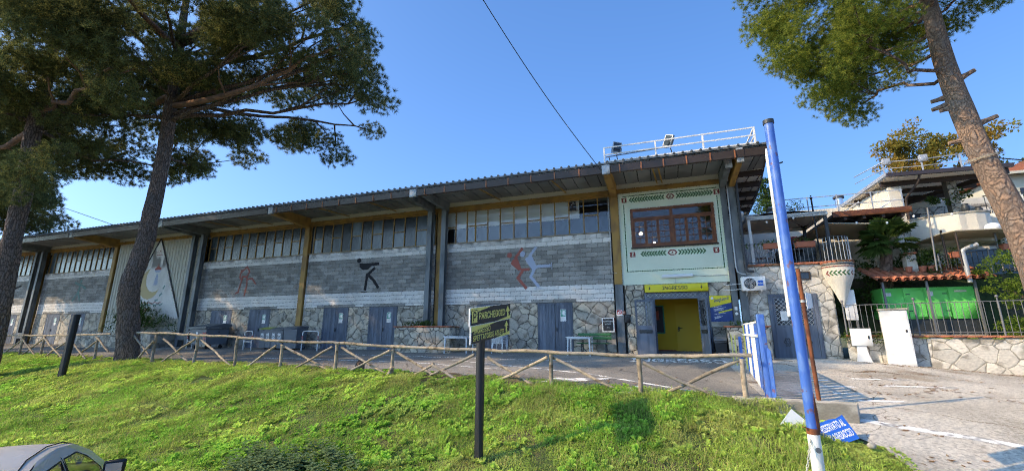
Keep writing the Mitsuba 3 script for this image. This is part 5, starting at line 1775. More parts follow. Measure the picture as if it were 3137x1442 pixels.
obj(f'{g2}__post', MB(.5).beam(hp(2.16, 2.9, -.1), hp(2.16, 2.9, .84), .08, .08, RX), 'blue_paint')
obj(f'{g2}__leaf', MB(.5).beam(hp(2.02, 2.9, -.1), hp(2.02, 2.9, .88), .07, .03, RX).beam(hp(1.93, 2.85, -.1), hp(1.93, 2.85, .9), .05, .03, RX), 'sign_cream_yellow')

bp = thing('blue_pole', 'tall blue steel pole with chipped white base beside the drive', 'pole')
BX, BO = 1.669, 11.44
obj(f'{bp}__upper', MB(.5).tube([hp(BX, BO, -.20), hp(BX, BO, 4.06)], .062, 20), 'blue_paint')
obj(f'{bp}__cap', MB(.5).tube([hp(BX, BO, 4.01), hp(BX, BO, 4.07)], .074, 20), 'iron_dark')
obj(f'{bp}__base', MB(.5).tube([hp(BX, BO, -1.3), hp(BX, BO, -.27)], .070, 20), 'white_paint', label='white painted lower part of the pole')
obj(f'{bp}__rust_collar', MB(.5).tube([hp(BX, BO, -.27), hp(BX, BO, -.20)], .072, 20), 'rust')
obj(f'{bp}__rust_scar', MB(.5).prism([(0, 0), (.05, -.05), (.045, .2), (.02, .42), (-.01, .2)], hp(BX + .038, BO + .052, -.19), .8 * RX + .6 * NY, EZ, .004), 'rust')
obj(f'{bp}__hook', MB(.5).beam(hp(BX - .06, BO + .04, -.20), hp(BX - .12, BO + .07, -.18), .03, .012), 'rust')
obj(f'{bp}__sticker', MB(.5).prism(sg.Point(0, 0).buffer(.032), hp(BX + .012, BO + .073, -.445), RX, EZ, .003), 'bin_lid', label='round blue sticker on the white base')
# tall narrow panel fixed behind the pole, seen nearly edge on
pn = thing('narrow_panel', 'narrow white sign panel fixed behind the blue pole, seen edge on', 'sign panel')
po = hp(BX, BO, 0)
away = po / np.linalg.norm(po)
side = np.array([away[1], -away[0], 0])
pdir = away * .996 - side * .05
obj(f'{pn}__panel', MB(.5).prism([(0.05, 1.2), (.4, 1.2), (.4, 3.66), (0.05, 3.66)], po - side * .084, pdir, EZ, .022), 'white_paint')
obj(f'{pn}__bracket', MB(.5).tube([hp(BX, BO, 3.37), hp(BX + .12, BO - .05, 3.41)], .012, 6), 'iron_dark')

rp_ = thing('rusty_pole', 'rusty thin steel pole with a small white plate behind the blue pole', 'pole')
obj(f'{rp_}__pole', MB(.5).tube([hp(2.61, 8.33, -.6), hp(2.58, 8.32, 2.22)], .036, 12), 'rust')
rs = thing('small_plate_sign', 'small blank white plate clamped to the rusty pole', 'sign')
obj(f'{rs}__plate', MB(.5).prism([(0, 0), (.17, 0.03), (.17, .30), (0, .33)], hp(2.62, 8.40, 1.42), .75 * RX + .66 * NY, EZ, .006), 'white_paint')
obj(f'{rs}__clamp', MB(.5).tube([hp(2.583, 8.32, 1.55), hp(2.583, 8.32, 1.60)], .045, 10), 'galvanised')
bs = thing('leaning_sign', 'tilted blue sign reading RISERVATO AL PALAGHIACCIO leaning in the grass', 'sign')
org = hp(2.36, 9.5, -.84)
ex = math.cos(.42) * RX + math.sin(.42) * EZ
nrm = -NY * .9 + EZ * .43
ey = np.cross(nrm, ex); ey /= np.linalg.norm(ey)
ez_ = np.cross(ex, ey)
obj(f'{bs}__board', MB(.5).prism([(0, 0), (.45, 0), (.45, .38), (.33, .36), (.24, .38), (0, .38)], org, ex, ey, .006), 'sign_blue')
tx = MB(.5).text('RISERVATO AL', .105, org + ex * .04 + ey * .225 + ez_ * .007, ex, ey, .001, width=.37).text('PALAGHIACCIO', .105, org + ex * .04 + ey * .07 + ez_ * .007, ex, ey, .001, width=.385)
obj(f'{bs}__lettering', tx, 'white_plastic')
ws = thing('leaning_sign', 'blank white plate lying tilted in the grass left of the blue pole', 'sign')
org = hp(1.66, 9.62, -.50)
ex = math.cos(-.75) * RX + math.sin(-.75) * EZ
ey = np.cross(nrm, ex); ey /= np.linalg.norm(ey)
obj(f'{ws}__board', MB(.5).prism([(0, 0), (.36, 0), (.36, .34), (0, .34)], org, ex, ey, .006), 'white_paint')
obj('stone_lump', MB(.5).sphere(hp(2.83, 9.75, -.70), .06, 10, (1.1, .9, .8)), 'concrete', label='pale stone lump at the foot of the blue sign', cat='stone')
ch = thing('chain', 'pale rusty chain sagging from the pole down into the grass', 'chain')
ca, cb_ = hp(BX - .05, BO + .05, -.32), hp(1.22, 12.1, -1.0)
n_ = 26
for i in range(n_):
    t = (i + .5) / n_
    p = ca + (cb_ - ca) * t - np.array([0, 0, .10 * math.sin(math.pi * t)])
    d = (cb_ - ca) / np.linalg.norm(cb_ - ca)
    u_ = np.cross(d, [0, 0, 1.0]) if i % 2 else np.cross(np.cross(d, [0, 0, 1.0]), d)
    u_ /= np.linalg.norm(u_)
    lp = [p + d * .026 * math.cos(q) + u_ * .012 * math.sin(q) for q in np.linspace(0, 2 * np.pi, 11)]
    obj(f'{ch}__link', MB(.5).tube(lp, .0052, 6, caps=False), 'cream')

# ------------------------------------------------------------------ terrace building right of the hall
tbl = thing('terrace_building', 'crazy stone terrace wall with brick coping and a grey lattice door', 'building')


def tobj(part, mb, mat, **kw):
    return obj(f'{tbl}__{part}', mb, mat, HALL, **kw)


TX0, TX1, TZ = 2.98, 5.72, 3.40
tobj('wall', MB(.5).box(TX0, TX1, .02, .35, -.2, TZ).box(TX1 - .35, TX1, .35, 9, -.2, TZ), 'mortar_pale')
for q in flags(TX0, TX1, -.15, TZ - .01, [(3.66, -1, 5.21, 2.34), (4.55, 2.84, 5.11, 3.13)], .29, 77):
    tobj('wall__stone', MB().prism(q, (0, .02, 0), EX, EZ, .010 + .014 * rng.random(), inset=.02), 'stone_pale')
for q in flags(0.0, 1.5, -.1, TZ - .01, [], .3, 78):
    tobj('wall__stone', MB().prism(q, (TX1, .02, 0), (0, 1.0, 0), EZ, .03, inset=.014), 'stone_pale')
n = 11
for i in range(n):
    a = TX0 + (TX1 - TX0) * i / n
    tobj('wall__cap_brick', MB().box(a + .003, a + (TX1 - TX0) / n - .003, -.06, .3, TZ + .002, TZ + .075, ch=.006), 'tile')
tobj('window_slot', MB(.5).box(4.55, 5.11, .012, .018, 2.84, 3.13), 'dark_window')
tobj('window_slot__frame', MB(.5).box(4.55, 5.11, -.02, .01, 3.1, 3.13).box(4.55, 5.11, -.02, .01, 2.84, 2.87).box(4.55, 4.58, -.02, .01, 2.87, 3.1).box(5.08, 5.11, -.02, .01, 2.87, 3.1), 'beam_brown')
dr_ = f'{tbl}__door'
obj(f'{dr_}__frame', MB(.5).box(3.66, 3.78, -.03, .02, -.02, 2.34).box(5.09, 5.21, -.03, .02, -.02, 2.34).box(3.78, 5.09, -.03, .02, 2.24, 2.34), 'plank', HALL)
for k, (a, b) in enumerate(((3.79, 4.43), (4.44, 5.08))):
    m_ = MB(.7)
    m_.box(a, a + .07, -.01, .015, .07, 2.23).box(b - .07, b, -.01, .015, .07, 2.23).box(a + .07, b - .07, -.01, .015, 2.16, 2.23).box(a + .07, b - .07, -.01, .015, 1.14, 1.22).box(a + .07, b - .07, -.004, .015, .07, 1.14)
    obj(f'{dr_}__leaf', m_, 'plank', HALL)
    obj(f'{dr_}__pane', MB(.5).box(a + .07, b - .07, .010, .014, 1.22, 2.16), 'dark_window', HALL)
    obj(f'{dr_}__grille', grille(MB(.5), a + .07, b - .07, 1.22, 2.16, .15, -.006), 'galvanised', HALL)
    rg_ = MB(.5)
    c = (a + b) / 2
    rg_.tube([(c + .09 * (1 + .18 * math.cos(6 * t)) * math.cos(t), -.012, .62 + .13 * (1 + .18 * math.cos(6 * t)) * math.sin(t)) for t in np.linspace(0, 2 * np.pi, 36)], .011, 5, caps=False)
    rg_.tube([(c + .045 * math.cos(t), -.012, .62 + .06 * math.sin(t)) for t in np.linspace(0, 2 * np.pi, 16)], .009, 5, caps=False)
    obj(f'{dr_}__rosette', rg_, 'dark_grey', HALL)
obj(f'{dr_}__notice', MB(.5).box(4.0, 4.22, -.022, -.018, 1.38, 1.72), 'white_paint', HALL, label='white paper notice behind the lattice')
obj(f'{dr_}__threshold', MB(.5).box(3.66, 5.21, -.06, .02, -.05, .05), 'concrete', HALL)
tobj('floor', MB(.5).box(2.75, 6.3, .36, 14, TZ - .15, TZ + .03), 'terracotta')
tobj('back_wall', MB(.5).box(2.75, 9.0, 6.0, 6.2, TZ, 6.9), 'stucco')
for q in chev(3.4, 5.4, 5.25, 11, -1, .24, .07):
    tobj('back_wall__chevron', MB(.5).prism(q, (0, 5.995, 0), EX, EZ, .005), 'lime')
arch = sg.Point(6.3, 4.75).buffer(.85, 16).union(sg.box(5.45, 3.45, 7.15, 4.75))
tobj('back_wall__arch', MB(.5).prism(arch, (0, 5.98, 0), EX, EZ, .02), 'trim_red')
tobj('back_wall__arch_opening', MB(.5).prism(affinity.scale(arch, .72, .82, origin=(6.3, 3.45)), (0, 5.96, 0), EX, EZ, .02), 'dark_window')
for x in (5.75, 6.6):
    tobj('back_wall__shutter', MB(.5).box(x, x + .28, 5.92, 5.955, 3.5, 4.8), 'door_yellow')

AC = thing('air_conditioner', 'white outdoor air conditioning unit with round fan and blue badge on the stone wall', 'air conditioner')
obj(f'{AC}__case', MB(.5).box(2.80, 3.58, -.40, -.10, 2.47, 2.98, ch=.015), 'white_paint', HALL)
fan = MB(.5)
obj(f'{AC}__fan_well', MB(.5).prism(sg.Point(3.07, 2.725).buffer(.205, 20), (0, -.4005, 0), EX, EZ, .002), 'black', HALL)
for k in range(3):
    a = k * 2.094 + .4
    fan.prism([(3.07, 2.725), (3.07 + .18 * math.cos(a), 2.725 + .18 * math.sin(a)), (3.07 + .19 * math.cos(a + .6), 2.725 + .19 * math.sin(a + .6)), (3.07 + .1 * math.cos(a + .9), 2.725 + .1 * math.sin(a + .9))], (0, -.404, 0), EX, EZ, .004)
obj(f'{AC}__fan', fan, 'fence_iron', HALL)
gl = MB(.5)
for r in (.05, .1, .15, .2):
    gl.tube([(3.07 + r * math.cos(t), -.412, 2.725 + r * math.sin(t)) for t in np.linspace(0, 6.283, 25)], .003, 4, caps=False)
for k in range(8):
    gl.tube([(3.07, -.412, 2.725), (3.07 + .205 * math.cos(k * .785), -.412, 2.725 + .205 * math.sin(k * .785))], .003, 4)
obj(f'{AC}__fan_guard', gl, 'white_plastic', HALL)
obj(f'{AC}__badge', MB(.5).box(3.32, 3.50, -.4035, -.4005, 2.64, 2.83), 'sign_blue', HALL)
obj(f'{AC}__badge_text', MB(.5).text('Haier', .06, (3.41, -.4036, 2.705), EX, EZ, .001, center=True), 'white_paint', HALL)
for x in (2.95, 3.42):
    obj(f'{AC}__bracket', MB(.5).box(x - .015, x + .015, -.42, -.03, 2.44, 2.469).beam((x, -.38, 2.45), (x, -.03, 2.2), .02, .02), 'white_paint', HALL)
for z in (2.55, 2.75):
    obj(f'{AC}__pipe', MB(.5).tube([(2.82, -.2, z), (2.6, -.19, z - .02), (2.3, -.18, z - .03), (2.2, -.1, z)], .014, 6), 'white_plastic', HALL)
gw = thing('globe_lamp', 'white globe wall lamp under the hall roof beside the dark column', 'lamp')
obj(f'{gw}__globe', MB(.5).sphere((3.2, .5, 5.63), .11, 16), 'globe_white', HALL)
obj(f'{gw}__arm', MB(.5).tube([(3.2, .5, 5.74), (3.15, .5, 5.83), (3.0, .5, 5.8), (2.72, .5, 5.7)], .012, 6), 'iron_dark', HALL)

# railing on the terrace edge
tr_ = thing('terrace_railing', 'slim grey iron railing on top of the stone terrace wall', 'railing')
for i, x in enumerate(np.arange(3.02, 5.45, .135)):
    obj(f'{tr_}__bar', MB(.5).box(x - .009, x + .009, .08, .098, TZ + .075, 4.26), 'fence_iron', HALL)
obj(f'{tr_}__rail', MB(.5).box(2.98, 5.45, .075, .10, 4.262, 4.285), 'iron_dark', HALL)
obj(f'{tr_}__rail', MB(.5).box(2.98, 5.45, .075, .10, 3.54, 3.56), 'iron_dark', HALL)

# corner turret
ct = thing('corner_turret', 'cream conical corner turret with red and green chevron band and brick rim', 'turret')
cx_, cy_ = 5.95, -.12
obj(f'{ct}__cone', MB(.5).lathe([(.02, 1.84), (.10, 2.02), (.215, 2.36), (.34, 2.68), (.43, 2.90), (.455, 3.02), (.46, 3.2)], (cx_, cy_, 0), 40), 'stucco', HALL)
obj(f'{ct}__rim', MB(.5).lathe([(.46, 3.2), (.475, 3.2), (.475, 3.25), (.465, 3.25), (.465, 3.36), (.01, 3.36)], (cx_, cy_, 0), 40, hard=True), 'cream', HALL)
obj(f'{ct}__dark_band', MB(.5).lathe([(.4665, 3.27), (.4675, 3.33)], (cx_, cy_, 0), 40), 'dark_grey', HALL)
obj(f'{ct}__red_band', MB(.5).lathe([(.4765, 3.205), (.4775, 3.24)], (cx_, cy_, 0), 40), 'trim_red', HALL)
for i in range(22):
    a = i * 2 * math.pi / 22
    Q = frame((cx_ + .385 * math.cos(a), cy_ + .385 * math.sin(a), 0), math.degrees(a))
    obj(f'{ct}__rim_brick', MB().box(-.11, .11, -.062, .062, 3.362, 3.43, ch=.006), 'tile', HALL @ Q)
def wrapz(poly, dz=0):
    """paint polygon (arc length, z) on the turret's upper cone"""
    vv, ff = trimesh.creation.triangulate_polygon(poly.segmentize(.03), engine='earcut')
    r = np.interp(vv[:, 1], [2.68, 2.90, 3.02, 3.2], [.34, .43, .455, .46]) + .004
    a = -math.pi / 2 + vv[:, 0] / .455
    V = np.stack([cx_ + r * np.cos(a), cy_ + r * np.sin(a), vv[:, 1]], 1)
    n_ = np.cross(V[ff[0, 1]] - V[ff[0, 0]], V[ff[0, 2]] - V[ff[0, 0]])
    if n_ @ (V[ff[0, 0]] - [cx_, cy_, V[ff[0, 0], 2]]) < 0:
        ff = ff[:, ::-1]
    return MB(.5).add(V, ff)
for k, q in enumerate(chev(-.55, .22, 2.99, 6, -1, .17, .045)):
    obj(f'{ct}__chevron', wrapz(q), 'trim_red' if k == 0 else 'trim_green', HALL)
for q in medallion(.40, 2.99, .15, .085)[:1]:
    obj(f'{ct}__medallion', wrapz(q), 'trim_red', HALL)
ur = thing('turret_railing', 'curved iron railing ringing the top of the corner turret', 'railing')
for a in np.arange(-155, 60, 17.0):
    x, y = cx_ + .42 * math.cos(math.radians(a)), cy_ + .42 * math.sin(math.radians(a))
    obj(f'{ur}__bar', MB(.5).tube([(x, y, 3.43), (x, y, 4.28)], .012, 6), 'galvanised', HALL)
obj(f'{ur}__rail', MB(.5).tube([(cx_ + .42 * math.cos(math.radians(a)), cy_ + .42 * math.sin(math.radians(a)), 4.285) for a in np.arange(-165, 70, 12.0)], .014, 6), 'iron_dark', HALL)
wb = thing('white_wall_panel', 'plain white panel board standing beside the turret tip', 'panel')
obj(f'{wb}__panel', MB(.5).box(5.98, 6.32, -.10, -.06, 1.38, 2.42, ch=.006), 'white_paint', HALL)
obj(f'{wb}__leg', MB(.5).box(6.0, 6.04, -.095, -.065, .6, 1.378).box(6.26, 6.3, -.095, -.065, .6, 1.378), 'fence_iron', HALL)

# gazebo on the terrace
gz = thing('gazebo', 'grey canvas gazebo with square posts standing on the terrace', 'gazebo')
G0, G1, GY0, GY1 = 3.34, 6.02, .25, 2.95
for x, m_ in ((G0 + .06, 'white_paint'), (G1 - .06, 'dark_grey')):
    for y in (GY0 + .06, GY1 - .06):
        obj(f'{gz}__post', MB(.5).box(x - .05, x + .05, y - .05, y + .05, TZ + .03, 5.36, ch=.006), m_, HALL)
mx, my = (G0 + G1) / 2, (GY0 + GY1) / 2
cv = MB(.5)
K = 10
for (x0, y0), (x1, y1) in (((G0, GY0), (G1, GY0)), ((G1, GY0), (G1, GY1)), ((G1, GY1), (G0, GY1)), ((G0, GY1), (G0, GY0))):
    rows = []
    for i in range(K + 1):
        t = i / K
        z = 5.42 + .56 * t ** 1.5
        rows.append([(x0 + (x1 - x0) * s_ + (mx - (x0 + (x1 - x0) * s_)) * t, y0 + (y1 - y0) * s_ + (my - (y0 + (y1 - y0) * s_)) * t, z - .03 * math.sin(math.pi * s_) * (1 - t)) for s_ in np.linspace(0, 1, K + 1)])
    V = np.array(rows).reshape(-1, 3)
    i, j = np.meshgrid(np.arange(K), np.arange(K), indexing='ij')
    k = i * (K + 1) + j
    cv.add(V, np.stack([k, k + 1, k + K + 2, k + K + 1], -1).reshape(-1, 4))
obj(f'{gz}__canopy', cv, 'canvas', HALL)
vl = MB(.5)
vl.box(G0, G1, GY0 - .012, GY0 - .004, 5.26, 5.42).box(G0, G1, GY1 + .004, GY1 + .012, 5.26, 5.42).box(G0 - .012, G0 - .004, GY0, GY1, 5.26, 5.42).box(G1 + .004, G1 + .012, GY0, GY1, 5.26, 5.42)
obj(f'{gz}__valance', vl, 'canvas', HALL)
obj(f'{gz}__vent_cap', MB(.5).box(mx - .3, mx + .3, my - .3, my + .3, 5.97, 6.02, ch=.01), 'canvas', HALL)
for (x, y) in ((G0, GY0), (G1, GY0), (G1, GY1), (G0, GY1)):
    obj(f'{gz}__rib', MB(.5).tube([(x, y, 5.36), (mx, my, 5.9)], .018, 6), 'beam_brown', HALL)
obj(f'{gz}__lining', MB(.5).add([(G0, GY0, 5.40), (G1, GY0, 5.40), (G1, GY1, 5.40), (G0, GY1, 5.40), (mx, my, 5.88)], [(0, 1, 4), (1, 2, 4), (2, 3, 4), (3, 0, 4)]), 'beam_brown', HALL)
lp = thing('garden_post', 'thin black post with ball finial rising beside the gazebo', 'post')
obj(f'{lp}__shaft', MB(.5).tube([(5.62, .32, TZ), (5.62, .32, 5.92)], .03, 8), 'black', HALL)
obj(f'{lp}__finial', MB(.5).sphere((5.62, .32, 5.97), .05, 10).sphere((5.62, .32, 6.06), .03, 8), 'black', HALL)
sl = thing('string_lights', 'string of small pale bulbs hanging along the gazebo and cream awning', 'string lights')
wp = [(3.3, .2, 5.35), (4.0, .18, 5.2), (4.9, .18, 5.28), (6.0, .2, 5.38), (6.9, .3, 4.95), (7.8, .3, 4.88), (8.6, .3, 5.05), (9.6, .2, 5.0), (10.6, .2, 5.15)]
obj(f'{sl}__wire', MB(.5).tube(wp, .006, 4), 'black', HALL)
for (x, y, z) in wp[1:-1]:
    obj(f'{sl}__bulb', MB(.5).sphere((x, y, z - .07), .038, 10, (1, 1, 1.3)), 'globe_white', HALL)
def trough(x, y, z, w, label, rot=0):
    p = thing('flower_trough', label, 'flower trough')
    M = frame((HALL @ np.array([x, y, z, 1]))[:3], rot, HALL)
    obj(f'{p}__box', MB(.5).prism([(-.09, 0), (.09, 0), (.12, .17), (-.12, .17)], (-w / 2, 0, 0), (0, 1.0, 0), (0, 0, 1.0), w).box(-w / 2 - .01, w / 2 + .01, -.13, .13, .165, .19, ch=.005), 'terracotta', M)
    b = MB()
    for k in range(int(w / .09)):
        leaf_cluster(b, (-w / 2 + .09 * k, 0, .26), .09, 16, .07, rr)
    obj(f'{p}__plants', b, 'leaf', M)
trough(4.0, .0, 4.05, .52, 'terracotta flower trough hung on the terrace railing behind the blue pole')
trough(5.1, .0, 4.05, .6, 'terracotta flower trough hung on the terrace railing near the turret')
for (x, y, yaw, lb_) in ((3.85, .9, 150, 'white chair standing on the terrace behind the railing, left one'), (4.35, 1.2, 200, 'white chair standing on the terrace behind the railing, right one')):
    plastic_chair(frame((HALL @ np.array([x, y, TZ + .03, 1]))[:3], yaw, HALL), lb_, 'white chairs on the terrace')
dk = thing('terrace_table', 'dark round table standing on the terrace under the gazebo', 'table')
obj(f'{dk}__top', MB(.5).lathe([(.01, 4.18), (.45, 4.18), (.45, 4.14), (.01, 4.14)], (5.0, 1.5, 0), 24, hard=True), 'dark_grey', HALL)
obj(f'{dk}__stem', MB(.5).tube([(5.0, 1.5, TZ), (5.0, 1.5, 4.14)], .05, 8), 'dark_grey', HALL)
for k, (x, y) in enumerate(((4.55, 1.1), (5.45, 1.2))):
    c = thing('terrace_armchair', 'dark wicker armchair on the terrace, %s of the dark round table' % ('left' if k == 0 else 'right'), 'chair')
    M = frame((HALL @ np.array([x, y, TZ + .03, 1]))[:3], 20 - 40 * k, HALL)
    obj(f'{c}__seat', MB(.5).box(-.27, .27, -.27, .27, .2, .42, ch=.03), 'iron_dark', M)
    obj(f'{c}__back', MB(.5).box(-.28, .28, .2, .28, .42, .85, ch=.03), 'iron_dark', M)
    for sx in (-1, 1):
        obj(f'{c}__arm', MB(.5).box(sx * .25 - .04, sx * .25 + .04, -.25, .2, .42, .62, ch=.02), 'iron_dark', M)

# lean-to roof and awning between the gazebo and the house
lr = thing('lean_to_roof', 'brown edged lean-to roof with thin railing behind the gazebo', 'roof')
obj(f'{lr}__slab', MB(.5).box(6.5, 8.95, 1.15, 5.8, 5.38, 5.48), 'beam_brown', HALL)
obj(f'{lr}__fascia', MB(.5).box(6.48, 8.97, 1.09, 1.148, 5.34, 5.56, ch=.01), 'wood_brown', HALL)
for x in (6.9, 7.5, 8.1, 8.7):
    obj(f'{lr}__rafter', MB(.5).box(x - .05, x + .05, 1.16, 5.8, 5.22, 5.378), 'beam_brown', HALL)
for x in (5.75, 6.75, 7.85, 8.8):
    obj(f'{lr}__railing_post', MB(.5).box(x - .018, x + .018, 1.2, 1.236, 5.48, 6.28), 'galvanised', HALL)
for z in (5.85, 6.24):
    obj(f'{lr}__rail', MB(.5).box(4.6, 8.85, 1.205, 1.23, z - .015, z + .015), 'galvanised', HALL)
for x in (6.85, 8.0):
    obj(f'{lr}__flap', MB(.5).beam((x, 1.6, 5.52), (x + .65, 1.6, 5.95), .5, .04), 'white_paint', HALL)
aw = thing('cream_awning', 'slack cream fabric awning stretched below the lean-to roof', 'awning')
K = 8
V = np.array([[6.15 + (8.9 - 6.15) * i / K, .9 + 4.2 * j / K, 5.08 - .26 * (i / K) - .18 * math.sin(math.pi * i / K) * math.sin(math.pi * j / K) + .25 * j / K] for i in range(K + 1) for j in range(K + 1)])
i, j = np.meshgrid(np.arange(K), np.arange(K), indexing='ij'); k = i * (K + 1) + j
obj(f'{aw}__cloth', MB(.5).add(V, np.stack([k, k + K + 1, k + K + 2, k + 1], -1).reshape(-1, 4)), 'sail', HALL)
obj(f'{aw}__edge', MB(.5).tube(V[::K + 1][:, :], .018, 6), 'cream', HALL)

# white house with curved balcony
hs = thing('white_house', 'cream white hillside house with dark eaves and a curved balcony', 'house')


def wobj(part, mb, mat, **kw):
    return obj(f'{hs}__{part}', mb, mat, HALL, **kw)


HX = 8.98
wobj('wall', MB(.5).box(HX, HX + .42, 2.5, 3.4, 2.6, 6.72), 'stucco')
wobj('wall', MB(.5).box(HX, HX + .3, 3.4, 9.5, 2.6, 6.9), 'stucco')
wobj('wall', MB(.5).box(HX + .3, 15.5, 6.2, 6.5, 2.6, 6.9), 'stucco')
wobj('window', MB(.5).box(HX - .012, HX - .002, 4.4, 5.4, 5.4, 6.3), 'dark_window')
wobj('window__shutter', MB(.5).box(HX - .03, HX - .002, 5.42, 5.9, 5.35, 6.35), 'beam_brown')
HR = [(8.72, 1.75), (12.6, 2.0), (12.6, 9), (8.72, 10.0)]
wobj('roof', MB(.5).prism(sg.Polygon(HR), (0, 0, 6.98), EX, (0, 1.0, 0), .14), 'soffit_pale')
wobj('roof__gutter', MB(.5).beam((8.68, 1.72, 7.02), (12.6, 1.97, 7.02), .12, .15), 'gutter_brown')
wobj('roof__verge', MB(.5).beam((8.70, 1.75, 7.08), (8.70, 10, 7.08), .05, .14), 'galvanised')
for y in (2.6, 3.9, 5.2, 6.6):
    wobj('roof__beam', MB(.5).box(8.80, 12.5, y - .07, y + .07, 6.80, 6.978), 'beam_brown')
wobj('roof__beam', MB(.5).beam((10.6, 6.2, 6.75), (12.5, 2.1, 6.86), .12, .2), 'beam_brown')
for x in (8.85, 10.1, 11.3, 12.4):
    wobj('roof__railing_post', MB(.5).box(x - .02, x + .02, 2.2, 2.24, 7.12, 7.75), 'galvanised')
wobj('roof__rail', MB(.5).tube([(8.3, 3.5, 7.6), (8.85, 2.22, 7.74), (10.1, 2.22, 7.7), (11.3, 2.22, 7.74), (12.4, 2.22, 7.8)], .018, 6), 'galvanised')
wobj('roof__rail', MB(.5).tube([(8.3, 3.5, 7.3), (8.85, 2.22, 7.45), (10.1, 2.22, 7.42), (11.3, 2.22, 7.45), (12.4, 2.22, 7.5)], .014, 6), 'galvanised')
for x in (8.95, 10.15):
    wobj('roof__floodlight', MB(.5).box(x - .12, x + .12, 2.1, 2.25, 7.6, 7.85, ch=.02), 'galvanised')
wobj('downpipe', MB(.5).tube([(9.75, 1.8, 6.98), (9.72, 1.9, 6.7), (9.45, 2.35, 6.2), (9.43, 2.42, 5.9), (9.45, 2.42, 3.2)], .045, 8), 'beam_brown')
# balcony with a rounded end
bp_ = [(9.42, 2.45), (9.9, 1.95), (10.5, 1.62)] + [(10.95 + .62 * math.cos(a), 2.2 + .62 * math.sin(a)) for a in np.radians([-115, -90, -65, -40, -15, 10])] + [(11.62, 2.9)]
par = sg.LineString(bp_).buffer(.08, cap_style=2)
wobj('balcony', MB(.5).prism(par, (0, 0, 4.18), EX, (0, 1.0, 0), 1.06), 'stucco')
wobj('balcony__coping', MB(.5).prism(sg.LineString(bp_).buffer(.12, cap_style=2), (0, 0, 5.245), EX, (0, 1.0, 0), .05), 'concrete')
wobj('balcony__slab', MB(.5).prism(sg.Polygon(bp_ + [(11.62, 6.2), (9.4, 6.2)]), (0, 0, 4.22), EX, (0, 1.0, 0), .16), 'stucco')
bp2 = [(11.62, 2.9), (11.8, 2.35), (12.4, 2.1), (15.0, 2.2)]
wobj('balcony', MB(.5).prism(sg.LineString(bp2).buffer(.09, cap_style=2), (0, 0, 4.75), EX, (0, 1.0, 0), .55), 'stucco')
wobj('balcony__slab', MB(.5).prism(sg.Polygon(bp2 + [(15, 6.2), (11.6, 6.2)]), (0, 0, 4.74), EX, (0, 1.0, 0), .14), 'stucco')
for x in np.arange(11.75, 13.3, .14):
    wobj('balcony__bar', MB(.5).tube([(x, 2.3, 5.3), (x, 2.3, 6.0)], .012, 5), 'iron_dark')
wobj('balcony__rail', MB(.5).tube([(11.7, 2.3, 6.0), (13.4, 2.25, 6.05)], .018, 6), 'iron_dark')
wobj('lower_wall', MB(.5).box(9.42, 15.5, 3.2, 3.4, 2.6, 4.22), 'stucco')
wobj('lower_window', MB(.5).box(11.2, 14.5, 3.15, 3.195, 3.0, 4.1), 'dark_window')
wobj('ground_wall', MB(.5).box(9.42, 15.5, 3.4, 6.2, 2.6, 4.2), 'dark_grey')
wobj('pillar', MB(.5).box(11.12, 11.42, 3.0, 3.3, 5.2, 6.98), 'mortar')
for q in flags(11.10, 11.44, 5.25, 6.9, [], .2, 90):
    wobj('pillar__stone', MB().prism(q, (0, 3.0, 0), EX, EZ, .03, inset=.01), 'stone')
wobj('back_stone_wall', MB(.5).box(10.0, 14.5, 6.1, 6.19, 5.0, 6.6), 'mortar')
for q in flags(10.0, 14.5, 5.0, 6.6, [], .36, 91):
    wobj('back_stone_wall__stone', MB().prism(q, (0, 6.1, 0), EX, EZ, .03, inset=.012), 'stone_pale')
for (x, w, h_, lb_, mat_) in ((9.75, .4, .75, 'grey furniture item on the balcony beside the house corner', 'dark_grey'), (10.35, .3, .62, 'brown wooden item on the balcony', 'wood_brown')):
    t = thing('balcony_furniture', lb_, 'furniture')
    obj(f'{t}__body', MB(.5).box(x, x + w, 3.2, 3.6, 4.95, 4.95 + h_ - .05, ch=.02), mat_, HALL)
    obj(f'{t}__top', MB(.5).box(x - .03, x + w + .03, 3.17, 3.63, 4.95 + h_ - .048, 4.95 + h_, ch=.01), mat_, HALL)
    obj(f'{t}__leg', MB(.5).box(x + .02, x + .06, 3.25, 3.29, 4.38, 4.949).box(x + w - .06, x + w - .02, 3.25, 3.29, 4.38, 4.949), mat_, HALL)
for k, x in enumerate((10.9, 11.6)):
    jr = thing('dark_urn', 'dark urn standing on the balcony parapet, %s' % ('left one' if k == 0 else 'right one'), 'urn')
    obj(f'{jr}__body', MB(.5).lathe([(.02, 0), (.08, .02), (.12, .14), (.11, .26), (.07, .30), (.10, .34)], (x, 1.85 if k == 0 else 2.45, 5.30), 16), 'iron_dark', HALL)
cp = thing('small_canopy', 'small cream canopy on thin brown poles below the curved balcony', 'canopy')
for (x, y) in ((9.25, .3), (9.42, -.1), (11.6, .3)):
    obj(f'{cp}__pole', MB(.5).tube([(x, y, 3.1), (x, y, 4.42 if y > 0 else 4.25)], .03, 6), 'beam_brown', HALL)
obj(f'{cp}__cloth', MB(.5).prism([(9.2, .35), (9.4, -.15), (11.7, .1), (11.7, 2.6), (9.3, 2.6)], (0, 0, 4.28), EX, (0, 1.0, 0), .03), 'sail', HALL)
tp_ = thing('tall_thin_pole', 'tall thin grey pole rising in front of the curved balcony', 'pole')
obj(f'{tp_}__shaft', MB(.5).tube([(8.82, .1, 3.0), (8.93, .1, 5.2)], .028, 8), 'fence_iron', HALL)

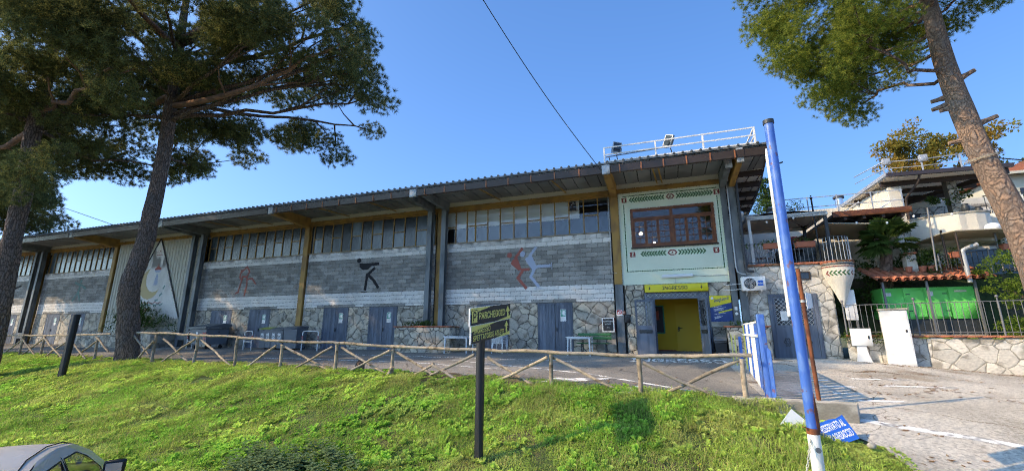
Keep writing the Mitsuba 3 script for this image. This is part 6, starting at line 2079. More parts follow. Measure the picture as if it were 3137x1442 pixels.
# far house at the right edge
fh = thing('distant_house', 'distant pinkish house with pale roof at the right edge behind the pine', 'house')
obj(f'{fh}__wall', MB(.5).box(16.0, 20, 8.2, 12, 5, 8.4), 'cream', HALL)
obj(f'{fh}__roof', MB(.5).prism([(15.6, 8.45), (20.4, 8.45), (18.2, 9.6)], (0, 12.4, 0), EX, EZ, 4.6), 'tile', HALL)
obj(f'{fh}__eave', MB(.5).box(15.6, 20.4, 7.75, 7.8, 8.32, 8.45), 'cream', HALL)
obj(f'{fh}__window', MB(.5).box(16.5, 17.2, 8.17, 8.195, 6.6, 7.7), 'dark_window', HALL)
obj(f'{fh}__chimney', MB(.5).box(16.3, 16.7, 9.4, 9.8, 8.5, 9.9), 'cream', HALL)
chm = thing('flue_pipe', 'shiny metal flue pipe with cap behind the gazebo', 'chimney')
obj(f'{chm}__pipe', MB(.5).tube([(8.83, 7, 6.0), (8.83, 7, 7.62)], .17, 16), 'chrome', HALL)
obj(f'{chm}__cap', MB(.5).lathe([(.24, 7.62), (.24, 7.72), (.05, 7.8)], (8.83, 7, 0), 16), 'dark_grey', HALL)

# hillside behind
hm = MB(.5)
xs_, ys_ = np.linspace(2.8, 60, 40), np.linspace(6.6, 70, 40)
X, Y = np.meshgrid(xs_, ys_, indexing='ij')
Z = 2.6 + 3.4 * sstep(6, 30, Y) * sstep(2, 14, X) + 5 * sstep(20, 60, Y) * sstep(4, 20, X) + 1.2 * meshkit.fbm(np.stack([X * .2, Y * .2, 0 * X], -1), 3)
i, j = np.meshgrid(np.arange(39), np.arange(39), indexing='ij'); k = i * 40 + j
hm.add(np.stack([X, Y, Z], -1).reshape(-1, 3), np.stack([k, k + 40, k + 41, k + 1], -1).reshape(-1, 4))
obj('hillside', hm, 'soil', HALL, kind='structure')

# ------------------------------------------------------------------ low stone wall, railing, cabinets, green shelter
LW = [(5.72, .55), (7.6, 1.12), (9.6, 1.75), (12.5, 2.8), (22.0, 4.9)]


def lw_o(s):
    return float(np.interp(s, [p[0] for p in LW], [p[1] for p in LW]))


lwall = thing('garden_wall', 'low pale crazy stone garden wall with brick coping beside the drive', 'wall')
WZ = .82
for (s0, o0), (s1, o1) in zip(LW[:-1], LW[1:]):
    ln = math.hypot(s1 - s0, o1 - o0)
    M = frame(hp(s0, o0), math.degrees(math.atan2(-(o1 - o0), s1 - s0)), HALL)
    obj(f'{lwall}__core', MB(.5).box(0, ln, .02, .3, -.6, WZ), 'mortar_pale', M)
    for q in flags(0, ln, -.5, WZ - .005, [], .30 if s0 < 12 else .5, int(s0 * 10), .012):
        obj(f'{lwall}__stone', MB().prism(q, (0, .02, 0), EX, EZ, .008 + .012 * rng.random(), inset=.02), 'stone_pale', M)
    n = int(ln / .28)
    for i in range(n):
        obj(f'{lwall}__cap_brick', MB().box(ln * i / n + .003, ln * (i + 1) / n - .003, -.05, .32, WZ + .001, WZ + .06, ch=.006), 'tile', M)
lrl = thing('garden_railing', 'grey iron bar railing with ball topped posts on the garden wall', 'railing')
RT = 1.87
s = 5.80
i = 0
while s < 15.0:
    o = lw_o(s) - .14
    if i % 12 == 0:
        obj(f'{lrl}__post', MB(.5).tube([hp(s, o, WZ + .06), hp(s, o, RT + .02)], .026, 8).sphere(hp(s, o, RT + .14), .045, 10).tube([hp(s, o, RT + .02), hp(s, o, RT + .11)], [.018, .018], 6), 'fence_iron')
    else:
        obj(f'{lrl}__bar', MB(.5).tube([hp(s, o, WZ + .06), hp(s, o, RT)], .0095, 5), 'fence_iron')
    s += .145
    i += 1
for z in (RT, WZ + .16):
    obj(f'{lrl}__rail', MB(.5).tube([hp(s_, lw_o(s_) - .14, z) for s_ in np.linspace(5.8, 15.0, 30)], .013, 6), 'fence_iron')

sheet_poly = sg.Polygon([(5.75, -2.5), (5.75, .35)] + [(a, b - .2) for a, b in LW[1:]] + [(60, 9.0), (60, -2.5)])
gb = MB(.5)
vv, ff = trimesh.creation.triangulate_polygon(sheet_poly, engine='earcut')
Wv = vv[:, :1] * RX + (DW - vv[:, 1:]) * NY
Wv[:, 2] = .80
nz = np.cross(Wv[ff[:, 1]] - Wv[ff[:, 0]], Wv[ff[:, 2]] - Wv[ff[:, 0]])[:, 2] > 0
gb.add(Wv, np.where(nz[:, None], ff, ff[:, ::-1]))
obj('garden_bed', gb, 'soil', kind='structure')
bkm = MB(.5)
bkm.add([(5.75, 1.2, .8), (60, 1.2, .8), (60, 2.4, 3.05), (5.75, 2.4, 3.05)], [(0, 1, 2, 3)]).add([(5.75, 2.4, 3.05), (60, 2.4, 3.05), (60, 6.7, 3.2), (5.75, 6.7, 3.2)], [(0, 1, 2, 3)]).add([(21.8, -4.7, -1.9), (60, -9, -1.9), (60, -9, .8), (21.8, -4.7, .8)], [(0, 1, 2, 3)])
obj('garden_slope', bkm, 'soil', HALL, kind='structure')
cnt2 = 0
for s in np.arange(6.2, 12.2, .5):
    for k in range(2):
        cnt2 += 1
        o = lw_o(s) - .35 - .45 * k
        key = f'garden_grass__{cnt2:03d}'
        M = np.eye(4); M[:3, :3] = np.diag([.45, .45, .8]); M[:3, 3] = hp(s, o, .79)
        scene[key] = {'type': 'instance', 'to_world': T(M.tolist()), 'g': {'type': 'ref', 'id': variants[k * 2]}}
labels['garden_grass'] = {'label': 'strip of grass growing behind the garden wall railing', 'category': 'grass', 'kind': 'stuff'}

# street cabinets
def cab_frame(s, dz=0.0, yaw=None):
    o = lw_o(s)
    return frame(hp(s, o + .02, float(ground_z(s, o + .3)) + dz), -17 if yaw is None else yaw, HALL)


c1 = thing('utility_cabinet', 'tall white utility cabinet standing before the garden wall', 'cabinet')
M = cab_frame(6.62)
obj(f'{c1}__body', MB(.5).box(0, .66, -.36, -.02, -.1, 1.66, ch=.012), 'white_paint', M)
obj(f'{c1}__lid', MB(.5).box(-.03, .69, -.39, 0, 1.662, 1.72, ch=.01), 'concrete', M)
obj(f'{c1}__door', MB(.5).box(.03, .63, -.37, -.3605, .45, 1.62, ch=.005), 'white_paint', M)
obj(f'{c1}__lower_panel', MB(.5).box(.01, .65, -.368, -.3605, .02, .42, ch=.004), 'white_paint', M)
obj(f'{c1}__lock', MB(.5).box(.54, .585, -.385, -.3705, .98, 1.06, ch=.008), 'black', M)
c2 = thing('meter_box', 'small white meter box on a flared pedestal against the garden wall', 'cabinet')
M = cab_frame(5.86, 0, -17)
obj(f'{c2}__pedestal', MB(.5).prism([(.0, -.1), (.46, -.1), (.36, .2), (.32, .5), (.08, .5), (.06, .2)], (0, -.05, 0), EX, EZ, .2), 'white_paint', M)
obj(f'{c2}__box', MB(.5).box(-.04, .50, -.30, -.03, .502, 1.05, ch=.012), 'white_paint', M)
obj(f'{c2}__lock', MB(.5).box(.40, .44, -.318, -.3005, .72, .82, ch=.006), 'black', M)

# green cabinets under a tiled shelter
gsx0, gsx1, gsy = 7.38, 10.35, .72
gc = thing('green_generator', 'bright green metal generator housing under the tiled shelter', 'generator')
for k, (a, b) in enumerate(((7.42, 8.03), (8.04, 8.63), (8.64, 9.28), (9.29, 9.98))):
    obj(f'{gc}__panel', MB(.5).box(a, b, gsy, gsy + .9, 1.42, 2.50, ch=.006), 'cabinet_green', HALL)
    if k in (1, 2):
        obj(f'{gc}__door', MB(.5).box(a + .04, b - .04, gsy - .014, gsy - .001, 1.5, 2.38, ch=.005), 'cabinet_green', HALL)
        obj(f'{gc}__handle', MB(.5).box(b - .16 if k == 1 else a + .06, b - .06 if k == 1 else a + .16, gsy - .03, gsy - .0145, 1.96, 1.99), 'iron_dark', HALL)
        for z in (1.68, 2.26):
            obj(f'{gc}__hinge', MB(.5).box((a + .05) if k == 1 else (b - .17), (a + .17) if k == 1 else (b - .05), gsy - .03, gsy - .0145, z, z + .028), 'iron_dark', HALL)
obj(f'{gc}__base', MB(.5).box(7.45, 9.95, gsy + .04, gsy + .86, .9, 1.418), 'iron_dark', HALL)
obj(f'{gc}__sill', MB(.5).box(7.4, 10.0, gsy - .02, gsy + .9, .80, .899), 'concrete', HALL)
obj(f'{gc}__sticker', MB(.5).box(8.72, 8.86, gsy - .018, gsy - .0145, 2.2, 2.36), 'white_paint', HALL)
obj(f'{gc}__sticker', MB(.5).box(9.45, 9.78, gsy - .005, gsy - .001, 2.32, 2.38), 'cream', HALL)
obj(f'{gc}__sticker', MB(.5).box(7.5, 7.68, gsy - .005, gsy - .001, 2.22, 2.34), 'white_plastic', HALL)
shl = thing('tiled_shelter', 'small shelter roof of curved terracotta tiles on grey posts above the green housing', 'shelter')
for x in (7.38, 8.62, 9.9):
    obj(f'{shl}__post', MB(.5).box(x - .03, x + .03, .42, .48, .8, 2.78), 'fence_iron', HALL)
RZ0, RZ1, RY0, RY1 = 2.72, 3.28, .25, 1.65
obj(f'{shl}__deck', MB(.5).add([(7.22, RY0 + .06, RZ0), (10.30, RY0 + .06, RZ0), (10.30, RY1, RZ1), (7.22, RY1, RZ1)], [(0, 1, 2, 3)]).box(7.3, 10.2, .40, .50, 2.70, 2.755), 'beam_brown', HALL)
nt = 13
for i in range(nt):
    xc = 7.26 + (10.26 - 7.26) * i / (nt - 1)
    for j in range(5):
        t0, t1 = j / 5 - .04, (j + 1) / 5 + .02
        p0, p1 = np.array([xc, RY0 + (RY1 - RY0) * t0, RZ0 + (RZ1 - RZ0) * t0 + .012]), np.array([xc, RY0 + (RY1 - RY0) * t1, RZ0 + (RZ1 - RZ0) * t1])
        b = MB()
        ang = np.linspace(0, math.pi, 9)
        r0, r1 = .118, .10
        jx = (rng.random() - .5) * .02
        V = []
        for (p, r) in ((p0, r0), (p1, r1), (p1, r1 - .016), (p0, r0 - .016)):
            V += [p + [jx + r * math.cos(a), 0, .03 + r * .85 * math.sin(a)] for a in ang]
        V = np.array(V)
        F = []
        for u in range(4):
            w = (u + 1) % 4
            F += [(u * 9 + k, u * 9 + k + 1, w * 9 + k + 1, w * 9 + k) for k in range(8)]
        FF = np.array(F)
        b.add(V[FF].reshape(-1, 3), np.arange(len(FF) * 4).reshape(-1, 4))
        obj(f'{shl}__tile', b, 'tile', HALL)
        if i < nt - 1:
            xx = xc + .125
            b = MB()
            ang = np.linspace(math.pi, 2 * math.pi, 7)
            V = np.array([p + [.125 + .1 * math.cos(a), 0, .055 + .06 * math.sin(a)] for p in (p0, p1) for a in ang])
            b.add(V, [(k, k + 1, k + 8, k + 7) for k in range(6)])
            obj(f'{shl}__channel_tile', b, 'tile', HALL)

# upper garden: railing, globe lamps, troughs, vent pipe
ugr = thing('upper_railing', 'dark iron railing of the upper garden above the tiled shelter', 'railing')
for i, x in enumerate(np.arange(9.15, 13.2, .15)):
    zt = 3.56 + .09 * (x - 9.15)
    post = i % 9 == 0
    obj(f'{ugr}__{"post" if post else "bar"}', MB(.5).tube([(x, .55, 2.95), (x, .55, zt + (.08 if post else 0))], .026 if post else .011, 6), 'iron_dark' if not post else 'fence_iron', HALL)
obj(f'{ugr}__rail', MB(.5).tube([(9.1, .55, 3.56), (13.2, .55, 3.925)], .014, 6), 'iron_dark', HALL)
obj(f'{ugr}__rail', MB(.5).tube([(9.1, .55, 3.02), (13.2, .55, 3.02)], .014, 6), 'iron_dark', HALL)
for (x, z, r, lb_) in ((10.82, 4.46, .21, 'large white globe lamp on a post, upper of the two right of the shelter'), (11.12, 3.96, .18, 'white globe lamp behind the terracotta trough, lower of the two')):
    g_ = thing('post_globe_lamp', lb_, 'lamp')
    obj(f'{g_}__globe', MB(.5).sphere((x, .62, z), r, 20, (1, 1, .82)), 'globe_white', HALL)
    obj(f'{g_}__post', MB(.5).tube([(x, .62, 2.95), (x, .62, z - r * .78)], .03, 8), 'fence_iron', HALL)
    obj(f'{g_}__collar', MB(.5).tube([(x, .62, z - r * .86), (x, .62, z - r * .7)], .06, 10), 'fence_iron', HALL)
trough(9.62, .48, 3.47, .32, 'small terracotta trough on the upper railing beside the vent pipe')
trough(11.08, .48, 3.66, .5, 'terracotta trough on the upper railing under the lower globe lamp')
vp = thing('vent_pipe', 'bent grey ventilation pipe rising beside the upper railing', 'pipe')
obj(f'{vp}__pipe', MB(.5).tube([(9.72, .3, 2.6), (9.70, .3, 3.6), (9.72, .3, 3.68), (9.80, .28, 3.74), (10.05, .2, 3.84)], .068, 12), 'galvanised', HALL)
obj(f'{vp}__mouth', MB(.5).tube([(10.03, .205, 3.832), (10.08, .19, 3.852)], .085, 12), 'galvanised', HALL)
tr2 = thing('terrace_pots', 'terracotta pots standing at the garden edge beside the palm', 'pots')
for x in (8.35, 8.75, 9.0):
    obj(f'{tr2}__pot', MB(.5).lathe([(.07, 3.05), (.11, 3.22), (.12, 3.24), (.10, 3.24)], (x, .75, 0), 14), 'terracotta', HALL)
wpil = thing('garden_pillar', 'short white garden pillar with brick cap beside the palm', 'pillar')
obj(f'{wpil}__shaft', MB(.5).box(8.42, 8.72, .95, 1.25, 2.9, 3.72), 'stucco', HALL)
obj(f'{wpil}__cap', MB(.5).box(8.38, 8.76, .91, 1.29, 3.722, 3.79, ch=.008), 'tile', HALL)

# ------------------------------------------------------------------ trees and shrubs
def tuft_clump(seed, n_tuft, n_need, ln, w):
    """unit-radius clump of needle tufts"""
    r = np.random.default_rng(seed)
    d = r.normal(size=(n_tuft, 3)); d /= np.linalg.norm(d, axis=1, keepdims=True)
    c = d * (r.random(n_tuft) ** .45)[:, None] * [1, 1, .62]
    ax = d * [1, 1, .6] + r.normal(size=(n_tuft, 3)) * .35 + [0, 0, .45]
    ax /= np.linalg.norm(ax, axis=1, keepdims=True)
    C = np.repeat(c, n_need, 0); AX = np.repeat(ax, n_need, 0)
    k = len(C)
    nd = AX * .55 + r.normal(size=(k, 3)) * .55
    nd /= np.linalg.norm(nd, axis=1, keepdims=True)
    L_ = ln * (.6 + .7 * r.random(k))
    s_ = np.cross(nd, r.normal(size=(k, 3))); s_ /= np.linalg.norm(s_, axis=1, keepdims=True)
    p0 = C + nd * .02
    V = np.stack([p0 - s_ * w / 2, p0 + s_ * w / 2, p0 + nd * L_[:, None] + [0, 0, 0.0]], 1).reshape(-1, 3)
    F = np.arange(3 * k).reshape(-1, 3)
    t = np.clip(np.repeat(r.random(n_tuft), n_need) * .6 + r.random(k) * .4, 0, 1)
    U = np.stack([np.repeat(t, 3), np.full(3 * k, .5)], 1)
    return V, F, U


for k in range(3):
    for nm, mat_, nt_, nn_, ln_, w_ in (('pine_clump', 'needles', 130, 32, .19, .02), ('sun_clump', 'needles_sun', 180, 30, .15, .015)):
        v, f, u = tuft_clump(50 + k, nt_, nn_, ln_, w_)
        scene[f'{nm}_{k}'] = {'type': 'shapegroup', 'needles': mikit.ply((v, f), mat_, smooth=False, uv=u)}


def trunk_mesh(pts, r, seed, knobs=0.06, n=30):
    pts = np.asarray(pts, float)
    t = np.linspace(0, 1, len(pts))
    K = max(24, int(np.sum(np.linalg.norm(np.diff(pts, axis=0), axis=1)) / .16))
    tt = np.linspace(0, 1, K)
    P = np.stack([np.interp(tt, t, pts[:, i]) for i in range(3)], 1)
    for i in range(3):
        P[1:-1, i] = np.convolve(P[:, i], np.ones(5) / 5, 'same')[1:-1] if K > 12 else P[1:-1, i]
    P[:3] = [pts[0] + (pts[1] - pts[0]) * q * (K / (len(pts) - 1)) ** -1 for q in range(3)]
    P[-3:] = pts[-1] + (pts[-2] - pts[-1]) * np.array([2, 1, 0])[:, None] / (K / (len(pts) - 1))
    R_ = np.interp(tt, np.linspace(0, 1, len(r)), r)

    def wob(i, ang):
        z = P[i, 2]
        q = np.stack([np.cos(ang) * 1.1, np.sin(ang) * 1.1, np.full(len(ang), z * .8)], 1)
        q2 = np.stack([np.cos(ang) * 4.5, np.sin(ang) * 4.5, np.full(len(ang), z * 2.6)], 1)
        flare = 1 + .28 * math.exp(-i * .9)
        return flare * (1 + knobs * 3 * (meshkit.noise(q, seed) - .5) + knobs * 1.6 * (meshkit.noise(q2, seed + 3) - .5))
    return MB(.5).tube(P, R_, n, wob=wob), P


def pine(name, label, pts, r, clumps, limbs, seed, group, grp='pine_clump', knobs=.06, bark='bark', boughs=()):
    """clumps: (centre, radius); limbs: number of clumps that get a limb from the trunk"""
    t = thing(name, label, 'pine tree', group)
    R_ = np.random.default_rng(seed)
    tm, P = trunk_mesh(pts, r, seed, knobs)
    obj(f'{t}__trunk', tm, bark)
    for z0, e in boughs:
        a = np.array([np.interp(z0, P[:, 2], P[:, 0]), np.interp(z0, P[:, 2], P[:, 1]), z0])
        e = np.asarray(e)
        tt = np.linspace(0, 1, 12)[:, None]
        q = a + (e - a) * tt + np.array([0, 0, -.55]) * np.sin(np.pi * tt) + np.vstack([np.zeros(3), R_.normal(size=(11, 3)) * .06])
        obj(f'{t}__bough', MB(.5).tube(q, np.linspace(.15, .04, 12), 9), 'bark_red')
        for k in range(4, 12, 2):
            d = (e - a) / np.linalg.norm(e - a)
            sd = np.array([-d[1], d[0], 0]) * (1 if k % 4 else -1)
            ee = q[k] + d * R_.uniform(.8, 1.6) + sd * R_.uniform(.6, 1.4) + [0, 0, R_.uniform(.1, .8)]
            obj(f'{t}__branch', MB(.5).tube([q[k], (q[k] + ee) / 2 + R_.normal(size=3) * .08, ee], [.05, .035, .015], 6), 'bark_red')
    C = np.array([c for c, _ in clumps])
    order = R_.permutation(len(clumps))[:limbs]
    for i in order:
        c = C[i]
        j = np.argmin(np.abs(P[:, 2] - (c[2] - .12 * np.linalg.norm(c[:2] - P[-1, :2]) - .3)))
        a = P[j]
        mid = a + (c - a) * .55 + [0, 0, R_.uniform(-.5, .3)]
        tt = np.linspace(0, 1, 9)[:, None]
        pts_ = (1 - tt) ** 2 * a + 2 * tt * (1 - tt) * mid + tt ** 2 * c + np.vstack([np.zeros(3), R_.normal(size=(7, 3)) * .07, np.zeros(3)])
        ln = np.linalg.norm(c - a)
        rb = min(.13, .03 + .011 * ln) * (r[0] / .6) ** .5
        obj(f'{t}__branch', MB(.5).tube(pts_, np.linspace(rb, rb * .3, 9), 7), 'bark')
        # twigs towards nearby clumps
        near = np.argsort(np.linalg.norm(C - c, axis=1))[1:4]
        tw = MB(.5)
        for q in near:
            s_ = pts_[R_.integers(4, 8)]
            tw.tube([s_, (s_ + C[q]) / 2 + R_.normal(size=3) * .1, C[q]], [rb * .45, rb * .3, .012], 5)
        obj(f'{t}__branch', tw, 'bark')
    for n_, (c, rad) in enumerate(clumps):
        M = np.eye(4)
        a = R_.random() * 6.28
        M[:3, :3] = np.array([[math.cos(a), -math.sin(a), 0], [math.sin(a), math.cos(a), 0], [0, 0, 1]]) * rad * R_.uniform(.9, 1.1)
        M[:3, 3] = c
        scene[f'{t}__crown__{n_ + 1:03d}'] = {'type': 'instance', 'to_world': T(M.tolist()), 'g': {'type': 'ref', 'id': f'{grp}_{R_.integers(0, 3)}'}}
    return t


tex('bark_red', wear((0.30, 0.175, 0.12), (0.17, 0.115, 0.09), 6, .1), 0.95, 0.1)


def umbrella(cs, co, rs, ro, zb, zt, n, seed, rad=(.75, 1.25), tilt=0.0):
    """clump centres of a flat bottomed pine crown, in hall coordinates"""
    r = np.random.default_rng(seed)
    out = []
    while len(out) < n:
        a, q = r.random() * 6.283, math.sqrt(r.random())
        # lobed outline
        lob = 1 + .16 * math.sin(3 * a + seed) + .10 * math.sin(7 * a + 2 * seed)
        s, o = cs + rs * q * lob * math.cos(a), co + ro * q * lob * math.sin(a)
        top = zb + (zt - zb) * math.sqrt(max(0.03, 1 - q ** 2.2))
        z = zb + (top - zb) * (r.random() ** (1.3 if q < .8 else .8)) + (.5 * math.sin(s * 1.1) + .4 * math.sin(o * 1.3 + 1)) + tilt * (s - cs)
        out.append((hp(s, o, z), r.uniform(*rad)))
    return out


g_pine = None
B1 = [(-15.96, 18.40, -.45), (-16.24, 18.22, 1.86), (-16.33, 18.15, 3.1), (-16.16, 18.3, 4.84), (-16.11, 18.34, 6.97), (-16.13, 18.33, 9.34), (-16.18, 18.28, 11.83), (-16.26, 18.21, 14.43), (-16.33, 18.15, 17.2)]
R1 = [.42, .37, .36, .315, .30, .28, .25, .2, .13]
c1_ = umbrella(-19.9, 6.3, 8.6, 7.3, 11.3, 18.8, 160, 11, (.75, 1.25), .14)
c1_ += [(hp(s - 1.3, o, z + 2.5), .85) for s, o, z in ((-10.3, 6.0, 9.6), (-10.0, 5.4, 10.6), (-10.8, 7.0, 10.2), (-11.6, 6.2, 9.3), (-11.4, 4.6, 9.8), (-12.6, 7.8, 9.4), (-10.8, 6.4, 12.0), (-11.6, 5.2, 13.4), (-12.6, 6.6, 14.6))]
pine('pine_tree', 'big stone pine with thick dark trunk standing at the gap in the pole fence', B1, R1, c1_, 26, 1, g_pine, knobs=.085, boughs=[(11.4, hp(-11.4, 6.4, 12.3)), (13.6, hp(-12.0, 5.2, 14.4)), (15.0, hp(-12.8, 7.4, 15.8)), (12.0, hp(-28.0, 6.5, 12.6)), (13.8, hp(-27.0, 8.0, 14.6)), (14.6, hp(-18, 12.0, 14.6))])
B2 = [(-20.6, 17.3, -1.0), (-20.65, 17.28, 2.5), (-20.7, 17.2, 4.6), (-20.8, 17.2, 6.9), (-20.9, 17.1, 9), (-21, 17.1, 13), (-21, 17, 16)]
c2_ = umbrella(-28.0, 8.2, 8.6, 5.2, 9.9, 17, 110, 12) + [(hp(s, o, z + .7), .7) for s, o, z in ((-23.6, 9.6, 6.9), (-23.9, 9.0, 6.2), (-24.3, 9.8, 5.6), (-24.0, 8.8, 7.4), (-23.3, 9.0, 7.6), (-24.8, 9.4, 6.6), (-26.6, 8.6, 7.2), (-27.6, 8.8, 6.9))]
pine('pine_tree', 'dark stone pine with thick trunk at the left edge of the picture', B2, [.40, .33, .31, .29, .27, .2, .12], c2_, 18, 2, g_pine, knobs=.085, boughs=[(9.6, hp(-33, 8.5, 10.2)), (10.6, hp(-20, 9.5, 11.2))])
B3 = [hp(-43, 7.5, -.8), hp(-43, 7.5, 3), hp(-43, 7.4, 7), hp(-43, 7.4, 12), hp(-43, 7.4, 15)]
pine('pine_tree', 'third stone pine farther along the row beyond the left edge', B3, [.6, .5, .45, .35, .2], umbrella(-42, 7, 8.5, 5.5, 8.5, 17, 150, 13, (.9, 1.4)), 10, 3, g_pine)

# right pine, leaning over the drive
PR = np.array([8.55, 7.05])
B4 = [(8.62, 6.84, -.9), (8.60, 6.86, .6), (8.59, 6.88, 1.79), (8.56, 6.92, 2.56), (8.46, 7.04, 3.53), (8.38, 7.12, 4.3), (8.33, 7.19, 5.26), (8.30, 7.22, 6.1), (8.28, 7.22, 8.0), (8.2, 7.2, 11.5)]
r4 = np.random.default_rng(21)
c4_ = []
ctr, per, dep = np.array([7.95, 7.40]), np.array([.73, -.68]), np.array([.68, .73])
while len(c4_) < 205:
    a, b, c = r4.uniform(-1, 1, 3)
    if abs(a) ** 3 + b * b + abs(c) ** 3 > 1 or a * a + b * b + c * c < .2:
        continue
    lat, de, z = a * 2.35 - .15, b * 2.3, 8.35 + c * 2.9
    zl = np.interp(lat, [-2.4, -.9, -.35, .1, .4, 1.2, 2.4], [5.95, 5.82, 6.1, 6.75, 7.5, 7.7, 7.3])
    if z < zl + .2 * math.sin(4 * lat + de):
        continue
    p = ctr + per * lat + dep * de
    c4_.append((np.array([p[0], p[1], z]), r4.uniform(.34, .56)))
for q in range(16):
    p = PR + per * r4.uniform(.3, 1.5) + dep * r4.uniform(-.8, .8)
    c4_.append((np.array([p[0], p[1], r4.uniform(8.0, 9.5)]), r4.uniform(.35, .5)))
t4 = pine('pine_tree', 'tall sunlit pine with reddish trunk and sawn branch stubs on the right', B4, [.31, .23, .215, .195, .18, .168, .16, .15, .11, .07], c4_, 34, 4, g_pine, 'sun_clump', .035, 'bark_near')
for z, sgn, ln, up in ((4.66, 1, .42, .10), (5.32, -1, .36, -.02), (5.10, -1, .25, -.03), (4.42, -1, .33, -.02), (5.62, 1, .34, .12), (5.18, -1, .4, -.06)):
    j = np.interp(z, [p[2] for p in B4], [p[0] for p in B4])
    k2 = np.interp(z, [p[2] for p in B4], [p[1] for p in B4])
    a = np.array([j, k2, z]) + np.array([*(per * sgn * .12), 0])
    b = a + np.array([*(per * sgn * ln * .6), up * .7])
    obj(f'{t4}__branch_stub', MB(.5).tube([a, a + (b - a) * .5, b], [.065, .042, .038], 9), 'bark_near')
    obj(f'{t4}__stub_end', MB(.5).tube([b, b + (b - a) / np.linalg.norm(b - a) * .006], .034, 9), 'cut_wood')
rope = MB(.5)
zr = 4.0
for i in range(2):
    rope.tube([(8.41 + .225 * math.cos(q), 7.11 + .225 * math.sin(q), zr + .02 * i + .05 * math.cos(q)) for q in np.linspace(0, 6.283, 25)], .006, 5, caps=False)
rp2 = thing('guy_cable', 'dark cable tied around the right pine trunk running off to the right', 'cable')
obj(f'{rp2}__loop', rope, 'sail')
obj(f'{rp2}__cable', MB(.5).tube([(8.6, 7.05, 4.0), (13.5, 8.0, 4.05), (20, 9.5, 4.6)], .012, 5), 'iron_dark')
fw = thing('far_wire', 'thin dark wire crossing the sky behind the left pine trunks', 'wire')
obj(f'{fw}__wire', MB(.5).tube([(-60, 42, 18), (-40, 44, 11.2), (-30, 46, 9.2)], .03, 4), 'iron_dark')


tex('litter', wear((0.30, 0.16, 0.07), (0.16, 0.085, 0.04), 9, .4), 0.9, 0.1)


def leafy(name, label, cat, blobs, n, size, mat_, trunk=None, seed=0, asp=.5, dens=None, group=None):
    t = thing(name, label, cat, group)
    r = np.random.default_rng(seed)
    mb = MB()
    for (c, rad, sq) in blobs:
        sub = max(1, int(rad * 9))
        for _ in range(sub):
            d = r.normal(size=3); d /= np.linalg.norm(d)
            cc = np.asarray(c) + d * rad * (.35 + .6 * r.random()) * np.asarray(sq)
            leaf_cluster(mb, cc, rad * .42, int(n * rad / sub), size, r, (1, 1, .8), .25, .3, asp)
    obj(f'{t}__foliage', mb, mat_, HALL)
    if trunk:
        tb_ = MB(.5)
        for a, b, r0, r1 in trunk:
            a, b = np.array(a, float), np.array(b, float)
            tb_.tube([a, (a + b) / 2 + r.normal(size=3) * .06, b], [r0, (r0 + r1) / 2, r1], 7)
        obj(f'{t}__trunk', tb_, 'bark', HALL)
    return t


# cypress, small tree, autumn trees behind the houses
leafy('cypress_tree', 'tall narrow dark green cypress behind the hall roof end', 'tree', [((6.75, 12, z), .28 + .62 * math.sin(math.pi * min(1, (11.2 - z) / 5.2) ** .8 * .62), (1, 1, 1)) for z in np.arange(5.6, 11.1, .5)], 950, .13, 'leaf', [((6.75, 12, 4), (6.75, 12, 10), .12, .03)], 31, .5)
leafy('small_tree', 'small pale green tree behind the gazebo', 'tree', [((8.2, 12, 8.6), .7, (1, 1, .8)), ((8.0, 12.3, 8.1), .5, (1, 1, 1))], 300, .12, 'leaf', [((8.2, 12, 4), (8.2, 12, 8.6), .1, .03)], 32)
r5 = np.random.default_rng(33)
leafy('autumn_tree', 'broad tree with yellow brown autumn leaves behind the white house', 'tree', [((15.3 + r5.normal() * 1.15, 11.5 + r5.normal() * .7, 10.9 + r5.normal() * .85), r5.uniform(.55, .95), (1, 1, .8)) for _ in range(24)], 560, .17, 'autumn', [((15.4, 11.6, 4), (15.4, 11.6, 8.6), .2, .12), ((15.4, 11.6, 8.2), (14.0, 11.3, 10.2), .09, .02), ((15.4, 11.6, 8.2), (16.6, 11.9, 10.6), .09, .02), ((15.4, 11.6, 8.4), (15.2, 11.4, 11.6), .08, .02)], 33)
leafy('autumn_tree', 'smaller yellowish autumn tree near the left end of the house roof', 'tree', [((13.6, 11.5, 10.2), .8, (1, 1, .8)), ((14.0, 11.8, 9.2), .8, (1, 1, .8)), ((13.1, 11.3, 9.1), .6, (1, 1, .8))], 480, .17, 'autumn', [((13.5, 11.6, 4), (13.5, 11.6, 9.5), .12, .03)], 34)
leafy('autumn_tree', 'yellowish autumn tree right of the leaning pine trunk', 'tree', [((18.0 + r5.normal() * .7, 11.2, 9.4 + r5.normal() * .4), .7, (1, 1, .8)) for _ in range(6)], 420, .17, 'autumn', [((18, 11.2, 4), (18, 11.2, 9.5), .13, .03)], 35)
leafy('climbing_plant', 'green climbing plant on the stone pillar of the white house', 'plant', [((11.2, 3.0, 6.1), .35, (1, .6, 1)), ((11.55, 3.1, 6.4), .35, (1, .6, 1)), ((10.8, 3.2, 6.35), .3, (1, .6, 1))], 330, .12, 'leaf', None, 36)

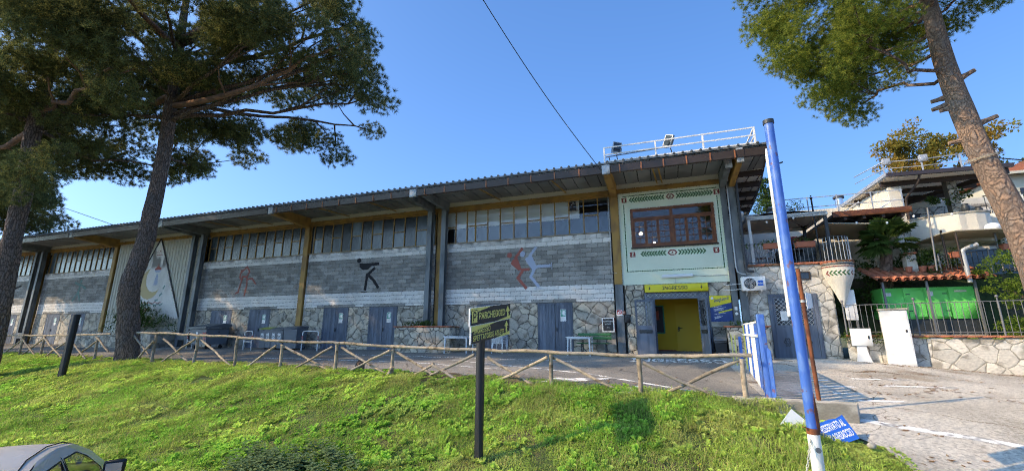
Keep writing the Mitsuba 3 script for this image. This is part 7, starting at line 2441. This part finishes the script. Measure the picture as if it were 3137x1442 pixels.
# fan palm
pt_ = thing('fan_palm', 'fan palm with spiky green fronds in front of the white house', 'palm tree')
r6 = np.random.default_rng(8)
PC = np.array([7.95, .95, 4.25])
obj(f'{pt_}__trunk', MB(.5).tube([(7.85, 1.5, 2.2), (7.9, 1.2, 3.4), PC], [.2, .19, .16], 12), 'bark', HALL)
for i in range(34):
    az, el_ = r6.random() * 6.283, math.radians(r6.uniform(-35, 80))
    d = np.array([math.cos(az) * math.cos(el_), math.sin(az) * math.cos(el_), math.sin(el_)])
    ln = r6.uniform(.45, .7)
    tip = PC + d * ln
    fr_ = MB(.5).tube([PC, PC + d * ln * .5 + [0, 0, .03], tip], [.016, .012, .01], 5)
    obj(f'{pt_}__stalk', fr_, 'leaf', HALL)
    u_ = np.cross(d, [0, 0, 1.0]); u_ /= np.linalg.norm(u_) + 1e-9
    w_ = np.cross(u_, d)
    fb_ = MB()
    for k in range(22):
        a = math.radians(-115 + k * 230 / 21)
        e = d * math.cos(a) + u_ * math.sin(a)
        L_ = .52 * (1 - .22 * abs(a) / 2) * r6.uniform(.9, 1.1)
        drop = np.array([0, 0, -.10 - .08 * r6.random()])
        s_ = np.cross(e, w_) * .026
        m_ = tip + e * L_ * .55
        fb_.add([tip, m_ + s_, tip + e * L_ + drop, m_ - s_], [(0, 1, 2), (0, 2, 3)])
    obj(f'{pt_}__frond', fb_, 'leaf', HALL)

leafy('garden_shrub', 'rounded green shrub with yellowish tips beside the palm', 'shrub', [((9.05 + r5.normal() * .25, .9 + r5.normal() * .15, 3.6 + r5.normal() * .3), .38, (1, .8, 1)) for _ in range(9)], 420, .09, 'leaf', None, 41)
leafy('ivy_bank', 'dark ivy and shrubs filling the shaded gap under the palm', 'shrub', [((6.5 + .42 * k, 1.5 + .25 * (k % 2), 1.5 + .42 * j + .2 * (k % 3)), .42, (1, .7, 1)) for k in range(6) for j in range(5)], 260, .10, 'leaf', None, 42)
hd = [((10.15 + .42 * i + r5.normal() * .1, -.28 - .12 * i - .25 * (j % 2), .95 + .44 * j + .1 * r5.normal()), .42, (1, .8, 1)) for i in range(6) for j in range(6)]
leafy('garden_hedge', 'dense bright green hedge right of the green housing behind the railing', 'hedge', hd + [((10.0, .3, 2.75), .3, (1, .8, .8)), ((10.25, .35, 2.4), .3, (1, .8, 1))], 520, .085, 'hedge_leaf', None, 43)
leafy('railing_shrub', 'low green shrub under the upper railing beside the vent pipe', 'shrub', [((10.1 + .35 * k, .7, 3.05), .25, (1, .7, .8)) for k in range(8)], 260, .08, 'leaf', None, 44)
for k, (s, o, z, lb_) in enumerate(((5.75, .62, .86, 'green weeds at the left end of the garden wall'), (6.45, .85, .78, 'ivy tuft trailing over the garden wall between the two cabinets'))):
    b = MB()
    rq = np.random.default_rng(60 + k)
    for q in range(6):
        leaf_cluster(b, hp(s + rq.normal() * .12, o + .06, z + rq.normal() * .14), .13, 34, .06, rq)
    obj('wall_weeds', b, 'leaf', label=lb_, cat='weeds')

# nettle patch at the bottom of the bank and clumps along the fence
def patch_plants(key, label, spots, seed, size=.06):
    b = MB()
    r = np.random.default_rng(seed)
    for (s, o, h, n) in spots:
        base = gpt(s, o, 0)
        for q in range(n):
            p = base + np.array([r.normal() * .09, r.normal() * .09, 0])
            top = h * r.uniform(.6, 1)
            for lev in np.arange(.06, top, .055):
                for w in range(4):
                    a = r.random() * 6.28
                    d = np.array([math.cos(a), math.sin(a), -.1 + .5 * r.random()]); d /= np.linalg.norm(d)
                    s_ = np.array([-math.sin(a), math.cos(a), 0])
                    L_ = size * (1.2 - .5 * lev / top)
                    c = p + [0, 0, lev]
                    t = r.random()
                    b.add([c, c + d * L_ * .5 + s_ * L_ * .3, c + d * L_, c + d * L_ * .5 - s_ * L_ * .3], [(0, 1, 2), (0, 2, 3)], np.tile([t, .5], (4, 1)))
    obj(key, b, 'nettle', label=label, cat='plants', kind='stuff')


tex('nettle', lambda p, n, uv: mix((0.11, 0.17, 0.075), (0.22, 0.30, 0.14), uv.x), 0.6, thin=True, trans=0.5)
rq = np.random.default_rng(71)
sp2 = [(-6.2 + rq.normal() * .75, 11.95 + rq.normal() * .35, rq.uniform(.15, .34), 5) for _ in range(75)]
patch_plants('nettle_patch', 'dark bluish green nettle patch at the bottom of the grass bank', sp2, 72, .085)
sp3 = [(s, float(fence_o(s)) + .1 + rq.normal() * .12, rq.uniform(.08, .22), 2) for s in rq.uniform(-12, 1.2, 50)]
patch_plants('fence_weeds', 'low green weeds growing along the foot of the pole fence', sp3, 73, .06)

# fallen leaves and needles
lt = MB()
rl_ = np.random.default_rng(90)


def litter(s, o, spread, n):
    for _ in range(n):
        a, b = s + rl_.normal() * spread, o + rl_.normal() * spread * .5
        p = gpt(a, b, .013)
        t = rl_.random() * 6.28
        d, e = np.array([math.cos(t), math.sin(t), .05]) * rl_.uniform(.03, .07), np.array([-math.sin(t), math.cos(t), .1]) * rl_.uniform(.008, .03)
        lt.add([p - d, p + e, p + d, p - e], [(0, 1, 2), (0, 2, 3)])


for s in np.arange(6.0, 10.5, .3):
    litter(s, lw_o(s) + .25 + abs(rl_.normal()) * .3, .25, 26)
for _ in range(30):
    litter(rl_.uniform(3, 9), rl_.uniform(3.5, 10.5), .22, 12)
for _ in range(40):
    s = rl_.uniform(-26, 1)
    litter(s, float(fence_o(s)) - .5 - abs(rl_.normal()) * .8, .4, 9)
obj('leaf_litter', lt, 'litter', label='brown fallen leaves and pine needles scattered on the drive and along the fence', cat='leaf litter', kind='stuff')

# ------------------------------------------------------------------ parked car, lower left corner
car = thing('parked_car', 'beige hatchback car at the lower left, only its roof, windows and mirror showing', 'car')
hx = np.array([-.514, .858, 0.0])
CM = np.eye(4)
CM[:3, 0], CM[:3, 1], CM[:3, 2] = hx, np.array([-hx[1], hx[0], 0]), [0, 0, 1]      # x forward, y left
CM[:3, 3] = [-5.9, 5.23, -1.79]


def halfw(z):
    return np.interp(z, [.2, .55, .9, 1.0, 1.2, 1.40, 1.47], [.78, .84, .83, .80, .72, .60, .45])


side = sg.Polygon([(-1.95, .35), (-1.98, .7), (-1.85, .95), (-1.55, 1.22), (-1.2, 1.37), (-.6, 1.425), (0, 1.43), (.35, 1.40), (.7, 1.25), (1.05, 1.02), (1.25, .93), (1.85, .82), (2.02, .62), (2.0, .3), (1.62, .3), (1.5, .52), (1.28, .62), (1.06, .52), (.95, .28), (-.95, .28), (-1.06, .52), (-1.28, .62), (-1.5, .52), (-1.62, .3)])
w_f = sg.Polygon([(-.12, .93), (-.12, 1.32), (.28, 1.31), (.5, 1.21), (.85, .98), (.88, .93)])
w_r = sg.Polygon([(-.22, .93), (-.22, 1.32), (-.7, 1.315), (-1.1, 1.22), (-1.3, 1.0), (-1.25, .93)])
pan_ = side.difference(w_f.buffer(.01)).difference(w_r.buffer(.01))


def side_panel(poly, sgn, off=0.0):
    vv, ff = trimesh.creation.triangulate_polygon(poly.segmentize(.08), engine='earcut')
    V = np.stack([vv[:, 0], sgn * (halfw(vv[:, 1]) + off), vv[:, 1]], 1)
    return MB(.5).add(V, ff)


for sgn in (-1, 1):
    obj(f'{car}__side_panel', side_panel(pan_, sgn), 'car_paint', CM)
    for w in (w_f, w_r):
        obj(f'{car}__side_window', side_panel(w, sgn, -.008), 'glass', CM)
        obj(f'{car}__window_trim', side_panel(w.buffer(.012).difference(w.buffer(-.006)), sgn, .004), 'black', CM)
    obj(f'{car}__door_seam', side_panel(sg.box(-.175, .4, -.165, 1.36), sgn, .003), 'black', CM)
    obj(f'{car}__roof_trim', MB(.5).tube([(x, sgn * (halfw(z) - .06), z + .012) for x, z in ((-1.5, 1.25), (-1.2, 1.38), (-.6, 1.435), (0, 1.445), (.35, 1.42), (.6, 1.32))], .007, 6), 'black', CM)


def shell(prof):
    """strip across the car following (x, z, half width)"""
    b = MB(.5)
    P_ = np.array(prof)
    ys = np.linspace(-1, 1, 13)
    V = np.array([[x, y * w, z + .035 * (1 - y * y) * cr] for x, z, w, cr in P_ for y in ys])
    F = [(i * 13 + j, i * 13 + j + 1, (i + 1) * 13 + j + 1, (i + 1) * 13 + j) for i in range(len(P_) - 1) for j in range(12)]
    return b.add(V, F)


hw = lambda z: float(halfw(z))
obj(f'{car}__roof', shell([(x, z, hw(z) + .001, 1.2) for x, z in ((-1.2, 1.37), (-.9, 1.405), (-.6, 1.425), (-.3, 1.43), (0, 1.43), (.35, 1.40))]), 'car_paint', CM)
obj(f'{car}__windscreen', shell([(x, z, hw(z) - .02, 1) for x, z in ((.36, 1.395), (.7, 1.25), (1.05, 1.02))]), 'glass', CM)
obj(f'{car}__rear_window', shell([(x, z, hw(z) - .02, .6) for x, z in ((-1.85, .96), (-1.55, 1.22), (-1.21, 1.365))]), 'glass', CM)
obj(f'{car}__bonnet', shell([(x, z, hw(z), .6) for x, z in ((1.05, 1.02), (1.25, .93), (1.85, .82), (2.02, .62))]), 'car_paint', CM)
obj(f'{car}__bumper', shell([(x, z, hw(z), 0) for x, z in ((2.02, .62), (2.0, .3), (1.9, .2))]), 'black', CM)
obj(f'{car}__tailgate', shell([(x, z, hw(z), 0) for x, z in ((-1.95, .3), (-1.98, .7), (-1.85, .95))]), 'car_paint', CM)
obj(f'{car}__interior', MB(.5).box(-1.6, 1.0, -.7, .7, .25, .8), 'black', CM)
for x in (-.1, -.95):
    for y in (-.35, .35):
        obj(f'{car}__seat', MB(.5).box(x - .1, x + .08, y - .23, y + .23, .8, 1.12, ch=.04).box(x - .09, x + .03, y - .12, y + .12, 1.125, 1.28, ch=.03), 'dark_grey', CM)
for sgn in (-1, 1):
    obj(f'{car}__mirror', MB(.5).box(.66, .78, sgn * .98 - .11, sgn * .98 + .11, .92, 1.07, ch=.035).beam((.72, sgn * .84, .93), (.72, sgn * .92, .96), .05, .04), 'black', CM)
    obj(f'{car}__mirror_glass', MB(.5).box(.652, .658, sgn * .98 - .085, sgn * .98 + .085, .94, 1.05), 'chrome', CM)
    obj(f'{car}__headlight', side_panel(sg.Polygon([(1.6, .72), (1.95, .66), (1.9, .8), (1.65, .84)]), sgn, .005), 'white_plastic', CM)
    for x in (1.28, -1.28):
        wl = f'{nk(car + "__wheel")}'
        Q = np.eye(4); Q[:3, :3] = [[1, 0, 0], [0, 0, 1], [0, -1, 0]]; Q[:3, 3] = [x, sgn * .72, .3]
        obj(wl, MB(.5).lathe([(.2, -.09), (.28, -.09), (.3, -.05), (.3, .05), (.28, .09), (.2, .09)], n=24), 'rubber', CM @ Q)
        obj(f'{wl}__rim', MB(.5).lathe([(.01, -.07), (.2, -.075), (.2, .075), (.01, .07)], n=20), 'galvanised', CM @ Q)
